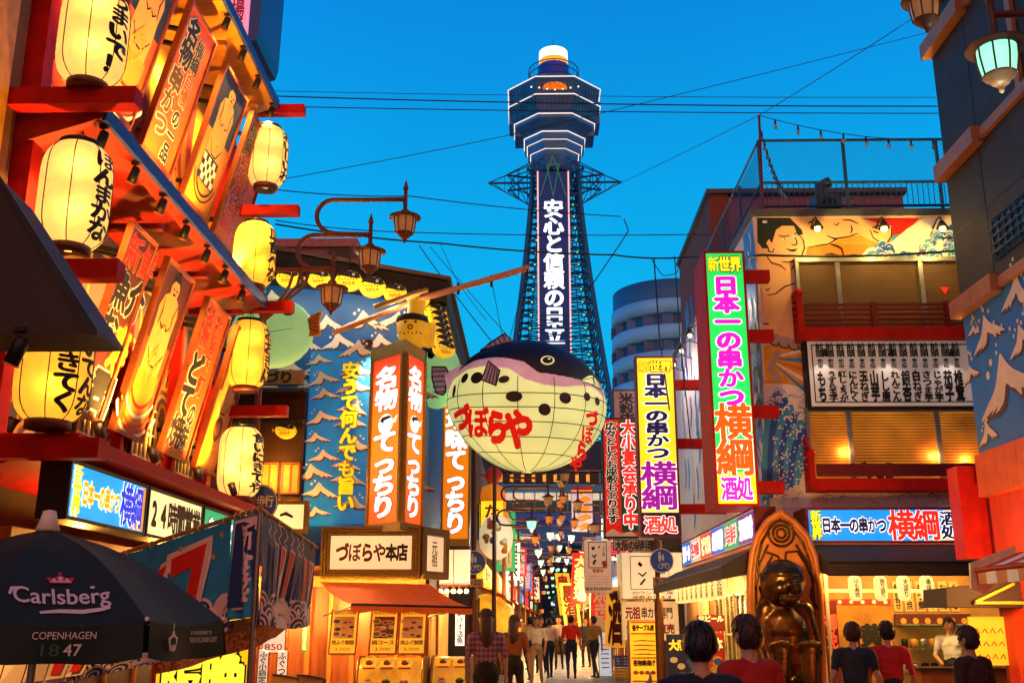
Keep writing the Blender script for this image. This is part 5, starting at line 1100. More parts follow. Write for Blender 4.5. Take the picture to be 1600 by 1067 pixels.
# big list board
x0, z0 = q2(1263, 640, YY - .2); x1 = 8.5; z1 = q2(1263, 527, YY - .2)[1]; F = front((x0, YY - .2, z0)); W_, H_ = x1 - x0, z1 - z0
t = thing('list_board', 'white board with fourteen columns of black brush letters between the two balconies', 'sign', F.P(W_ / 2, 0, -.08))
b = MB(); b.fbox(F, 0, W_, 0, H_, -.18, -.02, INK); b.build('casing', t); b = MB(); b.fbox(F, .07, W_ - .07, .07, H_ - .07, -.02, 0, mat('board_white', 'dcd6d2', .5, emit=.12, ecol='ffe6d0', var=.06)); b.build('panel', t)
b = MB(); 
for a in ((.13, W_ - .1, .13, .15), (.13, W_ - .1, H_ - .15, H_ - .13)): b.fbox(F, a[0], a[1], a[2], a[3], .001, .004, INK)
b.fbox(F, .13, .15, .1501, H_ - .1501, .001, .004, INK)
cols = ['もち', 'うずら玉子', '紅しょうが', 'にんにく', '玉ねぎ', '山芋', 'しし唐', 'れんこん', '銀杏', '白ねぎ', 'さつま芋', 'じゃが芋', '茄子', '椎茸']
pitch = (q2(1500, 580, YY - .2)[0] - x0 - .2) / 13.6
for i, c in enumerate(cols):
    x = .27 + i * pitch; b.text(F, '前頭', x, H_ * .82, pitch * .74, H_ * .19, INK, True, .05, .006, fill=1.1)
    b.text(F, '東大阪' if i > 2 else '朝の市', x, H_ * .635, pitch * .5, H_ * .13, INK, True, .04, .006); b.text(F, c, x, H_ * .32, pitch * .78, H_ * .42, INK, True, .06, .006, fill=1.1)
b.build('lettering', t)
for i, px in enumerate((1290, 1393, 1488)):
    p = U(px, 545, Y=YY - .45); t2 = thing('clamp_lamp', '%s small black clamp lamp from the left on the top edge of the white board' % ORD[i], 'lamp', p, 'clamp lamps on the white board'); b = MB(); b.tube([p, p + Vector((0, .06, -.1))], [.03, .06], BLACK, 10); b.build('shade', t2); b = MB(); b.tube([p, p + Vector((0, .25, .05))], .012, BLACK, 6); b.build('arm', t2)
    light('SPOT', p + Vector((0, .03, -.14)), 1.5, (1, .85, .7), t2, .03, p + Vector((0, .3, -1)), 120)
# gooseneck lamps over the mural
for i, px in enumerate((1277, 1381, 1472)):
    p = U(px, 352, Y=YY - .42); t2 = thing('gooseneck_lamp', '%s gooseneck lamp from the left above the wrestler mural' % ORD[i], 'lamp', p, 'gooseneck lamps above the mural')
    b = MB(); b.lathe([(.02, .1), (.04, .08), (.11, -.05), (.1, -.05)], BLACK, p, 16); b.build('shade', t2); b = MB(); b.ball(p - Vector((0, 0, .06)), .06, glow('ffdf90', 4, var=0), 12); b.build('globe', t2)
    b = MB(); b.tube([p + Vector((0, 0, .1)), p + Vector((0, .05, .18)), p + Vector((0, .2, .2)), p + Vector((0, .42, .1))], .014, BLACK, 8); b.build('neck', t2); light('POINT', p - Vector((0, .25, .3)), 16, (1, .62, .12), t2, .05)
for i in range(6):
    u_ = 1.2 + i * 1.4; p = Vector((XC - .5, YY + u_ + .8, U(1240, 500, Y=YY).z + 1.1)); t2 = thing('gooseneck_lamp', '%s pair lamp from the corner along the side wall facing the street' % ORD[i], 'lamp', p, 'gooseneck lamps on the side wall')
    b = MB(); b.lathe([(.02, .1), (.04, .08), (.10, -.04), (.09, -.04)], BLACK, p, 14); b.build('shade', t2); b = MB(); b.ball(p - Vector((0, 0, .05)), .05, glow('ffe0b0', 2.5, var=0), 10); b.build('globe', t2); b = MB(); b.tube([p + Vector((0, 0, .1)), p + Vector((.2, 0, .2)), p + Vector((.5, 0, .1))], .013, BLACK, 6); b.build('neck', t2); light('POINT', p - Vector((0, 0, .18)), 14, (1, .8, .6), t2, .06)
# --- roof terrace fence
t = thing('roof_fence', 'tall wire mesh fence with blue railings on the roof terrace', 'fence', (5.8, YY + .1, ztop + .12)); zr0 = ztop + .12; zr1 = U(1300, 283, Y=YY).z; zr2 = U(1300, 217, Y=YY).z; FEN = mat('fence_blue', '1f4d6e', .5, var=.1)
xl, xr_ = q2(1190, 280, YY)[0], 9.0
xm, xe = q2(1323, 280, YY)[0], q2(1470, 280, YY)[0]
for xx in (xl, xm, xe, 8.9): b = MB(); b.tube([(xx, YY + .05, zr0), (xx, YY + .05, zr2)], .035, FEN, 8); b.build('post', t)
for zz in (zr1, zr2, zr0 + .1): b = MB(); b.tube([(xl, YY + .05, zz), (xr_, YY + .05, zz)], .028, FEN, 8); b.build('rail', t)
for k in range(46): b = MB(); xx = xl + .1 + k * .1; b.tube([(xx, YY + .05, zr0 + .1), (xx, YY + .05, zr1)], .008, FEN, 5); b.build('baluster', t)
def mesh_panel(P0, P1, za, zb, step=.085):
    b = MB(); L = (P1 - P0).length; n = int(L / step); H = zb - za; d = (P1 - P0) / L
    for s_ in (1, -1):
        for k in range(-int(H / step), n):
            a0 = k * step; a1 = a0 + H; c0, c1 = max(0, a0), min(L, a1)
            if c1 <= c0: continue
            f = lambda a: za + (a - a0) if s_ == 1 else zb - (a - a0)
            p, r_ = P0 + d * c0 + Vector((0, 0, f(c0) - P0.z)), P0 + d * c1 + Vector((0, 0, f(c1) - P0.z)); b.tube([p, r_], .0032, FEN, 3, False)
    return b
mesh_panel(Vector((xl, YY + .05, zr0)), Vector((xr_, YY + .05, zr0)), zr0 + .1, zr2).build('wire_mesh', t)
mesh_panel(Vector((xl, YY + .05, zr0)), Vector((xl, YY + 7.5, zr0)), zr0 + .1, zr2 - .1).build('wire_mesh', t)
for k in range(5): b = MB(); b.tube([(xl, YY + .05 + k * 1.9, zr0), (xl, YY + .05 + k * 1.9, zr2 - .1)], .03, FEN, 8); b.build('post', t)
for zz in (zr1, zr2): b = MB(); b.tube([(xl, YY + .05, zz), (xl, YY + 7.6, zz)], .026, FEN, 8); b.build('rail', t)
# mast with bulb strings
pm = U(1186, 180, Y=YY - .1); t = thing('string_light_mast', 'thin roof mast with two sagging strings of unlit bulbs', 'string lights', (pm.x, pm.y, zr0)); b = MB(); b.tube([(pm.x - .02, pm.y + .1, zr0), (pm.x, pm.y, pm.z)], .025, DRED, 8); b.build('mast', t)
def bulbs(A, B2, n, sag):
    b = MB(); L = [A.lerp(B2, i / 20) - Vector((0, 0, sag * 4 * (i / 20) * (1 - i / 20))) for i in range(21)]; b.tube(L, .008, BLACK, 5); o_ = b.build('cable', t)
    for k in range(n):
        f = (k + .7) / n; p = A.lerp(B2, f) - Vector((0, 0, sag * 4 * f * (1 - f))); b = MB(); b.tube([p, p - Vector((0, 0, .1))], [.018, .02], BLACK, 6); b.ball(p - Vector((0, 0, .15)), .04, mat('bulb_glass', '9fb4c0', .15), 8, sz=1.4); b.build('bulb', t)
bulbs(pm, U(1468, 218, Y=YY + .1), 8, .15); bulbs(pm - Vector((0, 0, .2)), U(1228, 300, Y=YY + 3), 12, .25)
# rooftop machine and pink block behind
t = thing('rooftop_unit', 'dark rooftop ventilation unit behind the blue railings', 'roof unit', U(1297, 320, Y=YY + 3)); p = U(1297, 335, Y=YY + 3); b = MB(); b.box(p.x - .28, p.x + .28, p.y, p.y + .6, ztop, p.z + .5, mat('unit_grey', '3c4448', .5)); b.tube([p + Vector((-.1, .2, .5)), p + Vector((-.1, .2, .75)), p + Vector((.1, .2, .85))], .12, mat('unit_grey'), 10); b.build('housing', t); b = MB(); b.ring(front(p + Vector((0, -.01, .2))), 0, 0, .05, .2, .0, BLACK); b.build('fan_grille', t)
t = thing('brick_block', 'pink and brick rear block behind the roof terrace', 'building', U(1250, 380, Y=31)); a0, a1 = U(1108, 303, Y=31), U(1412, 303, Y=31)
BRK = mat('brick_red', '8a3c26', .8, var=.5, scale=14, stretch=(1, 1, 3)); b = MB(); b.box(a0.x, a0.x + .6, 31, 38, 0, a0.z, BRK); b.build('brick_wall', t); b = MB(); b.box(a0.x + .6, a1.x, 31.1, 38, 0, a0.z - .05, mat('pink_wall', '9a5866', .7)); b.build('wall', t); b = MB(); b.box(a0.x - .1, a1.x + .1, 30.9, 38.1, a0.z, a0.z + .15, mat('coping_grey')); b.build('coping', t)
for k in range(4): b = MB(); xx = a0.x + 2 + k * 1.2; b.box(xx, xx + .3, 30.8, 31.05, a0.z - 1.0, a0.z - .6, BLACK); b.build('wall_box', t)
# --- upright shop signs
def upright(name, label, pts, Y, face, edge, draw, depth=.35, group=None):
    (xa, yt), (xb, yb) = pts; p0 = U(xa, yb, Y=Y); p1 = U(xb, yb, Y=Y); zt = U((xa + xb) / 2, yt, Y=Y).z
    F = front((p0.x, Y, p0.z)); W = p1.x - p0.x; H = zt - p0.z
    t = thing('upright_sign', label, 'sign', F.P(W / 2, 0, -.1), group); b = MB(); b.fbox(F, 0, W, 0, H, -depth, -.02, edge); b.build('casing', t)
    b = MB()
    for a in ((0, W, 0, .04), (0, W, H - .04, H)): b.fbox(F, *a, -.018, .02, edge)
    for a in ((0, .04), (W - .04, W)): b.fbox(F, *a, .04, H - .04, -.018, .02, edge)
    b.build('rim', t)
    b = MB(); b.fbox(F, .04, W - .04, .04, H - .04, -.018, 0, face); b.build('lit_panel', t); b = MB(); draw(b, F, W, H); b.build('lettering', t); return t, F, W, H
WG = glow('fff6fa', 1.25)
def d_green(b, F, W, H):
    b.fbox(F, .04, W - .04, .04, H * .125, .001, .004, glow('ffe020', 1.1)); b.poly(F, [(.04, H * .22), (.3, H * .125), (.04, H * .125)], .003, glow('ffe020', 1.1))
    b.text(F, '新世界', W * .5, H * .945, W * .8, H * .06, glow('ffe81a', 1.1), False, .05, .006, paint('0a4a9c'), .12)
    b.text(F, '日本一の串かつ', W * .5, H * .635, W * .58, H * .52, glow('e018c8', 1.0), True, .065, .006, WG, .11)
    b.text(F, '横綱', W * .5, H * .25, W * .84, H * .27, glow('ff5a08', 1.0), True, .065, .006, WG, .10)
    b.text(F, '酒処', W * .5, H * .065, W * .72, H * .085, glow('e018c8', 1.0), False, .05, .006, WG, .1)
t, F, W, H = upright('s', 'tall green and magenta lit upright sign lettered 日本一の串かつ on the corner', ((1119, 392), (1187, 790)), 17.2, glow('20e060', 1.05), RED, d_green, 1.1, 'lit upright signs on the right')
for zz in (.25, 1.55, 2.9, 4.0):
    b = MB(); b.fbox(F, W + .005, W + .5, zz, zz + .2, -.5, -.3, RED); b.build('bracket', t)
def d_yw(b, F, W, H):
    b.fbox(F, .04, W - .04, .04, H * .13, .001, .004, paint('141c5c')); b.poly(F, [(.04, H * .26), (W - .04, H * .18), (W - .04, H * .13), (.04, H * .13)], .003, glow('ffe860', 1.0))
    b.text(F, '新世界', W * .5, H * .94, W * .84, H * .06, glow('ffd81a', 1.0), False, .05, .006, INK, .12)
    b.text(F, '日本一の串かつ', W * .5, H * .66, W * .55, H * .48, paint('1a2484'), True, .06, .006, WG, .11)
    b.text(F, '横綱', W * .5, H * .275, W * .86, H * .26, glow('a010a8', .7), True, .06, .006, WG, .1); b.text(F, '酒処', W * .5, H * .065, W * .8, H * .09, glow('f03820', 1.0), False, .05, .006, WG, .1)
t, F, W, H = upright('s', 'yellow lit upright sign lettered 日本一の串かつ behind the right sign post', ((1001, 556), (1065, 838)), 22.0, glow('ffd828', 1.05), DRED, d_yw, .4, 'lit upright signs on the right')
for zz in (.5, 1.9, 3.2): b = MB(); b.fbox(F, W + .005, W + 1.0, zz, zz + .2, -.35, -.15, RED); b.build('bracket', t)
def d_red(b, F, W, H):
    b.fbox(F, W * .5, W - .04, H * .05, H - .05, .001, .004, mat('sign_green', '16502a', .5, emit=.15)); b.prism(F, [(.04, .04), (W - .04, .04), (W * .75, .16), (W * .5, .1), (W * .25, .22), (.04, .12)], .005, .006, WVW)
    b.text(F, '大小宴会承り中', W * .76, H * .53, W * .40, H * .9, glow('ff2a18', .95), True, .06, .008, WG, .11); b.text(F, '広々としたお座敷もあります', W * .26, H * .54, W * .32, H * .84, paint('0c3a20'), True, .06, .008, glow('f4f0dc', .9), .1)
upright('s', 'red and green lit upright sign lettered 大小宴会承り中', ((944, 652), (1000, 840)), 25.0, mat('sign_red_lit', 'c41a14', .5, emit=.6, ecol='d81a10'), SB, d_red, .35, 'lit upright signs on the right')
def d_gy(b, F, W, H): b.text(F, '米穀店', W / 2, H / 2, W * .5, H * .8, INK, True, .05, .006); b.disc(F, W * .3, H * .9, .03, .03, .006, INK)
upright('s', 'unlit dusty pink upright sign above the red and green one', ((958, 608), (1002, 668)), 26.5, mat('sign_dusty_pink', 'a88088', .6, var=.25), SB, d_gy, .2)
# --- backlit fascia signs at the corner
x0, z0 = q2(1262, 848, 17.2); z1 = q2(1262, 792, 17.2)[1]; F = front((x0, 17.2, z0)); 
def d_fas(b, F, W, H):
    b.poly(F, [(W * .78, .05), (W - .05, .05), (W - .05, H - .05), (W * .9, H - .05), (W * .88, H * .3)], .002, glow('ffd820', 1.0))
    for i in range(3): b.text(F, '新世界'[i], W * .065, H * (.77 - .26 * i), .17, .17, glow('f0f020', 1.0), True, .05, .006, paint('0a3a8c'), .12)
    b.text(F, '日本一の串かつ', W * .31, H * .5, W * .42, H * .42, paint('102a9c'), False, .05, .006, WG, .11); b.text(F, '横綱', W * .70, H * .5, W * .33, H * .82, glow('f02818', 1.0), False, .06, .006, WG, .10); b.text(F, '酒処', W * .93, H * .5, W * .11, H * .76, paint('1444b4'), True, .05, .006, WG, .11)
lightbox('shop_sign', 'wide blue backlit fascia sign lettered 日本一の串かつ over the dark awning', F, q2(1503, 848, 17.2)[0] - x0, z1 - z0, .8, glow('1090f0', 1.0), DRED, d_fas, group='blue fascia signs of the corner restaurant')
Fw = west((3.72, 17.3, z0 - .05)); Fs = Fr((3.72, 26.0, z0 + .02), (0, -1, 0), (0, 0, 1))
def d_side(b, F, W, H):
    for i, (c_, tx, tc_) in enumerate((('1a6ad0', '生ビール', 'f8f0f0'), ('f0b080', '名物串', 'd82a10'), ('e04818', 'どて焼', 'ffd040'), ('2a5ad8', '鍋料理', 'f0f0ff'), ('10a060', '海鮮', 'ff4a3a'), ('6a3a8a', '酒肴', 'ffffff'))):
        w_ = (W - .1) / 6; b.fbox(F, .05 + i * w_, .05 + (i + 1) * w_, .05, H - .05, .001, .004, glow(c_, .9)); b.text(F, tx, .05 + (i + .5) * w_, H * .5, w_ * .8, H * .55, glow(tc_, 1.0), False, .06, .008, WG, .12)
        random.seed(i); [b.disc(F, .05 + (i + random.random()) * w_, random.uniform(.08, H - .08), .05, .03, .006, random.choice((paint('d08020'), paint('8a3010'), WHT)), 8) for _ in range(4)]
lightbox('shop_sign', 'long side fascia sign of coloured food pictures along the street', Fs, 8.6, .6, .35, glow('e8e0f0', .7), DRED, d_side)
# --- dark awnings
AWD = mat('awning_dark', '2c1a1a', .75, var=.25, bump=.1)
def awn(label, P0, P1, out, drop, F_):
    t = thing('awning', label, 'awning', (P0 + P1) / 2, 'dark awnings of the corner restaurant'); b = MB()
    n = out; b.add([P0, P1, P1 + n * 1.0 - Vector((0, 0, drop * .7)), P0 + n - Vector((0, 0, drop * .7))], [(3, 2, 1, 0)], AWD); b.build('top', t)
    a0, a1 = P0 + n - Vector((0, 0, drop * .7)), P1 + n - Vector((0, 0, drop * .7)); b = MB(); b.add([a0, a1, a1 - Vector((0, 0, drop * .45)), a0 - Vector((0, 0, drop * .45))], [(3, 2, 1, 0)], AWD); b.build('valance', t)
    for P_ in (P0, P1): b = MB(); b.add([P_, P_ + n - Vector((0, 0, drop * .7)), P_ + n - Vector((0, 0, drop * 1.15)), P_ - Vector((0, 0, drop * .9))], [(0, 1, 2, 3)], AWD); b.build('end', t)
    b = MB(); b.tube([a0, a1], .02, BLACK, 6); b.build('bar', t)
za = z0 - .02
awn('dark awning across the front under the blue fascia sign', Vector((x0 + .1, 17.2, za)), Vector((9, 17.2, za)), Vector((0, -.75, 0)), .46, F)
awn('dark awning along the street side under the picture sign', Vector((3.7, 27.0, za - .02)), Vector((3.7, 17.2, za - .02)), Vector((-.6, 0, 0)), .46, F)
# --- ground floor: bright interior behind columns
INTW = mat('shop_interior_wall', 'b07a34', .6, var=.45, scale=2, emit=.12, ecol='ffb040'); CRMP = mat('cream_post', 'e8d0a0', .5)
t = thing('open_shop', 'open lit ground floor shop of the corner restaurant with kitchen shelves', 'shop', (6, 19, 0))
b = MB(); b.box(4.25, 10, 17.98, 17.99, 0, 2.9, INTW); b.build('back_wall', t)
KX = q2(1395, 960, 17.9)[0]; F = front((0, 17.97, 0))
b = MB(); a, c_ = q2(1295, 1067, 17.9), q2(1392, 935, 17.9); b.fbox(F, a[0], c_[0], .5, c_[1], 0, .03, mat('noren_gold', 'b8781c', .7, var=.5, scale=2, emit=.1)); b.build('gold_curtain', t)
b = MB(); b.fbox(F, a[0], c_[0], c_[1] - .09, c_[1], .031, .05, REDP); 
for k in range(6): b.disc(F, a[0] + .1 + k * .19, c_[1] - .045, .035, .035, .052, WHT, 10)
b.build('red_band', t)
b = MB(); b.text(F, '横綱', (a[0] + c_[0]) / 2 + .12, 1.18, .5, .7, INK, True, .08, .036); b.text(F, '新世界串', (a[0] + c_[0]) / 2 + .15, .9, .6, .12, INK, False, .05, .036); b.build('curtain_lettering', t)
b = MB(); d0, d1 = q2(1398, 960, 17.9), q2(1500, 978, 17.9); b.fbox(F, d0[0], d1[0] + .2, d1[1], d0[1] + .02, .03, .06, mat('noren_maroon', '5a1414', .7)); 
for k in range(6): b.disc(F, d0[0] + .14 + k * .2, (d0[1] + d1[1]) / 2, .05, .05, .064, YL, 14)
b.build('short_curtain', t)
for k, tx in enumerate(('串盛合せ', '土手焼', 'もつ煮', '生中', 'おでん', 'くじら')):
    xx = d0[0] + .02 + k * .19; b = MB(); b.fbox(F, xx, xx + .14, d0[1] + .06, d0[1] + .55, .0, .02, mat('menu_slat_wood', 'e0b060', .6, emit=.1)); b.text(F, tx, xx + .07, d0[1] + .3, .1, .42, INK, True, .04, .024); b.build('menu_slat', t)
STEEL = mat('kitchen_steel', 'a8a8a4', .3, metal=.7, var=.2)
for k in range(3): b = MB(); zz = .75 + k * .38; b.fbox(F, d0[0], d0[0] + 1.3, zz, zz + .03, .0, .35, STEEL); b.build('shelf', t)
b = MB(); b.box(KX - .1, KX + 2.6, 16.55, 17.05, 0, .85, WOODO); b.build('counter', t); b = MB(); b.box(KX - .15, KX + 2.65, 16.5, 17.1, .85, .9, WOODD); b.build('counter_top', t)
random.seed(5)
for k in range(16):
    xx = d0[0] + .08 + (k % 8) * .15; zz = .78 + .38 * (k // 8); t3 = thing('kitchen_pot', '%s pot from the left on the %s kitchen shelf' % (ORD[k % 8], ('lower', 'upper')[k // 8]), 'pot', (xx, 17.78, zz), 'pots on the kitchen shelves')
    b = MB(); r_ = random.uniform(.045, .065); b.lathe([(.001, 0), (r_, 0), (r_ * 1.05, .12), (r_ * .9, .14), (.001, .15)], random.choice((STEEL, BLACK, WHT, paint('b8843a'))), (xx, 17.78, zz), 12); b.build('bowl', t3)
for px in (1286, 1296): xx = q2(px, 1000, 17.0)[0]; b = MB(); b.box(xx - .025, xx + .025, 16.95, 17.0, 0, 2.5, CRMP); b.build('post', t)
b = MB(); b.box(q2(1286, 1000, 17)[0], 9, 16.96, 17.0, 2.02, 2.07, CRMP); b.build('crossbar', t)
light('POINT', (3.3, 15.2, 2.6), 60, (1, .6, .16), t, .1)  # added lamp without a fixture, brightens the bronze statue
for k in range(3): light('POINT', (4.9 + k * 1.1, 16.75, 2.45), 36, (1, .6, .16), t, .08)
b = MB(); xx = q2(1300, 1000, 17.6)[0]; b.fbox(front((0, 17.5, 0)), xx - .15, xx + .08, .4, 1.9, 0, .02, DRED); b.text(front((0, 17.5, 0)), '御免!!', xx - .03, 1.15, .18, 1.1, glow('ff5a3a', .5), True, .06, .024, paint('3a0808'), .1); b.build('red_notice', t)
for i, px in enumerate((1336, 1376, 1412, 1448)):
    p = U(px, 918, Y=16.7); t3 = thing('strip_lantern', '%s cream strip lantern from the left hanging under the front awning' % ORD[i], 'lantern', p - Vector((0, 0, .17)), 'strip lanterns under the front awning')
    b = MB(); b.lathe([(.05, -.19), (.095, -.15), (.1, 0), (.095, .15), (.05, .19)], lamp_paper('strip_paper', (1, .75, .3), .75), p, 16); b.build('paper_shade', t3); W1 = Bend(lambda a_, b_, c_, p=p: p + Vector((.1 * sin(a_ / .1), -.1 * cos(a_ / .1) - c_, b_))); b = MB(); b.text(W1, ('はも寿司', '握り盛り', '大盛り', '串揚げ')[i], .0, 0, .08, .28, INK, True, .03, .006); b.build('lettering', t3)
    b = MB(); b.tube([p + Vector((0, 0, .19)), p + Vector((0, 0, .3))], .006, BLACK, 5); b.build('hanger', t3)
for i in range(9):
    p = Vector((3.3, 18.6 + i * .62, 2.16)); t3 = thing('strip_lantern', '%s cream strip lantern from the corner in the row along the street' % ORD[i], 'lantern', p - Vector((0, 0, .17)), 'strip lanterns along the street side')
    b = MB(); b.lathe([(.06, -.21), (.115, -.17), (.12, 0), (.115, .17), (.06, .21)], lamp_paper('strip_paper', (1, .75, .3), .75), p, 14); b.build('paper_shade', t3); W1 = Bend(lambda a_, b_, c_, p=p: p + Vector((.12 * sin(a_ / .12 - .3), -.12 * cos(a_ / .12 - .3) - c_, b_))); b = MB(); b.text(W1, '飲み放題', .0, 0, .1, .32, INK, True, .03, .006); b.build('lettering', t3)
    b = MB(); b.tube([p + Vector((0, 0, .21)), p + Vector((.1, 0, .32))], .006, BLACK, 5); b.build('hanger', t3)
# street side of the ground floor: doors, curtain, posters
t = thing('side_entrance', 'street side entrance of the corner restaurant with cream sliding doors', 'entrance', (4.1, 22, 0)); F = Fr((4.05, 27.9, 0), (0, -1, 0), (0, 0, 1))
b = MB(); b.fbox(F, 0, 9.8, 0, 2.6, -.04, 0, mat('door_wood', '8a5a24', .6, var=.35, scale=3)); b.build('wall', t)
for k in range(4):
    b = MB(); a = 4.6 + k * 1.2; b.fbox(F, a, a + 1.0, .1, 2.1, .001, .03, mat('door_glass_dark', '1c140c', .1)); d_ = b.build('door', t); b = MB()
    for q_ in (0, .48, .96): b.fbox(F, a + q_, a + q_ + .04, .1, 2.1, .03, .06, CRMP)
    for q_ in (.1, 1.3, 2.06): b.fbox(F, a, a + 1.0, q_, q_ + .04, .0605, .07, CRMP)
    b.build('frame', d_)
b = MB(); b.fbox(F, 2.3, 3.6, .2, 2.1, .02, .06, mat('cream_curtain', 'f0d890', .7, var=.15, emit=.2)); b.build('curtain', t)
for yy in (19, 21.5, 24, 26.5): light('POINT', (3.6, yy, 2.25), 34, (1, .6, .16), t, .08)
for i, (px, py0, py1, wd_, YP, c1_, tx, c2_) in enumerate(((1066, 990, 1067, .95, 22, '16245a', '大阪新名物', 'ffe040'), (1112, 960, 985, .5, 19.5, '8a1c10', '生ビール', 'ffe8a0'), (1112, 988, 1067, .5, 19.5, 'c8281a', '串一本', 'ffe8a0'))):
    F = front(U(px - 22, py1, Y=YP)); h_ = U(px, py0, Y=YP).z - F.o.z; t3 = thing('poster_stand', ('colourful poster stand lettered 大阪新名物 behind the nearest dark figure', 'small red beer poster on the side entrance', 'tall red poster with food pictures below the beer poster')[i], 'poster', F.P(wd_ / 2, 0, 0)); b = MB(); b.fbox(F, 0, wd_, 0, h_, -.06, 0, paint(c1_)); b.build('board', t3); b = MB()
    b.text(F, tx, wd_ / 2, h_ * .78, wd_ * .9, min(.2, h_ * .4), glow(c2_, .6), False, .06, .004, paint('4a0a06'), .1); random.seed(i + 3)
    for k in range(14 if h_ > .5 else 0): b.disc(F, random.uniform(.1, wd_ - .1), random.uniform(.05, h_ * .6), .08, .06, .003 + k * .001, random.choice((paint('d04a1c'), paint('e8b070'), paint('f0e0c0'), paint('3a5ab0'), paint('b82018'))), 12)
    b.build('print', t3)
# ============================================================ dark building at the right edge
t = thing('dark_building', 'dark cladded building on the right edge with copper trim channels', 'building', (9, 10, 0)); XB = 6.2; F = west((XB, 0, 0)); DK = mat('dark_cladding', '1e1814', .6, var=.15, scale=3, bump=.1); TRM = mat('copper_trim', 'b87048', .45, metal=.3, var=.25); YE = 14.32
def bx(name, y0, y1, z0, z1, x0, x1, m): b = MB(); b.box(x0, x1, y0, y1, z0, z1, m); return b.build(name, t)
bx('wall', 1, YE, 5.86, 16, XB, 13, DK)
for zz in (7.0, 8.7, 10.4): 
    bx('panel_joint', 1, YE, zz - .012, zz + .012, XB - .004, XB + .01, BLACK)
for yy in (13.2, 11.4, 9.6): bx('panel_joint', yy - .012, yy + .012, 5.9, 15.9, XB - .005, XB + .01, BLACK)
zt1 = U(1475, 275, X=XB).z; zt0 = U(1500, 488, X=XB).z; zt2 = U(1462, 72, X=XB).z
for zz in (zt0, zt1, zt2):
    bx('trim_channel', 1, 13.0, zz - .07, zz + .07, XB - .07, XB - .003, TRM); bx('trim_box', 13.01, YE + .05, zz - .11, zz + .13, XB - .16, XB - .003, TRM)
p = U(1590, 100, X=XB); bx('trim_upright', p.y - .1, p.y + .02, zt1 + .08, 15, XB - .06, XB - .003, TRM)
ya, yb = U(1552, 380, X=XB).y, U(1620, 360, X=XB).y; za_, zb_ = U(1555, 410, X=XB).z, U(1555, 342, X=XB).z
b = MB(); b.box(XB - .02, XB + .1, yb - .5, ya, za_, zb_, BLACK); w_ = b.build('window', t); b = MB()
for k in range(9): b.box(XB - .05, XB - .021, yb - .4 + k * .18, yb - .37 + k * .18, za_ + .05, zb_ - .05, mat('lattice_blue', '1a2a3a', .5))
for k in range(5): b.box(XB - .07, XB - .0505, yb - .45, ya - .05, za_ + .08 + k * (zb_ - za_) / 5, za_ + .1 + k * (zb_ - za_) / 5, mat('lattice_blue'))
b.build('lattice', w_)
b = MB(); b.box(XB - .03, XB - .022, yb - .45, ya - .04, za_ + .03, zb_ - .03, mat('night_glass', '18365a', .08)); b.build('glass', w_)
zm0 = U(1525, 712, X=XB).z
bx('mural_wall', 1, YE + .0, zm0, zt0 - .075, XB + .003, 13, mat('wave_wall_teal', '0f72c8', .5, var=.35, scale=1))
b = MB(); FB = west((XB, YE, zm0)); hh = zt0 - zm0
random.seed(12)
for (px, py, s_, fl) in ((1545, 530, .5, 1), (1590, 470, .45, -1), (1518, 590, .3, 1), (1575, 620, .85, 1), (1545, 685, .3, 1), (1522, 520, .2, -1), (1600, 540, .4, 1)):
    p = U(px, py, X=XB); crest(b, FB, YE - p.y, p.z - zm0, s_, .004, flip=fl, rot=8, mm=paint('e6c8b0'))
    for k in range(5): b.disc(FB, YE - p.y + random.uniform(-.1, .2) * s_ * 2, p.z - zm0 + s_ * (.75 + .12 * k), .03, .03, .006, paint('e6c8b0'), 8)
b.build('wave_painting', t)
# red plank corner below
t = thing('red_plank_shop', 'red painted plank shop front under the wave mural on the right edge', 'shop front', (8, 12, 0)); RP_ = mat('red_plank', 'd02a10', .5, var=.2, scale=2, stretch=(4, 4, .5))
b = MB(); b.box(XB - .02, 13, 1, YE - .1, 0, zm0 - .02, mat('red_board_dark', '7a160a', .6)); b.build('wall', t)
for k in range(18): b = MB(); b.box(XB - .07, XB - .022, YE - .3 - (k + 1) * .3, YE - .31 - k * .3, 0, zm0 - .3, RP_); b.build('plank', t)
for k in range(18): b = MB(); b.box(XB - .2, XB - .075, YE - .3 - (k + 1) * .3, YE - .31 - k * .3, zm0 - .62, zm0 - .05, mat('orange_plank', 'd8501c', .5, var=.2)); b.build('header_plank', t)
p = U(1492, 728, Y=14.3); p2_ = U(1540, 872, Y=14.3); b = MB(); b.box(p.x, XB + .3, 14.25, 14.6, p2_.z, p.z, mat('bright_red_box', 'd81808', .45)); b.build('box_sign', t)
q_ = U(1525, 890, Y=12.2); tA = thing('striped_awning', 'red and cream striped folded awning on the right edge', 'awning', (q_.x, 11, q_.z)); 
for k in range(9): b = MB(); y0 = 12.2 - k * .26; b.add([(q_.x + .5, y0, q_.z + .2), (q_.x, y0, q_.z), (q_.x, y0 - .26, q_.z), (q_.x + .5, y0 - .26, q_.z + .2), (q_.x, y0, q_.z - .16), (q_.x, y0 - .26, q_.z - .16)], [(0, 1, 2, 3), (1, 4, 5, 2)], (REDP, WVW)[k % 2]); b.build('stripe', tA)
b = MB(); b.prism(Fr((0, 12.24, 0), (1, 0, 0), (0, 0, 1)), [(q_.x - .06, q_.z - .2), (q_.x + .1, q_.z - .26), (q_.x + .5, q_.z + .1), (q_.x + .5, q_.z + .28), (q_.x - .04, q_.z + .08)], -.04, 0, CRMP); b.build('end_bracket', tA); b = MB(); b.tube([(q_.x, 12.2, q_.z), (q_.x, 9.8, q_.z)], .03, RED, 10); b.build('roller', tA)
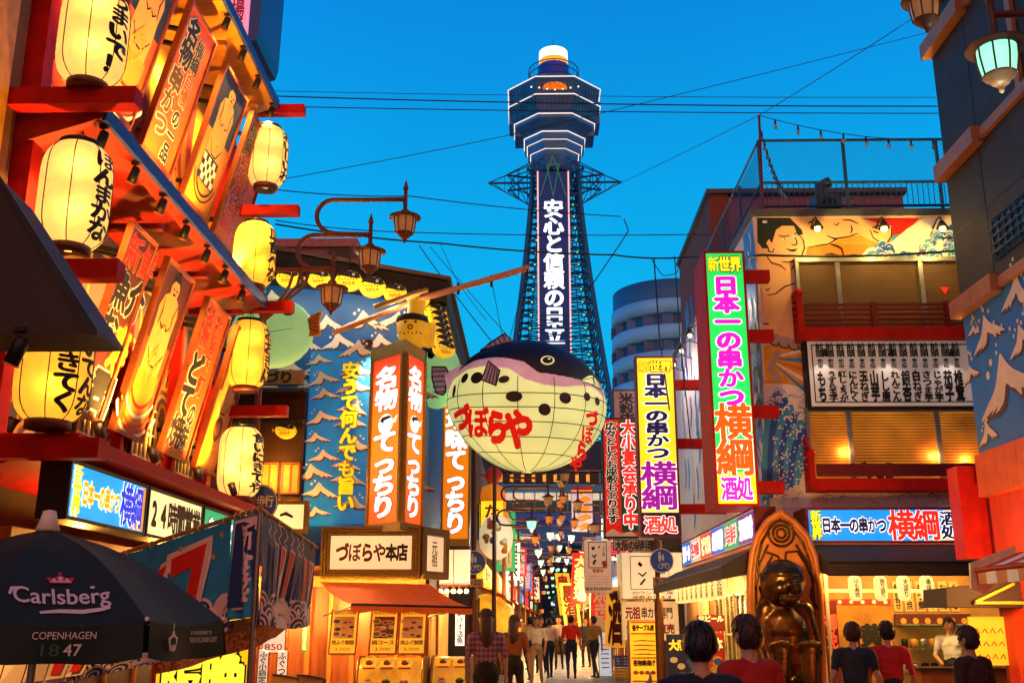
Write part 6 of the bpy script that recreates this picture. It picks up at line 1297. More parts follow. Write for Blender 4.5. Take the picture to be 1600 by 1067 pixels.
q_ = U(1470, 925, Y=13.6); tA = thing('hood', 'dark folded hood awning between the shop lanterns and the red planks', 'awning', (q_.x, 13.4, q_.z)); b = MB(); b.prism(front((0, 13.4, 0)), [(q_.x - .02, q_.z - .18), (q_.x + 1.1, q_.z - .18), (q_.x + 1.1, q_.z + .16), (q_.x + .5, q_.z + .1), (q_.x, q_.z + .05)], -.8, 0, AWD); b.build('cloth', tA)
b = MB(); b.tube([(q_.x + .3, 13.3, q_.z - .12), (q_.x + .8, 13.3, q_.z + .1)], .02, YL, 8); b.build('strut', tA); b = MB(); b.tube([(q_.x + .3, 13.35, q_.z - .13), (q_.x + 1.1, 13.35, q_.z - .13)], .022, YL, 8); b.build('bar', tA)
p = U(1512, 960, Y=14.0); t3 = thing('menu_poster', 'yellow menu poster beside the red planks', 'poster', (p.x + .3, 14.0, p.z - .6)); F = front((p.x, 14.0, p.z - .62)); b = MB(); b.fbox(F, 0, .5, 0, .6, -.03, 0, MY); b.build('board', t3); b = MB(); random.seed(6)
for k in range(12): b.line(F, [(.06 + .1 * (k % 4), .08 + .16 * (k // 4)), (.1 + .1 * (k % 4), .13 + .16 * (k // 4)), (.13 + .1 * (k % 4), .07 + .16 * (k // 4))], .02, .004, random.choice((INK, REDP)))
b.build('print', t3)
light('POINT', (5.6, 12.6, 1.9), 60, (1, .5, .12), tA, .1)
# ============================================================ the observation tower at the end of the street
TY = 175.0; TX = U(867, 300, Y=TY).x
STL = mat('tower_steel_blue', '1a6090', .5, metal=.3, var=.2); STD = mat('tower_dark_panel', '3a7cb4', .4, metal=.2, var=.3, scale=.6); LED = glow('ffe6d8', 1.2, var=.1); TGL = mat('tower_glass', '2468a0', .25, var=.6, scale=.4)
T_ = thing('observation_tower', 'tall steel observation tower with glowing white letters at the end of the street', 'tower', (TX, TY, 0))
def tz_(py): return U(867, py, Y=TY).z
def tw(npx, py): return (U(867 + npx, py, Y=TY).x - U(867, py, Y=TY).x)
def rad(npx, py): return tw(npx, py) / cos(pi / 8)
def octo(b, L, m, smooth=False): b.lathe([(rad(h, y), tz_(y)) for h, y in L], m, (TX, TY, 0), 8, smooth, ph=pi / 8)
b = MB(); octo(b, [(30, 275), (31, 268), (36, 255), (36, 248), (41, 248), (41, 236), (46, 236), (46, 226), (60, 211), (61, 206)], STD); b.build('lower_deck', T_)
b = MB(); octo(b, [(61, 206), (64, 200), (66, 190), (69.5, 181)], TGL); b.build('deck_glass', T_)
b = MB(); octo(b, [(69.5, 181), (69.5, 174)], STL); b.build('deck_band', T_)
b = MB(); octo(b, [(66, 174), (68, 161)], TGL); o_ = b.build('deck_glass', T_)
b = MB(); octo(b, [(68, 161), (70, 155), (42, 136), (36, 132), (.1, 132)], STL); b.build('roof', T_)
for h, y in ((70, 155), (69.5, 181), (61, 206), (46, 226), (41.5, 236), (36.5, 248)):
    r_ = rad(h, y) + .12; b = MB(); b.tube([(TX + r_ * cos(pi / 8 + k * pi / 4), TY + r_ * sin(pi / 8 + k * pi / 4), tz_(y)) for k in range(8)], .10, LED, 6, False, False, True); b.build('light_strip', T_)
b = MB()
for k in range(8):
    for j in range(9):
        a0 = pi / 8 + k * pi / 4; a1 = a0 + pi / 4; f = (j + .5) / 9
        for (h0, y0, h1, y1) in ((61, 206, 69.5, 181), (66, 174, 68, 161)):
            p = [Vector((TX + (rad(h, y) + .05) * cos(a), TY + (rad(h, y) + .05) * sin(a), tz_(y))) for h, y, a in ((h0, y0, a0), (h0, y0, a1), (h1, y1, a0), (h1, y1, a1))]
            b.tube([p[0].lerp(p[1], f), p[2].lerp(p[3], f)], .07, STL, 4, False)
b.build('glazing_bars', T_)
for sx_ in (-1, 1):      # lower side balconies hanging below the deck edge
    for h0, h1, y0, y1 in ((61, 70, 203, 181), (50, 61, 222, 206)):
        b = MB(); c0 = TX + sx_ * tw((h0 + h1) / 2, 200); hw_ = tw((h1 - h0) / 2, 200); b.box(c0 - hw_, c0 + hw_, TY - 2.5, TY + 2.5, tz_(y0), tz_(y1) - .2, STD); b.build('side_balcony', T_)
yr_ = TY - rad(67, 168) * cos(pi / 8) - .15; F = front(U(867, 139, Y=yr_)); b = MB(); b.disc(F, 0, .2, 2.2, 1.3, 0, mat('tower_room_lit', 'd86a10', .5, emit=.8, ecol='f07a10', var=.6), 24); b.disc(F, -1.2, -.8, .8, .35, .05, glow('ffc040', 1.2), 12); b.build('lit_room', T_)
b = MB()
for k in range(7): b.ball(F.P(-4.2 + k * 1.4, .1 + .3 * cos(k), .1), .16, glow('ffe0b0', 2), 8)
b.build('room_lights', T_)
c0 = (TX, TY, 0); b = MB(); b.lathe([(tw(24, 105), tz_(132)), (tw(24, 100), tz_(106))], mat('drum_blue', '1a2ea0', .4, emit=.25), c0, 32); b.build('drum', T_)
b = MB(); b.lathe([(tw(24, 98), tz_(106)), (tw(22.5, 90), tz_(105)), (tw(22.5, 90), tz_(97))], glow('f0a020', 1.2), c0, 32); b.build('gold_band', T_)
b = MB(); b.lathe([(tw(22.5, 90), tz_(97)), (tw(22, 75), tz_(83)), (tw(12, 72), tz_(80)), (.01, tz_(79))], glow('f8fbff', 1.6), c0, 32); b.build('crown_lamp', T_)
b = MB()
for y in (112, 121, 131): b.tube([(TX + tw(39, y) * cos(2 * pi * k / 28), TY + tw(39, y) * sin(2 * pi * k / 28), tz_(y)) for k in range(28)], .09, STL, 4, False, True, True)
for k in range(28): b.tube([(TX + tw(39, 98) * cos(2 * pi * k / 28), TY + tw(39, 98) * sin(2 * pi * k / 28), tz_(y)) for y in (132, 112)], .06, STL, 4, False)
b.build('top_railing', T_)
b = MB(); b.tube([(TX, TY, tz_(80)), (TX, TY, tz_(62))], [.14, .05], STL, 6); b.build('antenna', T_)
# legs: tapering square lattice
zt_, zb_ = tz_(268), 20.0
def hwid(z):
    f = (zt_ - z) / (zt_ - tz_(560)); return tw(34, 275) + (tw(66, 560) - tw(34, 275)) * f ** 1.35 if f > 0 else tw(34, 275)
lv = [zt_ - (zt_ - zb_) * (i / 26) ** 1.05 for i in range(27)]
def cor(i, z): h = hwid(z) ; return Vector((TX + (-h, h, h, -h)[i], TY + (-h, -h, h, h)[i], z))
for i in range(4): b = MB(); b.tube([cor(i, z) for z in lv], .42, STL, 6); b.build('leg', T_)
b = MB(); b2 = MB()
for k in range(26):
    z0_, z1_ = lv[k], lv[k + 1]
    for i in range(4):
        j = (i + 1) % 4; b.tube([cor(i, z1_), cor(j, z1_)], .18, STL, 4, False); b.tube([cor(i, z0_), cor(j, z1_)], .13, STL, 4, False); b.tube([cor(j, z0_), cor(i, z1_)], .13, STL, 4, False)
        for g in (.16, .84):
            m0 = cor(i, z0_).lerp(cor(j, z0_), g); m1 = cor(i, z1_).lerp(cor(j, z1_), g); b.tube([m0, m1], .12, STL, 4, False)
            if i in (0, 1, 3) and k > 2: b2.ball(m1 + Vector((0, -.3, 0)), .17, glow('60f0a0', 1.4), 6)
b.build('lattice', T_); b2.build('green_lights', T_)
# spreading crown of spars below the deck
b = MB(); zc_, zu, zl = tz_(285), tz_(254), tz_(325)
for k in range(12):
    a = 2 * pi * k / 12; R1 = tw(104, 285) if k % 6 == 0 else tw(86, 285); e_ = Vector((TX + R1 * cos(a), TY + R1 * .7 * sin(a), zc_))
    o_ = lambda z: Vector((TX + tw(30, 285) * cos(a), TY + tw(30, 285) * sin(a), z))
    b.tube([o_(zc_), e_], .22, STL, 5); b.tube([o_(zu), e_], .12, STL, 4); b.tube([o_(zl), e_], .12, STL, 4)
    for f in (.35, .65): m = o_(zc_).lerp(e_, f); b.tube([o_(zu).lerp(e_, f), m], .09, STL, 4); b.tube([o_(zl).lerp(e_, f), m], .09, STL, 4); b.tube([o_(zl).lerp(e_, f), o_(zc_).lerp(e_, f + .25)], .09, STL, 4)
    a2 = 2 * pi * (k + 1) / 12
    for f in (.45, .9): b.tube([Vector((TX + tw(78, 285) * f * cos(x_), TY + tw(78, 285) * f * .8 * sin(x_), zc_)) for x_ in (a, a2)], .1, STL, 4)
b.build('spars', T_)
# sign shaft
yf = TY - hwid(tz_(420)) - 1.2; F = front((U(867, 545, Y=yf).x, yf, U(867, 575, Y=yf).z)); Wt = U(892, 420, Y=yf).x - U(843, 420, Y=yf).x; Ht = U(867, 268, Y=yf).z - F.o.z
b = MB(); b.fbox(F, -Wt / 2, Wt / 2, 0, Ht, -1.5, 0, mat('sign_shaft_navy', '061c44', .6, emit=.16, ecol='0a58c0')); b.build('sign_shaft', T_)
for sx_ in (-1, 1): b = MB(); b.fbox(F, sx_ * Wt / 2 - .13, sx_ * Wt / 2 + .13, 0, Ht, .01, .25, glow('ffc8c0', .9)); b.build('light_strip', T_)
zs0, zs1 = U(867, 537, Y=yf).z - F.o.z, U(867, 312, Y=yf).z - F.o.z
b = MB(); b.text(F, '安心と信頼の日立', 0, (zs0 + zs1) / 2, Wt * .62, zs1 - zs0, glow('eaf4ff', 1.5, var=.03), True, .045, .05); b.build('lettering', T_)
b = MB(); zq = U(867, 312, Y=yf).z - F.o.z + .5
for L in ([(0, Ht + 3.0), (-Wt * .42, zq)], [(0, Ht + 3.0), (Wt * .42, zq)], [(-Wt * .2, zq + 6), (Wt * .2, zq + 6)], [(-Wt * .2, zq + 6), (0, zq)], [(Wt * .2, zq + 6), (0, zq)]): b.tube([F.P(x, y, .3) for x, y in L], .16, mat('truss_green', '2f8a78', .5, emit=.2), 4)
b.build('front_truss', T_)
# base building spanning the street, with arch
by = 160.0; TB = thing('tower_hall', 'glassy blue base building of the tower spanning the street end with an arch', 'building', (U(880, 967, Y=by).x, by, 0)); FB_ = front((0, by, 0))
def band(name, x0, x1, y0, y1, z1, m): a, c_ = q2(x0, y1, by), q2(x1, y0, by); b = MB(); b.fbox(FB_, a[0], c_[0], a[1], c_[1], -6, z1, m); return b.build(name, TB)
TEAL = mat('base_teal', '3aa0cc', .4, var=.25, scale=.3); GRD = mat('base_green_glass', '0d4a48', .15, var=.3, emit=.06, ecol='10806a'); CRB = mat('base_lit_cream', 'e8dcc0', .5, emit=.7, ecol='f0dcb8', var=.3)
band('parapet', 735, 1015, 690, 737, 0, mat('base_navy', '10304e', .5, var=.3, scale=.3))
band('upper_window', 745, 1010, 738, 754, .0, mat('base_dark_glass', '0a1826', .1, var=.4)); band('upper_band', 735, 1015, 755, 768, .3, TEAL); band('lit_band', 745, 1012, 769, 780, .0, CRB); band('glass_band', 745, 1012, 781, 800, .1, GRD); band('blue_band', 735, 1015, 801, 813, .5, mat('base_blue', '1260b8', .4, emit=.12, var=.2, scale=.3))
for k in range(15): xx = 750 + k * 17; band('mullion', xx, xx + 1.3, 738, 800, .2 + .002 * k, mat('mullion_pale', '6a98a8', .5))
for k in range(9): xx = 780 + k * 17; band('lit_window', xx, xx + 5, 741, 752, .25, glow('f0a030', .9))
pts = [q2(735, 967, by), q2(735, 814, by), q2(1015, 814, by), q2(1015, 967, by), q2(975, 967, by)] + [q2(893 + 82 * cos(R(a)), 967 - 118 * sin(R(a)), by) for a in range(0, 181, 9)]
b = MB(); n = len(pts); b.prism(FB_, pts, -4, 0, mat('base_arch_blue', '2478c8', .5, var=.35, scale=.25)); b.build('arch_wall', TB)
b = MB(); ap = [U(893 + 84 * cos(R(a)), 967 - 120 * sin(R(a)), Y=by - .2) for a in range(0, 181, 9)]; b.tube(ap, .35, mat('arch_rim', '1f6aa8', .4, emit=.05), 6); b.build('arch_rim', TB)
for (xa, ya_, xb, yb_) in ((840, 868, 925, 880), (812, 925, 880, 840)): b = MB(); b.tube([U(xa, ya_, Y=by - 1), U(xb, yb_, Y=by - 1)], .3, mat('grey_steel'), 6); b.build('strut', TB)
for i, (px, py, w_) in enumerate(((828, 838, 30), (868, 838, 26), (880, 872, 70))): a = q2(px - w_ / 2, py + 5, by - .6); c_ = q2(px + w_ / 2, py - 4, by - .6); b = MB(); b.fbox(front((0, by - .6, 0)), a[0], c_[0], a[1], c_[1], -.3, 0, CRB); b.build('lit_sign', TB)
bx_ = MB(); p = U(880, 967, Y=by + 30); bx_.box(p.x - 40, p.x + 40, by + 30, by + 40, 0, 18, mat('night_block', '0c1f3a', .6, var=.3)); tt = thing('night_block', 'dark blue block seen through the tower arch', 'building', (p.x, by + 35, 0)); bx_.build('wall', tt)
b = MB(); random.seed(3)
for k in range(40): xx = p.x - 14 + random.random() * 24; zz = 1 + random.random() * 12; b.fbox(front((0, by + 30, 0)), xx, xx + .7, zz, zz + .6, .0, .05, glow(random.choice(('ffb050', 'ff8a30', 'd8f0ff')), 1.2))
b.build('lit_windows', tt)
# rounded blue apartment building
t = thing('rounded_tower_block', 'rounded blue apartment block with stacked balconies left of the yellow sign', 'building', (U(1045, 967, Y=75).x, 80, 0)); c_ = U(1048, 492, Y=80); r_ = c_.x - U(956, 520, Y=80).x
BLB = mat('balcony_blue', '7ac8fa', .5, var=.15, scale=.5); BLD = mat('recess_dark', '245a88', .4, var=.3, scale=.5)
b = MB(); b.lathe([(r_ * .9, 0), (r_ * .9, c_.z - .5)], BLD, (c_.x, 80, 0), 40); b.build('core', t)
step = U(1048, 470, Y=80).z - U(1048, 508, Y=80).z
for k in range(9):
    zz = c_.z - k * step; b = MB(); b.lathe([(r_ * .85, zz - step * .52), (r_, zz - step * .52), (r_, zz), (r_ * .85, zz)], BLB, (c_.x, 80, 0), 48); b.build('balcony', t)
    for j in range(10): b = MB(); a = pi * (1 + j / 9); b.box(c_.x + r_ * .91 * cos(a) - .5, c_.x + r_ * .91 * cos(a) + .3, 80 + r_ * .91 * sin(a) - .1, 80 + r_ * .91 * sin(a) + .1, zz - step * .99, zz - step * .56, TGL); b.build('window', t)
b = MB(); b.lathe([(r_ * .97, c_.z), (r_ * .97, c_.z + 1.6), (.01, c_.z + 1.7)], mat('roof_blue', '2a6a9c', .5), (c_.x, 80, 0), 48); b.build('roof', t)
b = MB(); b.box(c_.x + r_ * .5, c_.x + r_ + 4, 78, 86, 0, c_.z + 1.7, BLB); b.build('side_wing', t)
# ============================================================ the long shopping street
def axis(Y): return 1.05 + (Y - 30) * .022
random.seed(11)
WALLC = ['5a4438', '6a5a50', '3f4450', '7a6a5a', '4a3a44', '565a5e', '6e4a3a', '40382f']
SIGNC = [('ffd020', 'b01010'), ('e8281a', 'fff4e0'), ('fff4e0', '101010'), ('f08a10', 'fff8f0'), ('2a6ad0', 'ffffff'), ('20a060', 'fff8e0'), ('ffe8c0', 'a02010'), ('d81a50', 'ffffff')]
WORDS = ['串かつ', 'どて焼', '寿司', 'ふぐ', '将棋', '喫茶', '麻雀', 'ホルモン', '酒', 'うどん', '焼肉', '居酒屋', '天ぷら', 'たこ焼']
def desc(c): return {'ffd020': 'yellow', 'e8281a': 'red', 'fff4e0': 'cream', 'f08a10': 'orange', '2a6ad0': 'blue', '20a060': 'green', 'ffe8c0': 'pale', 'd81a50': 'pink'}[c]
Ys = [32, 40, 49, 59, 71, 86, 104, 126, 152]
for side in (-1, 1):
    for k in range(8):
        y0, y1 = Ys[k], Ys[k + 1]; xi = axis(y0) + side * (2.75 if side < 0 else 2.5); h_ = random.uniform(5.2, 7.6) if side > 0 else random.uniform(5.5, 8.5)
        if k == 0 and side > 0: y0 = 30.3
        nm = '%s shop building on the %s of the far street' % (ORD[k], 'left' if side < 0 else 'right'); fc, tc_ = SIGNC[(k * 3 + (side > 0)) % 8]
        t = thing('shop_building', nm + ', with a %s lit fascia' % desc(fc), 'shop', (xi + side * 3, (y0 + y1) / 2, 0), 'shops along the far street')
        F = east((xi, y0, 0)) if side < 0 else west((xi, y1, 0)); L = y1 - y0 - .15
        b = MB(); b.fbox(F, 0, L, 0, h_, -7, 0, mat('wall_' + WALLC[k], WALLC[k], .7, var=.3, bump=.1)); b.build('wall', t)
        b = MB(); b.fbox(F, .2, L - .2, .1, 2.2, .002, .05, mat('shop_window_%d' % (k % 3), ('e8a040', 'f0b860', 'd8862a')[k % 3], .4, emit=1.25, ecol=('ffa030', 'ffb84a', 'ff8a20')[k % 3], var=.7)); w_ = b.build('shop_window', t)
        b = MB(); 
        for q_ in range(int(L / .9) + 1): b.fbox(F, .2 + q_ * .9, .28 + q_ * .9, .1, 2.25, .05, .1, WOODD)
        b.build('mullions', w_)
        b = MB(); b.fbox(F, .1, L - .1, 2.7, 3.35, .002, .2, glow(fc, .9)); b.text(F, WORDS[(k * 2 + (side > 0) * 5) % 14], L / 2, 3.02, L * .5, .45, paint(tc_), False, .05, .204); b.build('fascia', t)
        b = MB(); b.prism(Fr(F.P(0, 2.62, .0), F.n, (0, 0, 1)), [(0, 0), (.9, -.32), (.9, -.38), (0, -.08)], -L, 0, mat('awn_%d' % (k % 4), ('b03a18', '7a1a14', '3a5a3a', 'c8862a')[k % 4], .7)); b.build('awning', t)
        for q_ in range(int(L / 2.2)): b = MB(); lit = random.random() < .5; b.fbox(F, .5 + q_ * 2.2, 1.7 + q_ * 2.2, 4.0, 5.1, .002, .05, mat('upper_window_%d' % lit, 'e0a860' if lit else '18222c', .15, emit=.6 * lit, var=.3)); b.build('upper_window', t)
        if k < 6: light('POINT', F.P(L / 2, 2.2, 1.2), 150, (1, .52, .14), t, .2)
        # projecting lit signs
        for j in range(2 if k < 5 else 1):
            fc2, tc2 = SIGNC[(k * 5 + j * 3 + (side > 0) * 2) % 8]; ys = y0 + 1.0 + j * 3.2; zz = 3.6 + random.uniform(-.2, .5); w2, h2 = random.uniform(.55, .8), random.uniform(1.3, 2.3); xs = xi - side * w2 if side > 0 else xi
            Fs_ = front((xs + (0 if side < 0 else -.08), ys, zz)); Fs_ = front((xi + .08, ys, zz)) if side < 0 else front((xi - .08 - w2, ys, zz))
            t2 = thing('projecting_sign', '%s lit sign reading %s, number %s along the %s of the far street' % (desc(fc2), WORDS[(k * 3 + j * 4 + side) % 14], ORD[k * 2 + j], 'left' if side < 0 else 'right'), 'sign', Fs_.P(w2 / 2, 0, 0), 'projecting signs along the far street')
            b = MB(); b.fbox(Fs_, 0, w2, 0, h2, -.2, 0, glow(fc2, .95)); b.build('lit_panel', t2); b = MB(); b.text(Fs_, WORDS[(k * 3 + j * 4 + side) % 14], w2 / 2, h2 / 2, w2 * .7, h2 * .86, paint(tc2), True, .05, .006); b.build('lettering', t2)
            b = MB(); b.fbox(Fs_, -.12 if side < 0 else w2 + .005, -.005 if side < 0 else w2 + .12, h2 * .7, h2 * .75, -.14, -.08, BLACK); b.build('bracket', t2)
# street lamps in two rows, three heads each
def far_lamp(x, y, side, label, litpat):
    t = thing('street_lamp', label, 'street lamp', (x, y, 0), 'street lamps along the far street'); b = MB(); b.tube([(x, y, 0), (x, y, 1.0), (x, y, 6.2)], [.09, .075, .05], LMP, 8); b.build('pole', t)
    for k, (zz, ln) in enumerate(((6.15, 2.1), (5.45, 1.6), (4.75, 1.1))):
        xe = x - side * ln; b = MB(); b.tube([(xe, y, zz), (x - side * (ln * .25), y, zz)] + [(x - side * (ln * .25) + side * .2 * sin(R(a)), y, zz - .22 + .22 * cos(R(a))) for a in range(20, 181, 32)] + [(x - side * ln * .6, y, zz - .45)] , .032, LMP, 6); b.build('arm', t)
        c = Vector((xe, y, zz - .3)); b = MB(); b.lathe([(.001, .55), (.03, .45), (.03, .1), (.08, .05), (.2, -.0), (.2, -.02), (.1, -.03)], LMP, c, 10); b.lathe([(.1, -.24), (.06, -.29), (.001, -.36)], LMP, c, 8); h = b.build('lamp_head', t)
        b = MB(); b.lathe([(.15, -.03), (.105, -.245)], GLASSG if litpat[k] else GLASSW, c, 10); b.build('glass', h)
        if litpat[k] and y < 75: light('POINT', c - Vector((0, 0, .45)), 25, (.7, 1, .85), t, .1)
for i, y in enumerate((31, 37, 44, 52, 62, 74, 90, 110, 135)):
    far_lamp(axis(y) - 2.15, y, -1, '%s street lamp from the front along the left kerb of the far street' % ORD[i], ((0, 0, 1), (0, 0, 0), (0, 1, 1), (0, 0, 1), (1, 0, 1), (1, 1, 0), (1, 1, 1), (1, 1, 1), (1, 1, 1))[i])
    far_lamp(axis(y) + 2.0, y + 1.5, 1, '%s street lamp from the front along the right kerb of the far street' % ORD[i], ((0, 0, 0), (0, 0, 1), (0, 1, 1), (1, 0, 1), (0, 1, 1), (1, 1, 0), (1, 1, 1), (1, 1, 1), (1, 1, 1))[i])
# rows of small warm lanterns hung low over the far street
for i in range(12):
    y = 84 + i * 5.5; p = Vector((axis(y) + 1.5 - .05 * i, y, 4.6)); t = thing('round_lantern', '%s small orange lantern in the row hung low over the far street' % ORD[i], 'lantern', p, 'orange lanterns over the far street'); b = MB(); b.ball(p, .28, glow('ff9030', 1.8, var=0), 10); b.build('paper_shade', t); b = MB(); b.tube([p + Vector((0, 0, .27)), p + Vector((0, 0, .4))], .08, BLACK, 6); b.build('cap', t)
# ---- things just past the crossing
def post_sign(px, label, Y):
    p = U(px, 967, Y=Y); t = thing('sign_post', label, 'sign post', (p.x, Y, 0)); ztop_ = U(px, 612 if px > 900 else 700, Y=Y).z
    b = MB(); b.tube([(p.x, Y, 0), (p.x, Y, 2.1)], .11, LMP, 12); b.tube([(p.x, Y, 2.1), (p.x, Y, ztop_)], .065, LMP, 10); b.build('pole', t)
    c = U(px + (4 if px > 900 else 1), 875 if px > 900 else 878, Y=Y - .12); F = front(c); r_ = .30; b = MB(); b.disc(F, 0, 0, r_, r_, 0, mat('sign_blue'), 32); b.ring(F, 0, 0, r_ * .93, r_, .003, WHT); b.prism(F, [(r_ * cos(2 * pi * k / 24), r_ * sin(2 * pi * k / 24)) for k in range(24)], -.03, -.003, ALU); b.build('round_plate', t)
    b = MB(); b.disc(F, -.05, .19, .03, .03, .006, WHT, 10); b.poly(F, [(-.09, .15), (-.01, .15), (-.02, .05), (-.03, -.02), (-.07, -.02), (-.08, .05)], .006, WHT); b.disc(F, .03, .14, .02, .02, .006, WHT, 8); b.poly(F, [(.0, .11), (.06, .11), (.05, -.0), (.01, -.0)], .006, WHT)
    for dx in (-.03, .13): b.ring(F, dx, -.13, .05, .062, .006, WHT, n=14)
    b.line(F, [(-.03, -.13), (.03, -.06), (.1, -.07), (.13, -.13)], .014, .007, WHT); b.line(F, [(.03, -.06), (.05, -.13), (.1, -.07)], .014, .007, WHT); b.build('pictogram', t)
    F = front(c + Vector((0, 0, -r_ - .2))); b = MB(); b.fbox(F, -.24, .24, -.1, .1, -.03, 0, paint('c8906a')); b.word(F, '9-22', 0, 0, .36, .12, INK, .02, .004); b.build('time_plate', t); return t, p, ztop_
post_sign(740, 'left one of the two brown posts with round blue sign and 9-22 plate', 27)
t, p, zz = post_sign(1030, 'right one of the two brown posts with round blue sign and 9-22 plate', 26.5)
c = U(967, 682, Y=26.5); b = MB(); b.tube([(p.x, 26.5, c.z), (c.x - .2, 26.5, c.z)], .035, BLACK, 8); b.build('arm', t); c2 = U(967, 690, Y=26.5); lamp_head(t, c2, .85, True)
for k in range(3): b = MB(); b.tube([U(985 + k * 8, 684, Y=26.5), U(992 + k * 8, 708 + 4 * k, Y=26.5), U(1012, 722 + k * 4, Y=26.5), U(1030, 728 + k * 5, Y=26.5)], .022, BLACK, 6); b.build('brace', t)
# red ball and glowing gourd standing in for a sculpture, round picture lantern
p = U(771, 742, Y=34); t = thing('figure_ball', 'dark red ball on a rod above the orange gourd shaped stand-in figure', 'lantern', p); b = MB(); b.ball(p, .28, mat('ball_red', 'b8301a', .5, emit=.15), 18); b.build('shade', t); b = MB(); b.tube([p - Vector((.9, 0, 0)), p], .025, RED, 6); b.build('rod', t)
p = U(770, 785, Y=34); t = thing('gourd_figure', 'orange gourd shaped stand-in figure over the left shop fronts', 'lantern', p - Vector((0, 0, .8))); b = MB(); b.lathe([(.1, -.95), (.42, -.75), (.5, -.4), (.36, -.05), (.42, .2), (.36, .5), (.1, .62)], mat('gourd_orange', 'e88a28', .5, emit=.45, ecol='f08a20', var=.4), p, 22); b.build('shade', t); b = MB(); b.lathe([(.37, -.08), (.385, -.03), (.37, .02)], REDP, p, 22); b.build('cord', t)
p = U(775, 838, Y=33); t = thing('picture_lantern', 'round white lantern with blue and orange patches beside the thin left pole', 'lantern', p - Vector((0, 0, .7))); b = MB(); b.ball(p, .72, mat('lantern_cream', 'f0e0c0', .5, emit=.55, ecol='ffe0b0', var=.2), 26, sx=.75, sy=.7); b.build('shade', t); b = MB()
def PB(a, c_, d): q = max(.02, 1 - (a / .54) ** 2 - (c_ / .72) ** 2); return p + Vector((a, -.505 * math.sqrt(q) - d - .01, c_))
WB = Bend(PB); random.seed(5)
for k in range(22): b.disc(WB, random.uniform(-.32, .32), random.uniform(-.5, .5), random.uniform(.05, .12), random.uniform(.05, .12), .004 + .001 * k, random.choice((paint('2a4aa8'), paint('e08a20'), paint('d8501c'), WHT, YL)), 12)
b.build('painting', t)
p = U(760, 925, Y=33.5); t = thing('gold_dome_lantern', 'low golden dome lantern glowing at the left kerb', 'lantern', (p.x, 33.5, 1.2)); b = MB(); b.lathe([(.9, .0), (.95, .5), (.8, 1.0), (.4, 1.3), (.01, 1.4)], mat('dome_gold', 'f0b030', .5, emit=.8, ecol='ffb52a', var=.5), (p.x, 33.5, 1.0), 22); b.build('shade', t); b = MB(); b.lathe([(.75, 0), (.75, 1.0), (.9, 1.0)], WOODD, (p.x, 33.5, 0), 22); b.build('stand', t)
def panel(name, label, cat, quad, Y, face, edge, draw, depth=.06, tilt=0):
    (xa, yt), (xb, yb) = quad; p0 = U(xa, yb, Y=Y); W = U(xb, yb, Y=Y).x - p0.x; H = U(xa, yt, Y=Y).z - p0.z; F = Fr(p0, (1, 0, 0), (0, sin(R(tilt)), cos(R(tilt)))); t = thing(name, label, cat, F.P(W / 2, 0, 0))
    b = MB(); b.fbox(F, 0, W, 0, H, -depth, 0, edge); b.build('casing', t); b = MB(); b.fbox(F, .02, W - .02, .02, H - .02, .001, .01, face); b.build('face', t); b = MB(); draw(b, F, W, H); b.build('lettering', t); return t, F, W, H
def d_ii(b, F, W, H, box=True, x=.5, y=.62, s=.62):
    w_, h_ = W * s, H * .5 if box is True else H * .72; cx, cy = W * x, H * y
    for a in ((cx - w_ / 2, cx + w_ / 2, cy + h_ / 2 - .02, cy + h_ / 2), (cx - w_ / 2, cx + w_ / 2, cy - h_ / 2, cy - h_ / 2 + .02)): b.fbox(F, *a, .011, .016, INK)
    for a in (cx - w_ / 2, cx + w_ / 2 - .02): b.fbox(F, a, a + .02, cy - h_ / 2 + .021, cy + h_ / 2 - .021, .011, .016, INK)
    b.line(F, [(cx - w_ * .28, cy + h_ * .3), (cx - w_ * .2, cy + h_ * .2)], .09, .014, INK); b.line(F, [(cx + w_ * .05, cy + h_ * .32), (cx + w_ * .12, cy + h_ * .27)], .05, .014, INK); b.line(F, [(cx - w_ * .3, cy), (cx - w_ * .18, cy - h_ * .1), (cx - w_ * .08, cy + h_ * .02)], .06, .014, INK); b.line(F, [(cx - w_ * .12, cy - h_ * .18), (cx - w_ * .25, cy - h_ * .36)], .06, .014, INK)
    b.text(F, 'ふぐ鍋', cx + w_ * .32, cy + h_ * .15, w_ * .14, h_ * .4, INK, True, .02, .014); b.poly(F, [(cx + w_ * .3, cy - h_ * .5), (cx + w_ * .5, cy - h_ * .42), (cx + w_ * .42, cy - h_ * .2), (cx + w_ * .2, cy - h_ * .26)], .018, REDP)
def d_tap(b, F, W, H):
    d_ii(b, F, W, H, True, .5, .72, .66); b.text(F, '営業中', W * .5, H * .42, W * .4, H * .07, REDP, False, .03, .014); b.text(F, '宴会予約受付中', W * .5, H * .08, W * .9, H * .07, paint('4a3020'), False, .03, .014); [b.line(F, [(W * .1, H * (.16 + .05 * k)), (W * .9, H * (.16 + .05 * k))], .012, .014, paint('c88a70')) for k in range(4)]
panel('hanging_cloth', 'pinkish hanging cloth sign with a boxed ink drawing on a pale rail', 'banner', ((913, 843), (957, 926)), 28.5, mat('cloth_pink_white', 'e0b8a0', .8, var=.15, emit=.25, ecol='ffc8a0'), paint('c8a088'), d_tap, .02)
p = U(913, 842, Y=28.5); p2 = U(1030, 843, Y=28.5); t = thing('hanging_rail', 'pale horizontal rail carrying the pinkish cloth sign', 'rail', (p + p2) / 2); b = MB(); b.tube([p + Vector((-.05, .03, .04)), p2 + Vector((0, .03, .04))], .025, WVW, 8); b.build('bar', t); b = MB(); b.tube([p2 + Vector((0, .03, .04)), p2 + Vector((0, .3, .04))], .03, BLACK, 6); b.build('end_cap', t)
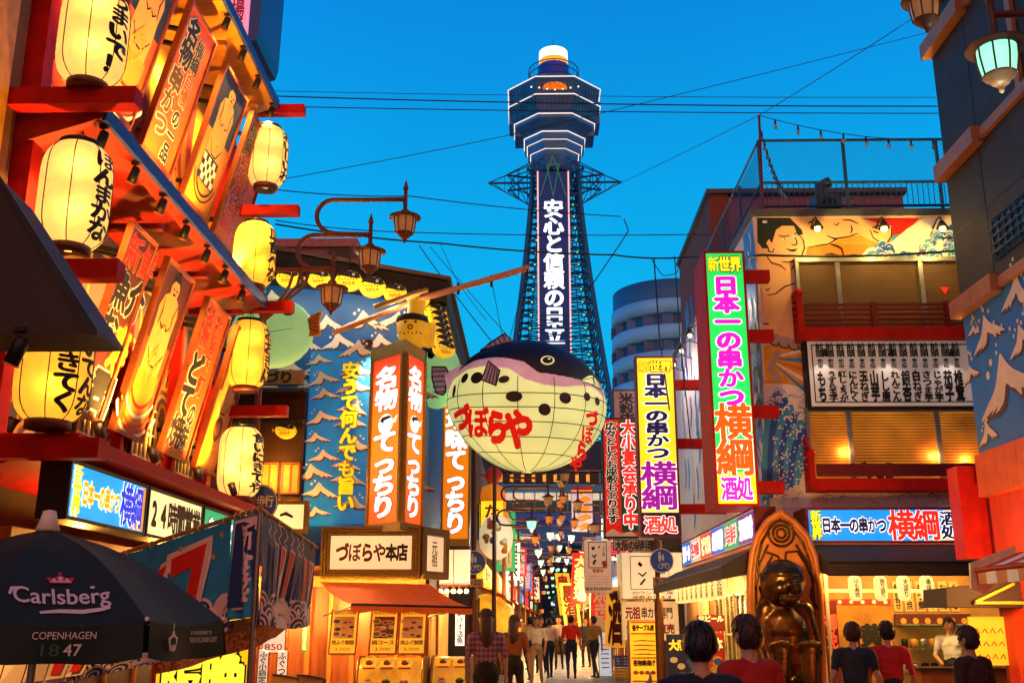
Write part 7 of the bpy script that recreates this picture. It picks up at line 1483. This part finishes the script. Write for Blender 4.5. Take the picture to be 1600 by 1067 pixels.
def d_box(b, F, W, H): d_ii(b, F, W, H, 1.0, .42, .56, .58); b.text(F, 'カウンター席', W * .45, H * .13, W * .62, H * .08, paint('5a4030'), False, .02, .014); b.text(F, '座敷あります', W * .45, H * .04, W * .6, H * .07, paint('5a4030'), False, .02, .014)
t, F, W, H = panel('box_sign', 'large cream lit box sign with an ink drawing behind the right sign post', 'sign', ((972, 862), (1078, 935)), 29.6, mat('cream_box_lit', 'f8dcb0', .5, emit=.75, ecol='ffd9a0', var=.12), CRMP, d_box, 1.5)
panel('wall_sign', 'cream wall sign lettered 元祖串カツ専門 above the red cabinet', 'sign', ((972, 938), (1062, 1000)), 29.9, mat('cream_wall_lit', 'f0cfa0', .5, emit=.5, ecol='ffce90'), CRMP, lambda b, F, W, H: (b.text(F, '元祖', W * .2, H * .7, W * .26, H * .3, REDP, False, .04, .014), b.text(F, '串カツ専門', W * .62, H * .7, W * .55, H * .28, paint('5a3018'), False, .03, .014), b.text(F, '営業店舗直売', W * .5, H * .3, W * .84, H * .24, paint('a02010'), False, .04, .014)), .1)
t, F, W, H = panel('menu_cabinet', 'red framed lit menu cabinet standing by the right sign post', 'cabinet', ((985, 968), (1030, 1068)), 27.2, mat('cabinet_lit', 'f8b828', .4, emit=.9, ecol='ffb824', var=.35), mat('cabinet_red', 'c8141a', .4), lambda b, F, W, H: ([b.text(F, s_, W * .5, H * y_, W * .76, H * .09, INK, False, .05, .014, YL, .1) for s_, y_ in (('各テーブル席', .88), ('名物串揚げ', .33))], [b.fbox(F, .05, W - .05, H * y_, H * y_ + .03, .011, .04, RED) for y_ in (.04, .4, .78, .96)], [b.line(F, [(.1, H * (.46 + .07 * k)), (W * .45, H * (.47 + .07 * k)), (W * .9, H * (.46 + .07 * k))], .03, .014, paint('8a3a10')) for k in range(4)], [b.disc(F, W * (.2 + .2 * k), H * .18, .07, .05, .014, paint('b8501c'), 10) for k in range(4)]), .5)
panel('letter_sign', 'long pinkish sign of black brush letters under the red and green sign', 'sign', ((958, 842), (1036, 860)), 29, paint('d8a890'), BLACK, lambda b, F, W, H: b.text(F, '大阪の鍋料理店', W * .5, H * .5, W * .9, H * .8, INK, False, .05, .014))
panel('tall_sign', 'tall white sign with orange squiggles beyond the red and green sign', 'sign', ((893, 760), (927, 830)), 40, mat('white_lit_soft', 'd8d0e0', .5, emit=.35), ALU, lambda b, F, W, H: ([b.line(F, [(W * .3, H * (.1 + .2 * k)), (W * .7, H * (.16 + .2 * k)), (W * .9, H * (.13 + .2 * k)), (W * .4, H * (.04 + .2 * k))], .14, .014, glow('f08a18', .7)) for k in range(5)], b.fbox(F, 0, W, H * .93, H, .012, .03, REDP)))
t, F, W, H = panel('tilted_board', 'white lit board leaning on a stand at the right of the crowd', 'board', ((936, 985), (957, 1056)), 32, mat('board_bluewhite', 'c8dcea', .4, emit=.6), BLACK, lambda b, F, W, H: [b.line(F, [(W * .2, H * (.2 + .1 * k)), (W * .8, H * (.2 + .1 * k))], .03, .014, paint('4a5a6a')) for k in range(6)], .05, 8)
for k, (c_, px) in enumerate((('1a4a9c', 'blue'), ('d8a01c', 'yellow'))):
    p = U(973, 1055 - k * 16, Y=30.2); z_ = .02 + k * .33; t = thing('crate', '%s plastic crate %s beside the red cabinet' % (('yellow', 'blue')[k], ('on the ground', 'on top of the yellow crate')[k]), 'crate', (p.x, 30.2, z_)); b = MB(); m_ = mat('crate_' + ('yellow', 'blue')[k], ('d8a01c', '1a4a9c')[k], .5); x_ = U(973, 1055, Y=30.2).x
    for a in range(4): b.box(x_ - .22, x_ + .22, 30.0, 30.02, z_ + a * .08, z_ + a * .08 + .05, m_); b.box(x_ - .22, x_ + .22, 30.38, 30.4, z_ + a * .08, z_ + a * .08 + .05, m_); b.box(x_ - .22, x_ - .2, 30.021, 30.379, z_ + a * .08, z_ + a * .08 + .05, m_); b.box(x_ + .2, x_ + .22, 30.021, 30.379, z_ + a * .08, z_ + a * .08 + .05, m_)
    for ax in (-.19, .19): b.box(x_ + ax - .02, x_ + ax + .02, 30.022, 30.06, z_, z_ + .3, m_); b.box(x_ + ax - .02, x_ + ax + .02, 30.34, 30.378, z_, z_ + .3, m_)
    b.box(x_ - .199, x_ + .199, 30.03, 30.37, z_ + .005, z_ + .03, m_); b.build('body', t)
for i, (px, py, Y, c_, tx, tc_) in enumerate(((886, 925, 44, 'f0c020', '串かつ', 'b01010'), (896, 945, 38, 'f8d850', '居酒屋', '7a2010'), (936, 950, 33, 'e03a18', '焼き鳥', 'fff0d0'), (905, 900, 36, 'd81a14', '大衆酒場', 'fff0d0'), (960, 960, 31, 'f8a830', '酒', '5a1a08'))):
    p = U(px, py, Y=Y); t = thing('vertical_flag', '%s upright cloth flag lettered %s on the right of the far street' % ({'f0c020': 'golden', 'f8d850': 'pale yellow', 'e03a18': 'orange red', 'd81a14': 'bright red', 'f8a830': 'amber'}[c_], tx), 'flag', (p.x, Y, 0), 'cloth flags on the right of the far street'); F = Fr((p.x - .3, Y, p.z - .9), (1, .1, 0), (-.12 if i < 2 else .05, 0, 1)); b = MB(); b.fbox(F, 0, .6, 0, 1.7, -.015, 0, glow(c_, .6)); b.build('cloth', t); b = MB(); b.text(F, tx, .3, .85, .42, 1.5, paint(tc_), True, .06, .006); b.build('lettering', t); b = MB(); b.tube([(p.x + .36, Y, 0), (p.x + .34, Y, p.z + .9)], .02, WHT, 6); b.build('pole', t)
p = U(877, 985, Y=52); t = thing('potted_shrub', 'dark green shrub in a planter at the right of the crowd', 'shrub', (p.x, 52, 0)); b = MB(); random.seed(2); LF = mat('shrub_leaf', '1d3a1c', .6, var=.5)
for k in range(500):
    a, r_, z_ = random.random() * 6.28, random.random() ** .5 * .6, random.random(); c = Vector((p.x + r_ * cos(a) * (1 - .4 * z_), 52 + r_ * sin(a), .6 + z_ * 2.2)); d = Vector((random.uniform(-1, 1), random.uniform(-1, 1), random.uniform(-.6, 1))).normalized() * .13; e_ = d.orthogonal().normalized() * .05; b.add([c - e_, c + d * .4 - e_ * 1.6, c + d, c + d * .4 + e_ * 1.6], [(0, 1, 2, 3)], LF)
b.build('foliage', t); b = MB(); b.tube([(p.x, 52, .3), (p.x, 52, 2)], [.05, .02], WOODD, 6); b.build('stem', t); b = MB(); b.lathe([(.3, 0), (.38, .5), (.34, .5), (.3, .45)], BRN, (p.x, 52, 0), 14); b.build('planter', t)
from mathutils import noise
# ============================================================ overhead wires
WIRE = mat('wire_black', '0a0d12', .6, var=0)
def wire(label, L, Ys_, r=.012, sag=.1, n=10, extra=None):
    P_ = [U(x, y, Y=Y) for (x, y), Y in zip(L, Ys_)]; c = P_[len(P_) // 2]; pts = []
    for a, bb in zip(P_, P_[1:]):
        for i in range(n): f = i / n; pts.append(a.lerp(bb, f) - Vector((0, 0, sag * 4 * f * (1 - f))))
    pts.append(P_[-1]); b = MB(); b.tube(pts, r, WIRE, 5); o_ = b.build('overhead_wire'); tag(o_, label, 'wire', 'overhead wires'); return o_
A2 = [24, 24]
wire('thin wire across the tower head, topmost of the three level ones', [(425, 142), (1462, 152)], A2, .009, .06); wire('thicker wire across the tower deck, middle of the three level ones', [(425, 150), (1464, 166)], A2, .018, .08); wire('wire across the tower deck, lowest of the three level ones', [(425, 166), (1466, 177)], A2, .014, .05)
wire('slanting wire rising from the left lanterns past the tower deck', [(440, 280), (800, 210), (1460, 48)], [24, 26, 30], .011, .03); wire('thin slanting wire from the roof mast up to the right lamp', [(893, 322), (1186, 180), (1424, 30)], [26, 18, 14], .007, .02)
wire('wire from the left lanterns to the tower shaft at lamp height', [(430, 296), (640, 306), (970, 338)], [22, 24, 26], .014, .06); wire('lower wire passing behind the scroll lamps to the tower shaft', [(430, 344), (620, 362), (1085, 366), (1500, 371)], [22, 24, 24, 17.6], .013, .05)
wire('thick black cable across the tower and the wrestler mural', [(430, 350), (690, 380), (960, 398), (1085, 401), (1190, 398), (1495, 391)], [22, 24, 25, 22, 17.6, 17.2], .022, .06)
wire('cable drop from the tower shaft wire down to the left', [(975, 342), (982, 360), (966, 385), (920, 452)], [26] * 4, .016, .0)
wire('bundle wire falling steeply from behind the lamps to the blowfish', [(655, 383), (700, 445), (790, 560)], [26] * 3, .014, .02); wire('second bundle wire falling beside the first to the blowfish', [(672, 385), (720, 440), (812, 545)], [26] * 3, .01, .02); wire('third thin wire falling from the cable toward the blowfish', [(688, 380), (715, 440), (760, 500)], [26] * 3, .008, .02)
wire('yellowed cable hanging in front of the rounded apartment block', [(1022, 404), (1030, 520), (1046, 640)], [24, 22.5, 21.6], .018, .0); wire('thin cable hanging right of the yellowed one', [(1054, 400), (1062, 520), (1080, 700)], [24, 22.5, 21.6], .014, .0)
wire('short looping cable at the top of the hanging cables', [(1018, 404), (1036, 430), (1058, 425), (1064, 402)], [24] * 4, .012, .03)
def blob(prims, voxel, smooth=6):
    # one continuous skin over tapered capsules: (A, B, rA, rB, material, squash)
    bm = bmesh.new()
    for A, B2, ra, rb, m_, sq in prims:
        A, B2 = Vector(A), Vector(B2); n = max(2, int((B2 - A).length / (min(ra, rb) * .5)) + 1)
        for i in range(n):
            f = i / (n - 1) if n > 1 else 0; c = A.lerp(B2, f); r_ = ra + (rb - ra) * f
            bmesh.ops.create_icosphere(bm, subdivisions=2, radius=r_, matrix=Matrix.Translation(c) @ Matrix.Diagonal((*sq, 1)))
    me = bpy.data.meshes.new('blob'); bm.to_mesh(me); bm.free(); o = bpy.data.objects.new('blob', me); COL.objects.link(o)
    md = o.modifiers.new('r', 'REMESH'); md.mode = 'VOXEL'; md.voxel_size = voxel; ms = o.modifiers.new('s', 'SMOOTH'); ms.iterations = smooth; ms.factor = .5
    bpy.context.view_layer.update(); me2 = bpy.data.meshes.new_from_object(o.evaluated_get(bpy.context.evaluated_depsgraph_get()))
    vs = [v.co.copy() for v in me2.vertices]; fs = [tuple(p.vertices) for p in me2.polygons]
    bpy.data.objects.remove(o); bpy.data.meshes.remove(me); bpy.data.meshes.remove(me2)
    def near(p):
        best, bm_ = 9e9, None
        for A, B2, ra, rb, m_, sq in prims:
            A, B2 = Vector(A), Vector(B2); d = B2 - A; L = d.length_squared; f = max(0, min(1, (p - A).dot(d) / L)) if L > 1e-9 else 0; q_ = p - A.lerp(B2, f); q_ = Vector((q_.x / sq[0], q_.y / sq[1], q_.z / sq[2])); k = q_.length - (ra + (rb - ra) * f)
            if k < best: best, bm_ = k, m_
        return bm_
    return vs, [(f, near(sum((vs[i] for i in f), Vector()) / len(f))) for f in fs]
SK_ = mat('skin_tone', 'c08a68', .5, var=.1); HAIR = mat('black_hair', '0e0a09', .45, var=.3, scale=30, stretch=(1, 1, .2), bump=.3)
def person(px, Y, h, label, shirt, pants, hair=HAIR, long_hair=False, yaw=0, stride=0, larm=None, rarm=None, sleeve=True, headdown=0, vox=.02):
    s = h / 1.72; p = Vector((U(px, 967, Y=Y).x, Y, 0)); t = thing('person', label, 'person', p); Rz = Matrix.Rotation(yaw, 3, 'Z'); O = (1, 1, 1); SH = mat('shoe_dark', '1a1614', .5)
    W = lambda x, y, z: Vector((x, y, z)); st = stride
    la = larm or ((-.25, -.03, 1.13), (-.25, .10 + st * .1, .90)); ra_ = rarm or ((.25, -.02, 1.13), (.26, .08 - st * .1, .90)); ss = shirt if sleeve else SK_
    P = [(W(0, 0, .97), W(0, .0, 1.08), .13, .125, pants, (1.15, .85, 1)), (W(0, 0, 1.08), W(0, 0, 1.3), .135, .15, shirt, (1.1, .78, 1)), (W(-.15, 0, 1.39), W(.15, 0, 1.39), .07, .07, shirt, (1, 1, 1)), (W(0, 0, 1.42), W(0, .02, 1.5), .056, .052, SK_, O),
         (W(0, .02, 1.6), W(0, .03, 1.63), .088, .088, SK_, (.9, 1.08, 1.2)), (W(0, .115, 1.585), W(0, .13, 1.575), .018, .016, SK_, O), (W(-.09, .0, 1.585), W(-.096, -.01, 1.61), .022, .026, SK_, (.6, 1, 1.2)), (W(.09, .0, 1.585), W(.096, -.01, 1.61), .022, .026, SK_, (.6, 1, 1.2))]
    for sx_, (el, wr) in ((-1, la), (1, ra_)):
        sh = W(sx_ * .19, 0, 1.385); el, wr = Vector(el), Vector(wr); mid = sh.lerp(el, .62)
        P += [(sh, mid, .06, .052, shirt, O), (mid, el, .045, .041, ss, O), (el, wr, .041, .028, SK_ if sleeve is not None else shirt, O), (wr, wr + (wr - el).normalized() * .07, .03, .036, SK_, (1, .8, 1))]
    for sx_ in (-1, 1):
        f = sx_ * st; kn = W(sx_ * .095, .05 + f * .14, .5); an = W(sx_ * .10, f * .24 - .02 - abs(st) * .04, .09); P += [(W(sx_ * .085, 0, .93), kn, .092, .062, pants, O), (kn, an, .06, .042, pants, O), (an + W(0, -.03, -.05), an + W(0, .14, -.055), .036, .032, SH, (1.15, 1, .9))]
    vs, fl = blob(P, vox, 4); b = MB()
    tr = lambda v: p + Rz @ (Vector(v) * s)
    def fold(v):     # cloth creases below the neck, none on hands
        if v.z > 1.44: return v
        n3 = noise.noise(Vector((v.x * 5, v.y * 5, v.z * 9)) + p) * .55 + noise.noise(Vector((v.x * 13 + v.z * 6, v.y * 13, v.z * 15)) + p) * .45; q_ = Vector((v.x, v.y, 0)); return v + (q_.normalized() * n3 * .022 if q_.length > .03 else q_ * 0)
    b.v = [tr(fold(v)) for v in vs]
    for f, m_ in fl: b.f.append(list(f)); b.k.append(b.mi(m_)); b.sm.append(True)
    for sx_, (el, wr) in ((-1, la), (1, ra_)):      # five fingers, slightly curled
        el, wr = Vector(el), Vector(wr); d = (wr - el).normalized(); sd = d.cross(Vector((1, 0, 0))).normalized(); n_ = d.cross(sd)
        for k, ln in enumerate((.072, .082, .078, .06)): o_ = wr + d * .09 + sd * (k - 1.5) * .019; b.tube([tr(q_) for q_ in (o_, o_ + d * ln * .55 - n_ * sx_ * .006, o_ + d * ln - n_ * sx_ * .022)], [.0095 * s, .009 * s, .007 * s], SK_, 6)
        o_ = wr + d * .03 + sd * .03; b.tube([tr(q_) for q_ in (o_, o_ + d * .03 + sd * .022, o_ + d * .065 + sd * .024)], [.012 * s, .011 * s, .008 * s], SK_, 6)
    for sx_ in (-1, 1): b.ball(tr((sx_ * .033, .112, 1.615)), .009 * s, INK, 8)
    b.tube([tr((x, .112 - abs(x) * .3, 1.545)) for x in (-.025, 0, .025)], .005 * s, paint('8a4a40'), 5)
    b.build('body', t)
    hb = MB(); rows = 12; seg = 24; hv = []
    for i in range(rows + 1):
        for j in range(seg):
            th = pi * .5 - (pi * .5 + 1.0) * i / rows; ph = 2 * pi * j / seg; back = -sin(ph); lim = -.95 if back > .25 else .45 if back < -.45 else -.12
            thc = max(th, lim * 1.1); w_ = 1.02 + .035 * sin(ph * 9 + i * 1.7) + random.uniform(-.02, .02); hv.append(tr((.092 * cos(thc) * cos(ph) * w_, .026 + .112 * cos(thc) * sin(ph) * w_, 1.622 + .122 * sin(thc))))
    hb.add(hv, [(i * seg + j, (i + 1) * seg + j, (i + 1) * seg + (j + 1) % seg, i * seg + (j + 1) % seg) for i in range(rows) for j in range(seg)], hair, True)
    rl = random.Random(int(px))
    for k in range(120 if Y < 20 else 0):
        ph = rl.uniform(0, 2 * pi); th = rl.uniform(-.55, 1.4); back = -sin(ph)
        if th < (-.6 if back > .25 else .5 if back < -.4 else .05): continue
        L_ = [tr(((.094 + .005 * q_) * cos(th - .24 * q_) * cos(ph + .1 * q_ * (k % 3 - 1)), .026 + (.114 + .005 * q_) * cos(th - .24 * q_) * sin(ph + .1 * q_ * (k % 3 - 1)), 1.622 + (.124 + .002 * q_) * sin(th - .24 * q_))) for q_ in (0, 1, 2)]
        hb.tube(L_, [.011 * s, .009 * s, .001], hair, 5, False)
    if long_hair: hb.tube([tr((0, -.03, 1.62)), tr((0, -.07, 1.5)), tr((0, -.10, 1.36)), tr((0, -.09, 1.26))], [.09 * s, .095 * s, .085 * s, .03 * s], hair, 14)
    hb.build('hair', t); return t
def cloth_m(n, c): return mat('shirt_' + n, c, .8, var=.18, scale=5, bump=.25)
def plaid():
    m = bpy.data.materials.new('plaid_shirt'); m.use_nodes = True; tt = m.node_tree; bs = tt.nodes['Principled BSDF']; tc = tt.nodes.new('ShaderNodeTexCoord'); bs.inputs['Roughness'].default_value = .8; last = None
    for ax, sc_, c_ in (('X', 11, (.28, .03, .03, 1)), ('Z', 9, (.03, .05, .16, 1))):
        wv = tt.nodes.new('ShaderNodeTexWave'); wv.bands_direction = ax; wv.inputs['Scale'].default_value = sc_ / 2; wv.inputs['Distortion'].default_value = 1.2; rr = tt.nodes.new('ShaderNodeValToRGB'); rr.color_ramp.elements[0].color = (.36, .22, .22, 1); rr.color_ramp.elements[1].color = c_; rr.color_ramp.elements[0].position = .1; rr.color_ramp.elements[1].position = .6; tt.links.new(tc.outputs['Object'], wv.inputs['Vector']); tt.links.new(wv.outputs[0], rr.inputs[0])
        if last is None: last = rr
        else: mx = tt.nodes.new('ShaderNodeMixRGB'); mx.inputs[0].default_value = .5; tt.links.new(last.outputs[0], mx.inputs[1]); tt.links.new(rr.outputs[0], mx.inputs[2]); tt.links.new(mx.outputs[0], bs.inputs['Base Color'])
    return m
JEAN = cloth_m('jeans', '1c2740'); BLKT = cloth_m('black', '14130f'); BRH = mat('brown_hair', '3a1e10', .5, var=.3, scale=30, stretch=(1, 1, .2))
person(760, 14, 1.72, 'person in a red and blue plaid shirt with brown hair walking away on the left', plaid(), BLKT, BRH, True, .1, .5)
person(803, 18, 1.66, 'person in a brown top and black skirt walking beside the plaid shirt', cloth_m('brown', '8a4a22'), BLKT, BRH, True, -.2, .4)
person(828, 30, 1.68, 'person in a tan coat at the left of the far crowd', cloth_m('tan', 'd8b078'), JEAN, yaw=.3, stride=.9); person(845, 34, 1.66, 'person in a black jacket in the middle of the far crowd', cloth_m('black', '14130f'), JEAN, yaw=2.9, stride=.6)
person(858, 31, 1.64, 'person in a pale shirt in the middle of the far crowd', cloth_m('pale', 'ecd8c4'), JEAN, yaw=.25, stride=.8); person(873, 36, 1.70, 'person in a grey shirt behind the red shirted walker', cloth_m('grey', '9a9290'), BLKT, yaw=3.0, stride=.4)
person(892, 30.5, 1.72, 'person in a bright red shirt and dark jeans in the far crowd', cloth_m('bright_red', 'e8200c'), JEAN, yaw=0, stride=.15); person(838, 27, 1.66, 'person in a white tee shirt walking toward the camera left of the red shirt', cloth_m('white_tee', 'e8e0d8'), cloth_m('beige', 'a89070'), yaw=2.95, stride=.8)
person(948, 34, 1.68, 'person in an orange top beside the tilted white board', cloth_m('orange', 'd8702a'), JEAN, BRH, True, yaw=-.5, stride=.7)
person(816, 36, 1.6, 'person in a mustard jacket far left behind the tan coat', cloth_m('mustard', 'c8982c'), BLKT, yaw=2.6, stride=.7)
person(928, 31, 1.70, 'person in a khaki jacket at the right of the far crowd', cloth_m('khaki', '98783c'), JEAN, yaw=.6, stride=.9); person(915, 38, 1.66, 'person in a dark blue top farthest right in the crowd', cloth_m('navy2', '1c2a44'), BLKT, yaw=2.8, stride=.4)
person(1092, 5.7, 1.57, 'person in a dark navy shirt, nearest to the camera, elbow raised to the left', cloth_m('navy', '141a2c'), BLKT, larm=((-.42, .02, 1.22), (-.3, .26, 1.34)), rarm=((.29, .02, 1.14), (.16, .26, 1.2)), vox=.013)
person(1168, 6.8, 1.61, 'person in a crimson shirt right of the nearest dark figure', cloth_m('crimson', 'b01a10'), JEAN, BRH, yaw=.35, vox=.014)
person(1330, 11.5, 1.56, 'person in a sleeveless dark top with one arm hanging in front of the open shop', cloth_m('dark_teal', '1a2630'), JEAN, BRH, yaw=-.3, sleeve=False, stride=.3, vox=.015)
person(1384, 12, 1.57, 'person in a red tee shirt standing in front of the open shop', cloth_m('red_tee', 'c01c14'), JEAN, yaw=-.1, vox=.015)
person(1512, 9.5, 1.53, 'person in a dark brown shirt at the far right in front of the kitchen', cloth_m('dark_brown', '3a1c14'), BLKT, BRH, yaw=.5, stride=.3, vox=.015)
person(1482, 17.35, 1.62, 'cook in a white jacket behind the kitchen counter', cloth_m('white', 'd8d4d0'), BLKT, yaw=2.8, larm=((-.27, .05, 1.12), (-.18, .26, 1.02)), rarm=((.27, .05, 1.12), (.2, .28, 1.02)), vox=.018)
# ============================================================ bronze seated statue in front of a carved arched board
SYY = 16.5; c = U(1226, 1067, Y=SYY); t = thing('seated_statue', 'shiny bronze seated statue in front of a pointed carved wooden board', 'statue', (c.x, SYY, 0))
BRZ = mat('bronze', '503216', .3, metal=.9, var=.5, bump=.1, scale=3); CARV = mat('carved_board', 'b8641c', .4, var=.3, scale=4); FS = front((0, SYY + .35, 0))
bp = qs([(1172, 1090), (1171, 940), (1171, 900), (1175, 864), (1183, 836), (1198, 814), (1218, 799), (1240, 814), (1261, 838), (1274, 870), (1281, 920), (1284, 1000), (1284, 1090)], SYY + .35); bp[0] = (bp[0][0], .0); bp[-1] = (bp[-1][0], .0)
cx_ = sum(p_[0] for p_ in bp) / len(bp)
b = MB(); b.prism(FS, bp, -.12, 0, CARV); b.build('board', t)
b = MB(); b.tube([FS.P(x, y, .02) for x, y in bp], .05, CARV, 8); inn = [(cx_ + (x - cx_) * .82, y * .955 + .03) for x, y in bp]; b.tube([FS.P(x, y, .01) for x, y in inn], .022, BRZ, 6)
b.build('board_edge', t)
b = MB(); rc = q2(1220, 833, SYY + .35)
for r_ in (.20, .13, .07): b.tube([FS.P(rc[0] + r_ * cos(2 * pi * k / 24), rc[1] + r_ * sin(2 * pi * k / 24), .02) for k in range(24)], .022, BRZ, 6, False, True, True)
for L in ([(1197, 862), (1215, 868), (1224, 890), (1228, 862), (1250, 860)], [(1186, 900), (1197, 885), (1206, 868)], [(1270, 905), (1258, 880), (1246, 862)], [(1180, 950), (1190, 930), (1186, 915)], [(1277, 950), (1266, 930), (1270, 912)], [(1200, 850), (1186, 880), (1182, 910)], [(1243, 850), (1262, 880), (1272, 910)]): b.tube([FS.P(*q_, .02) for q_ in qs(L, SYY + .35)], .02, BRZ, 6)
b.build('tracery', t)
def sq(px, py, dy=0): p_ = U(px, py, Y=SYY); return Vector((p_.x, SYY + dy, p_.z))
O = (1, 1, 1); hd = sq(1222, 912, -.1)
P = [(hd, hd + Vector((0, 0, .03)), .34, .33, BRZ, (.98, .95, 1.0)), (hd + Vector((-.3, .05, -.05)), hd + Vector((-.32, .05, .06)), .06, .06, BRZ, (.6, 1, 1.4)), (hd + Vector((.3, .05, -.05)), hd + Vector((.32, .05, .06)), .06, .06, BRZ, (.6, 1, 1.4)), (hd + Vector((-.12, -.27, -.08)), hd + Vector((-.1, -.27, -.08)), .1, .1, BRZ, O), (hd + Vector((.1, -.27, -.08)), hd + Vector((.12, -.27, -.08)), .1, .1, BRZ, O), (hd + Vector((0, -.33, .02)), hd + Vector((0, -.35, -.03)), .04, .055, BRZ, O), (hd + Vector((-.05, -.25, -.22)), hd + Vector((.05, -.25, -.22)), .08, .08, BRZ, O),
     (sq(1226, 985), sq(1226, 1060), .40, .46, BRZ, (1, .75, 1)), (sq(1198, 955), sq(1256, 955), .17, .17, BRZ, (1, .8, 1)), (sq(1194, 958), sq(1184, 1010, -.08), .14, .12, BRZ, O), (sq(1184, 1010, -.08), sq(1196, 1062, -.28), .11, .09, BRZ, O), (sq(1258, 958), sq(1272, 1015, -.08), .14, .12, BRZ, O), (sq(1272, 1015, -.08), sq(1258, 1066, -.28), .11, .09, BRZ, O),
     (sq(1205, 1080, -.1), sq(1200, 1062, -.62), .2, .17, BRZ, O), (sq(1246, 1080, -.1), sq(1246, 1062, -.62), .2, .17, BRZ, O)]
for fx in (1202, 1245): P.append((sq(fx, 1058, -.78), sq(fx, 1016, -.74), .14, .17, BRZ, (.9, .5, 1)))
for fx in (1202, 1245):
    for k in range(5): P.append((sq(fx - 14 + 7 * k, 1004 + abs(k - 2) * 1.5, -.78), sq(fx - 14 + 7 * k, 1000 + abs(k - 2) * 1.5, -.80), .042, .036, BRZ, O))
vs, fl = blob(P, .022, 5); b = MB(); b.v = vs
for f, m_ in fl: b.f.append(list(f)); b.k.append(b.mi(m_)); b.sm.append(True)
b.build('figure', t)
b = MB()
for sx_ in (-1, 1): b.tube([hd + Vector((sx_ * x, -.315 - .02 * (1 - abs(x - .12) * 8), .05 - .03 * abs(x - .12) / .06)) for x in (.06, .09, .12, .15, .18)], .012, INK, 6); b.tube([hd + Vector((sx_ * x, -.31, .12 + .01 * (x > .1))) for x in (.05, .1, .17)], .012, INK, 6)
b.tube([hd + Vector((x, -.335 + abs(x) * .3, -.19 + 1.2 * x * x)) for x in (-.13, -.08, 0, .08, .13)], .013, INK, 6)
for k in range(5): a = hd + Vector((sx_ * 0, 0, 0))
b.build('face_lines', t)
b = MB(); b.lathe([(.345 * sin(pi * .5 * i / 8) + .001, .345 * cos(pi * .5 * i / 8)) for i in range(7)], mat('dark_bronze', '2a2622', .3, metal=.8), hd + Vector((0, .03, .035)), 26); b.build('cap', t)
b = MB(); b.box(c.x - .75, c.x + .75, SYY - .95, SYY + .5, 0, sq(1226, 1078).z, WOODD); b.build('plinth', t)
for o in bpy.data.objects:
    if '_w' in o: del o['_w']
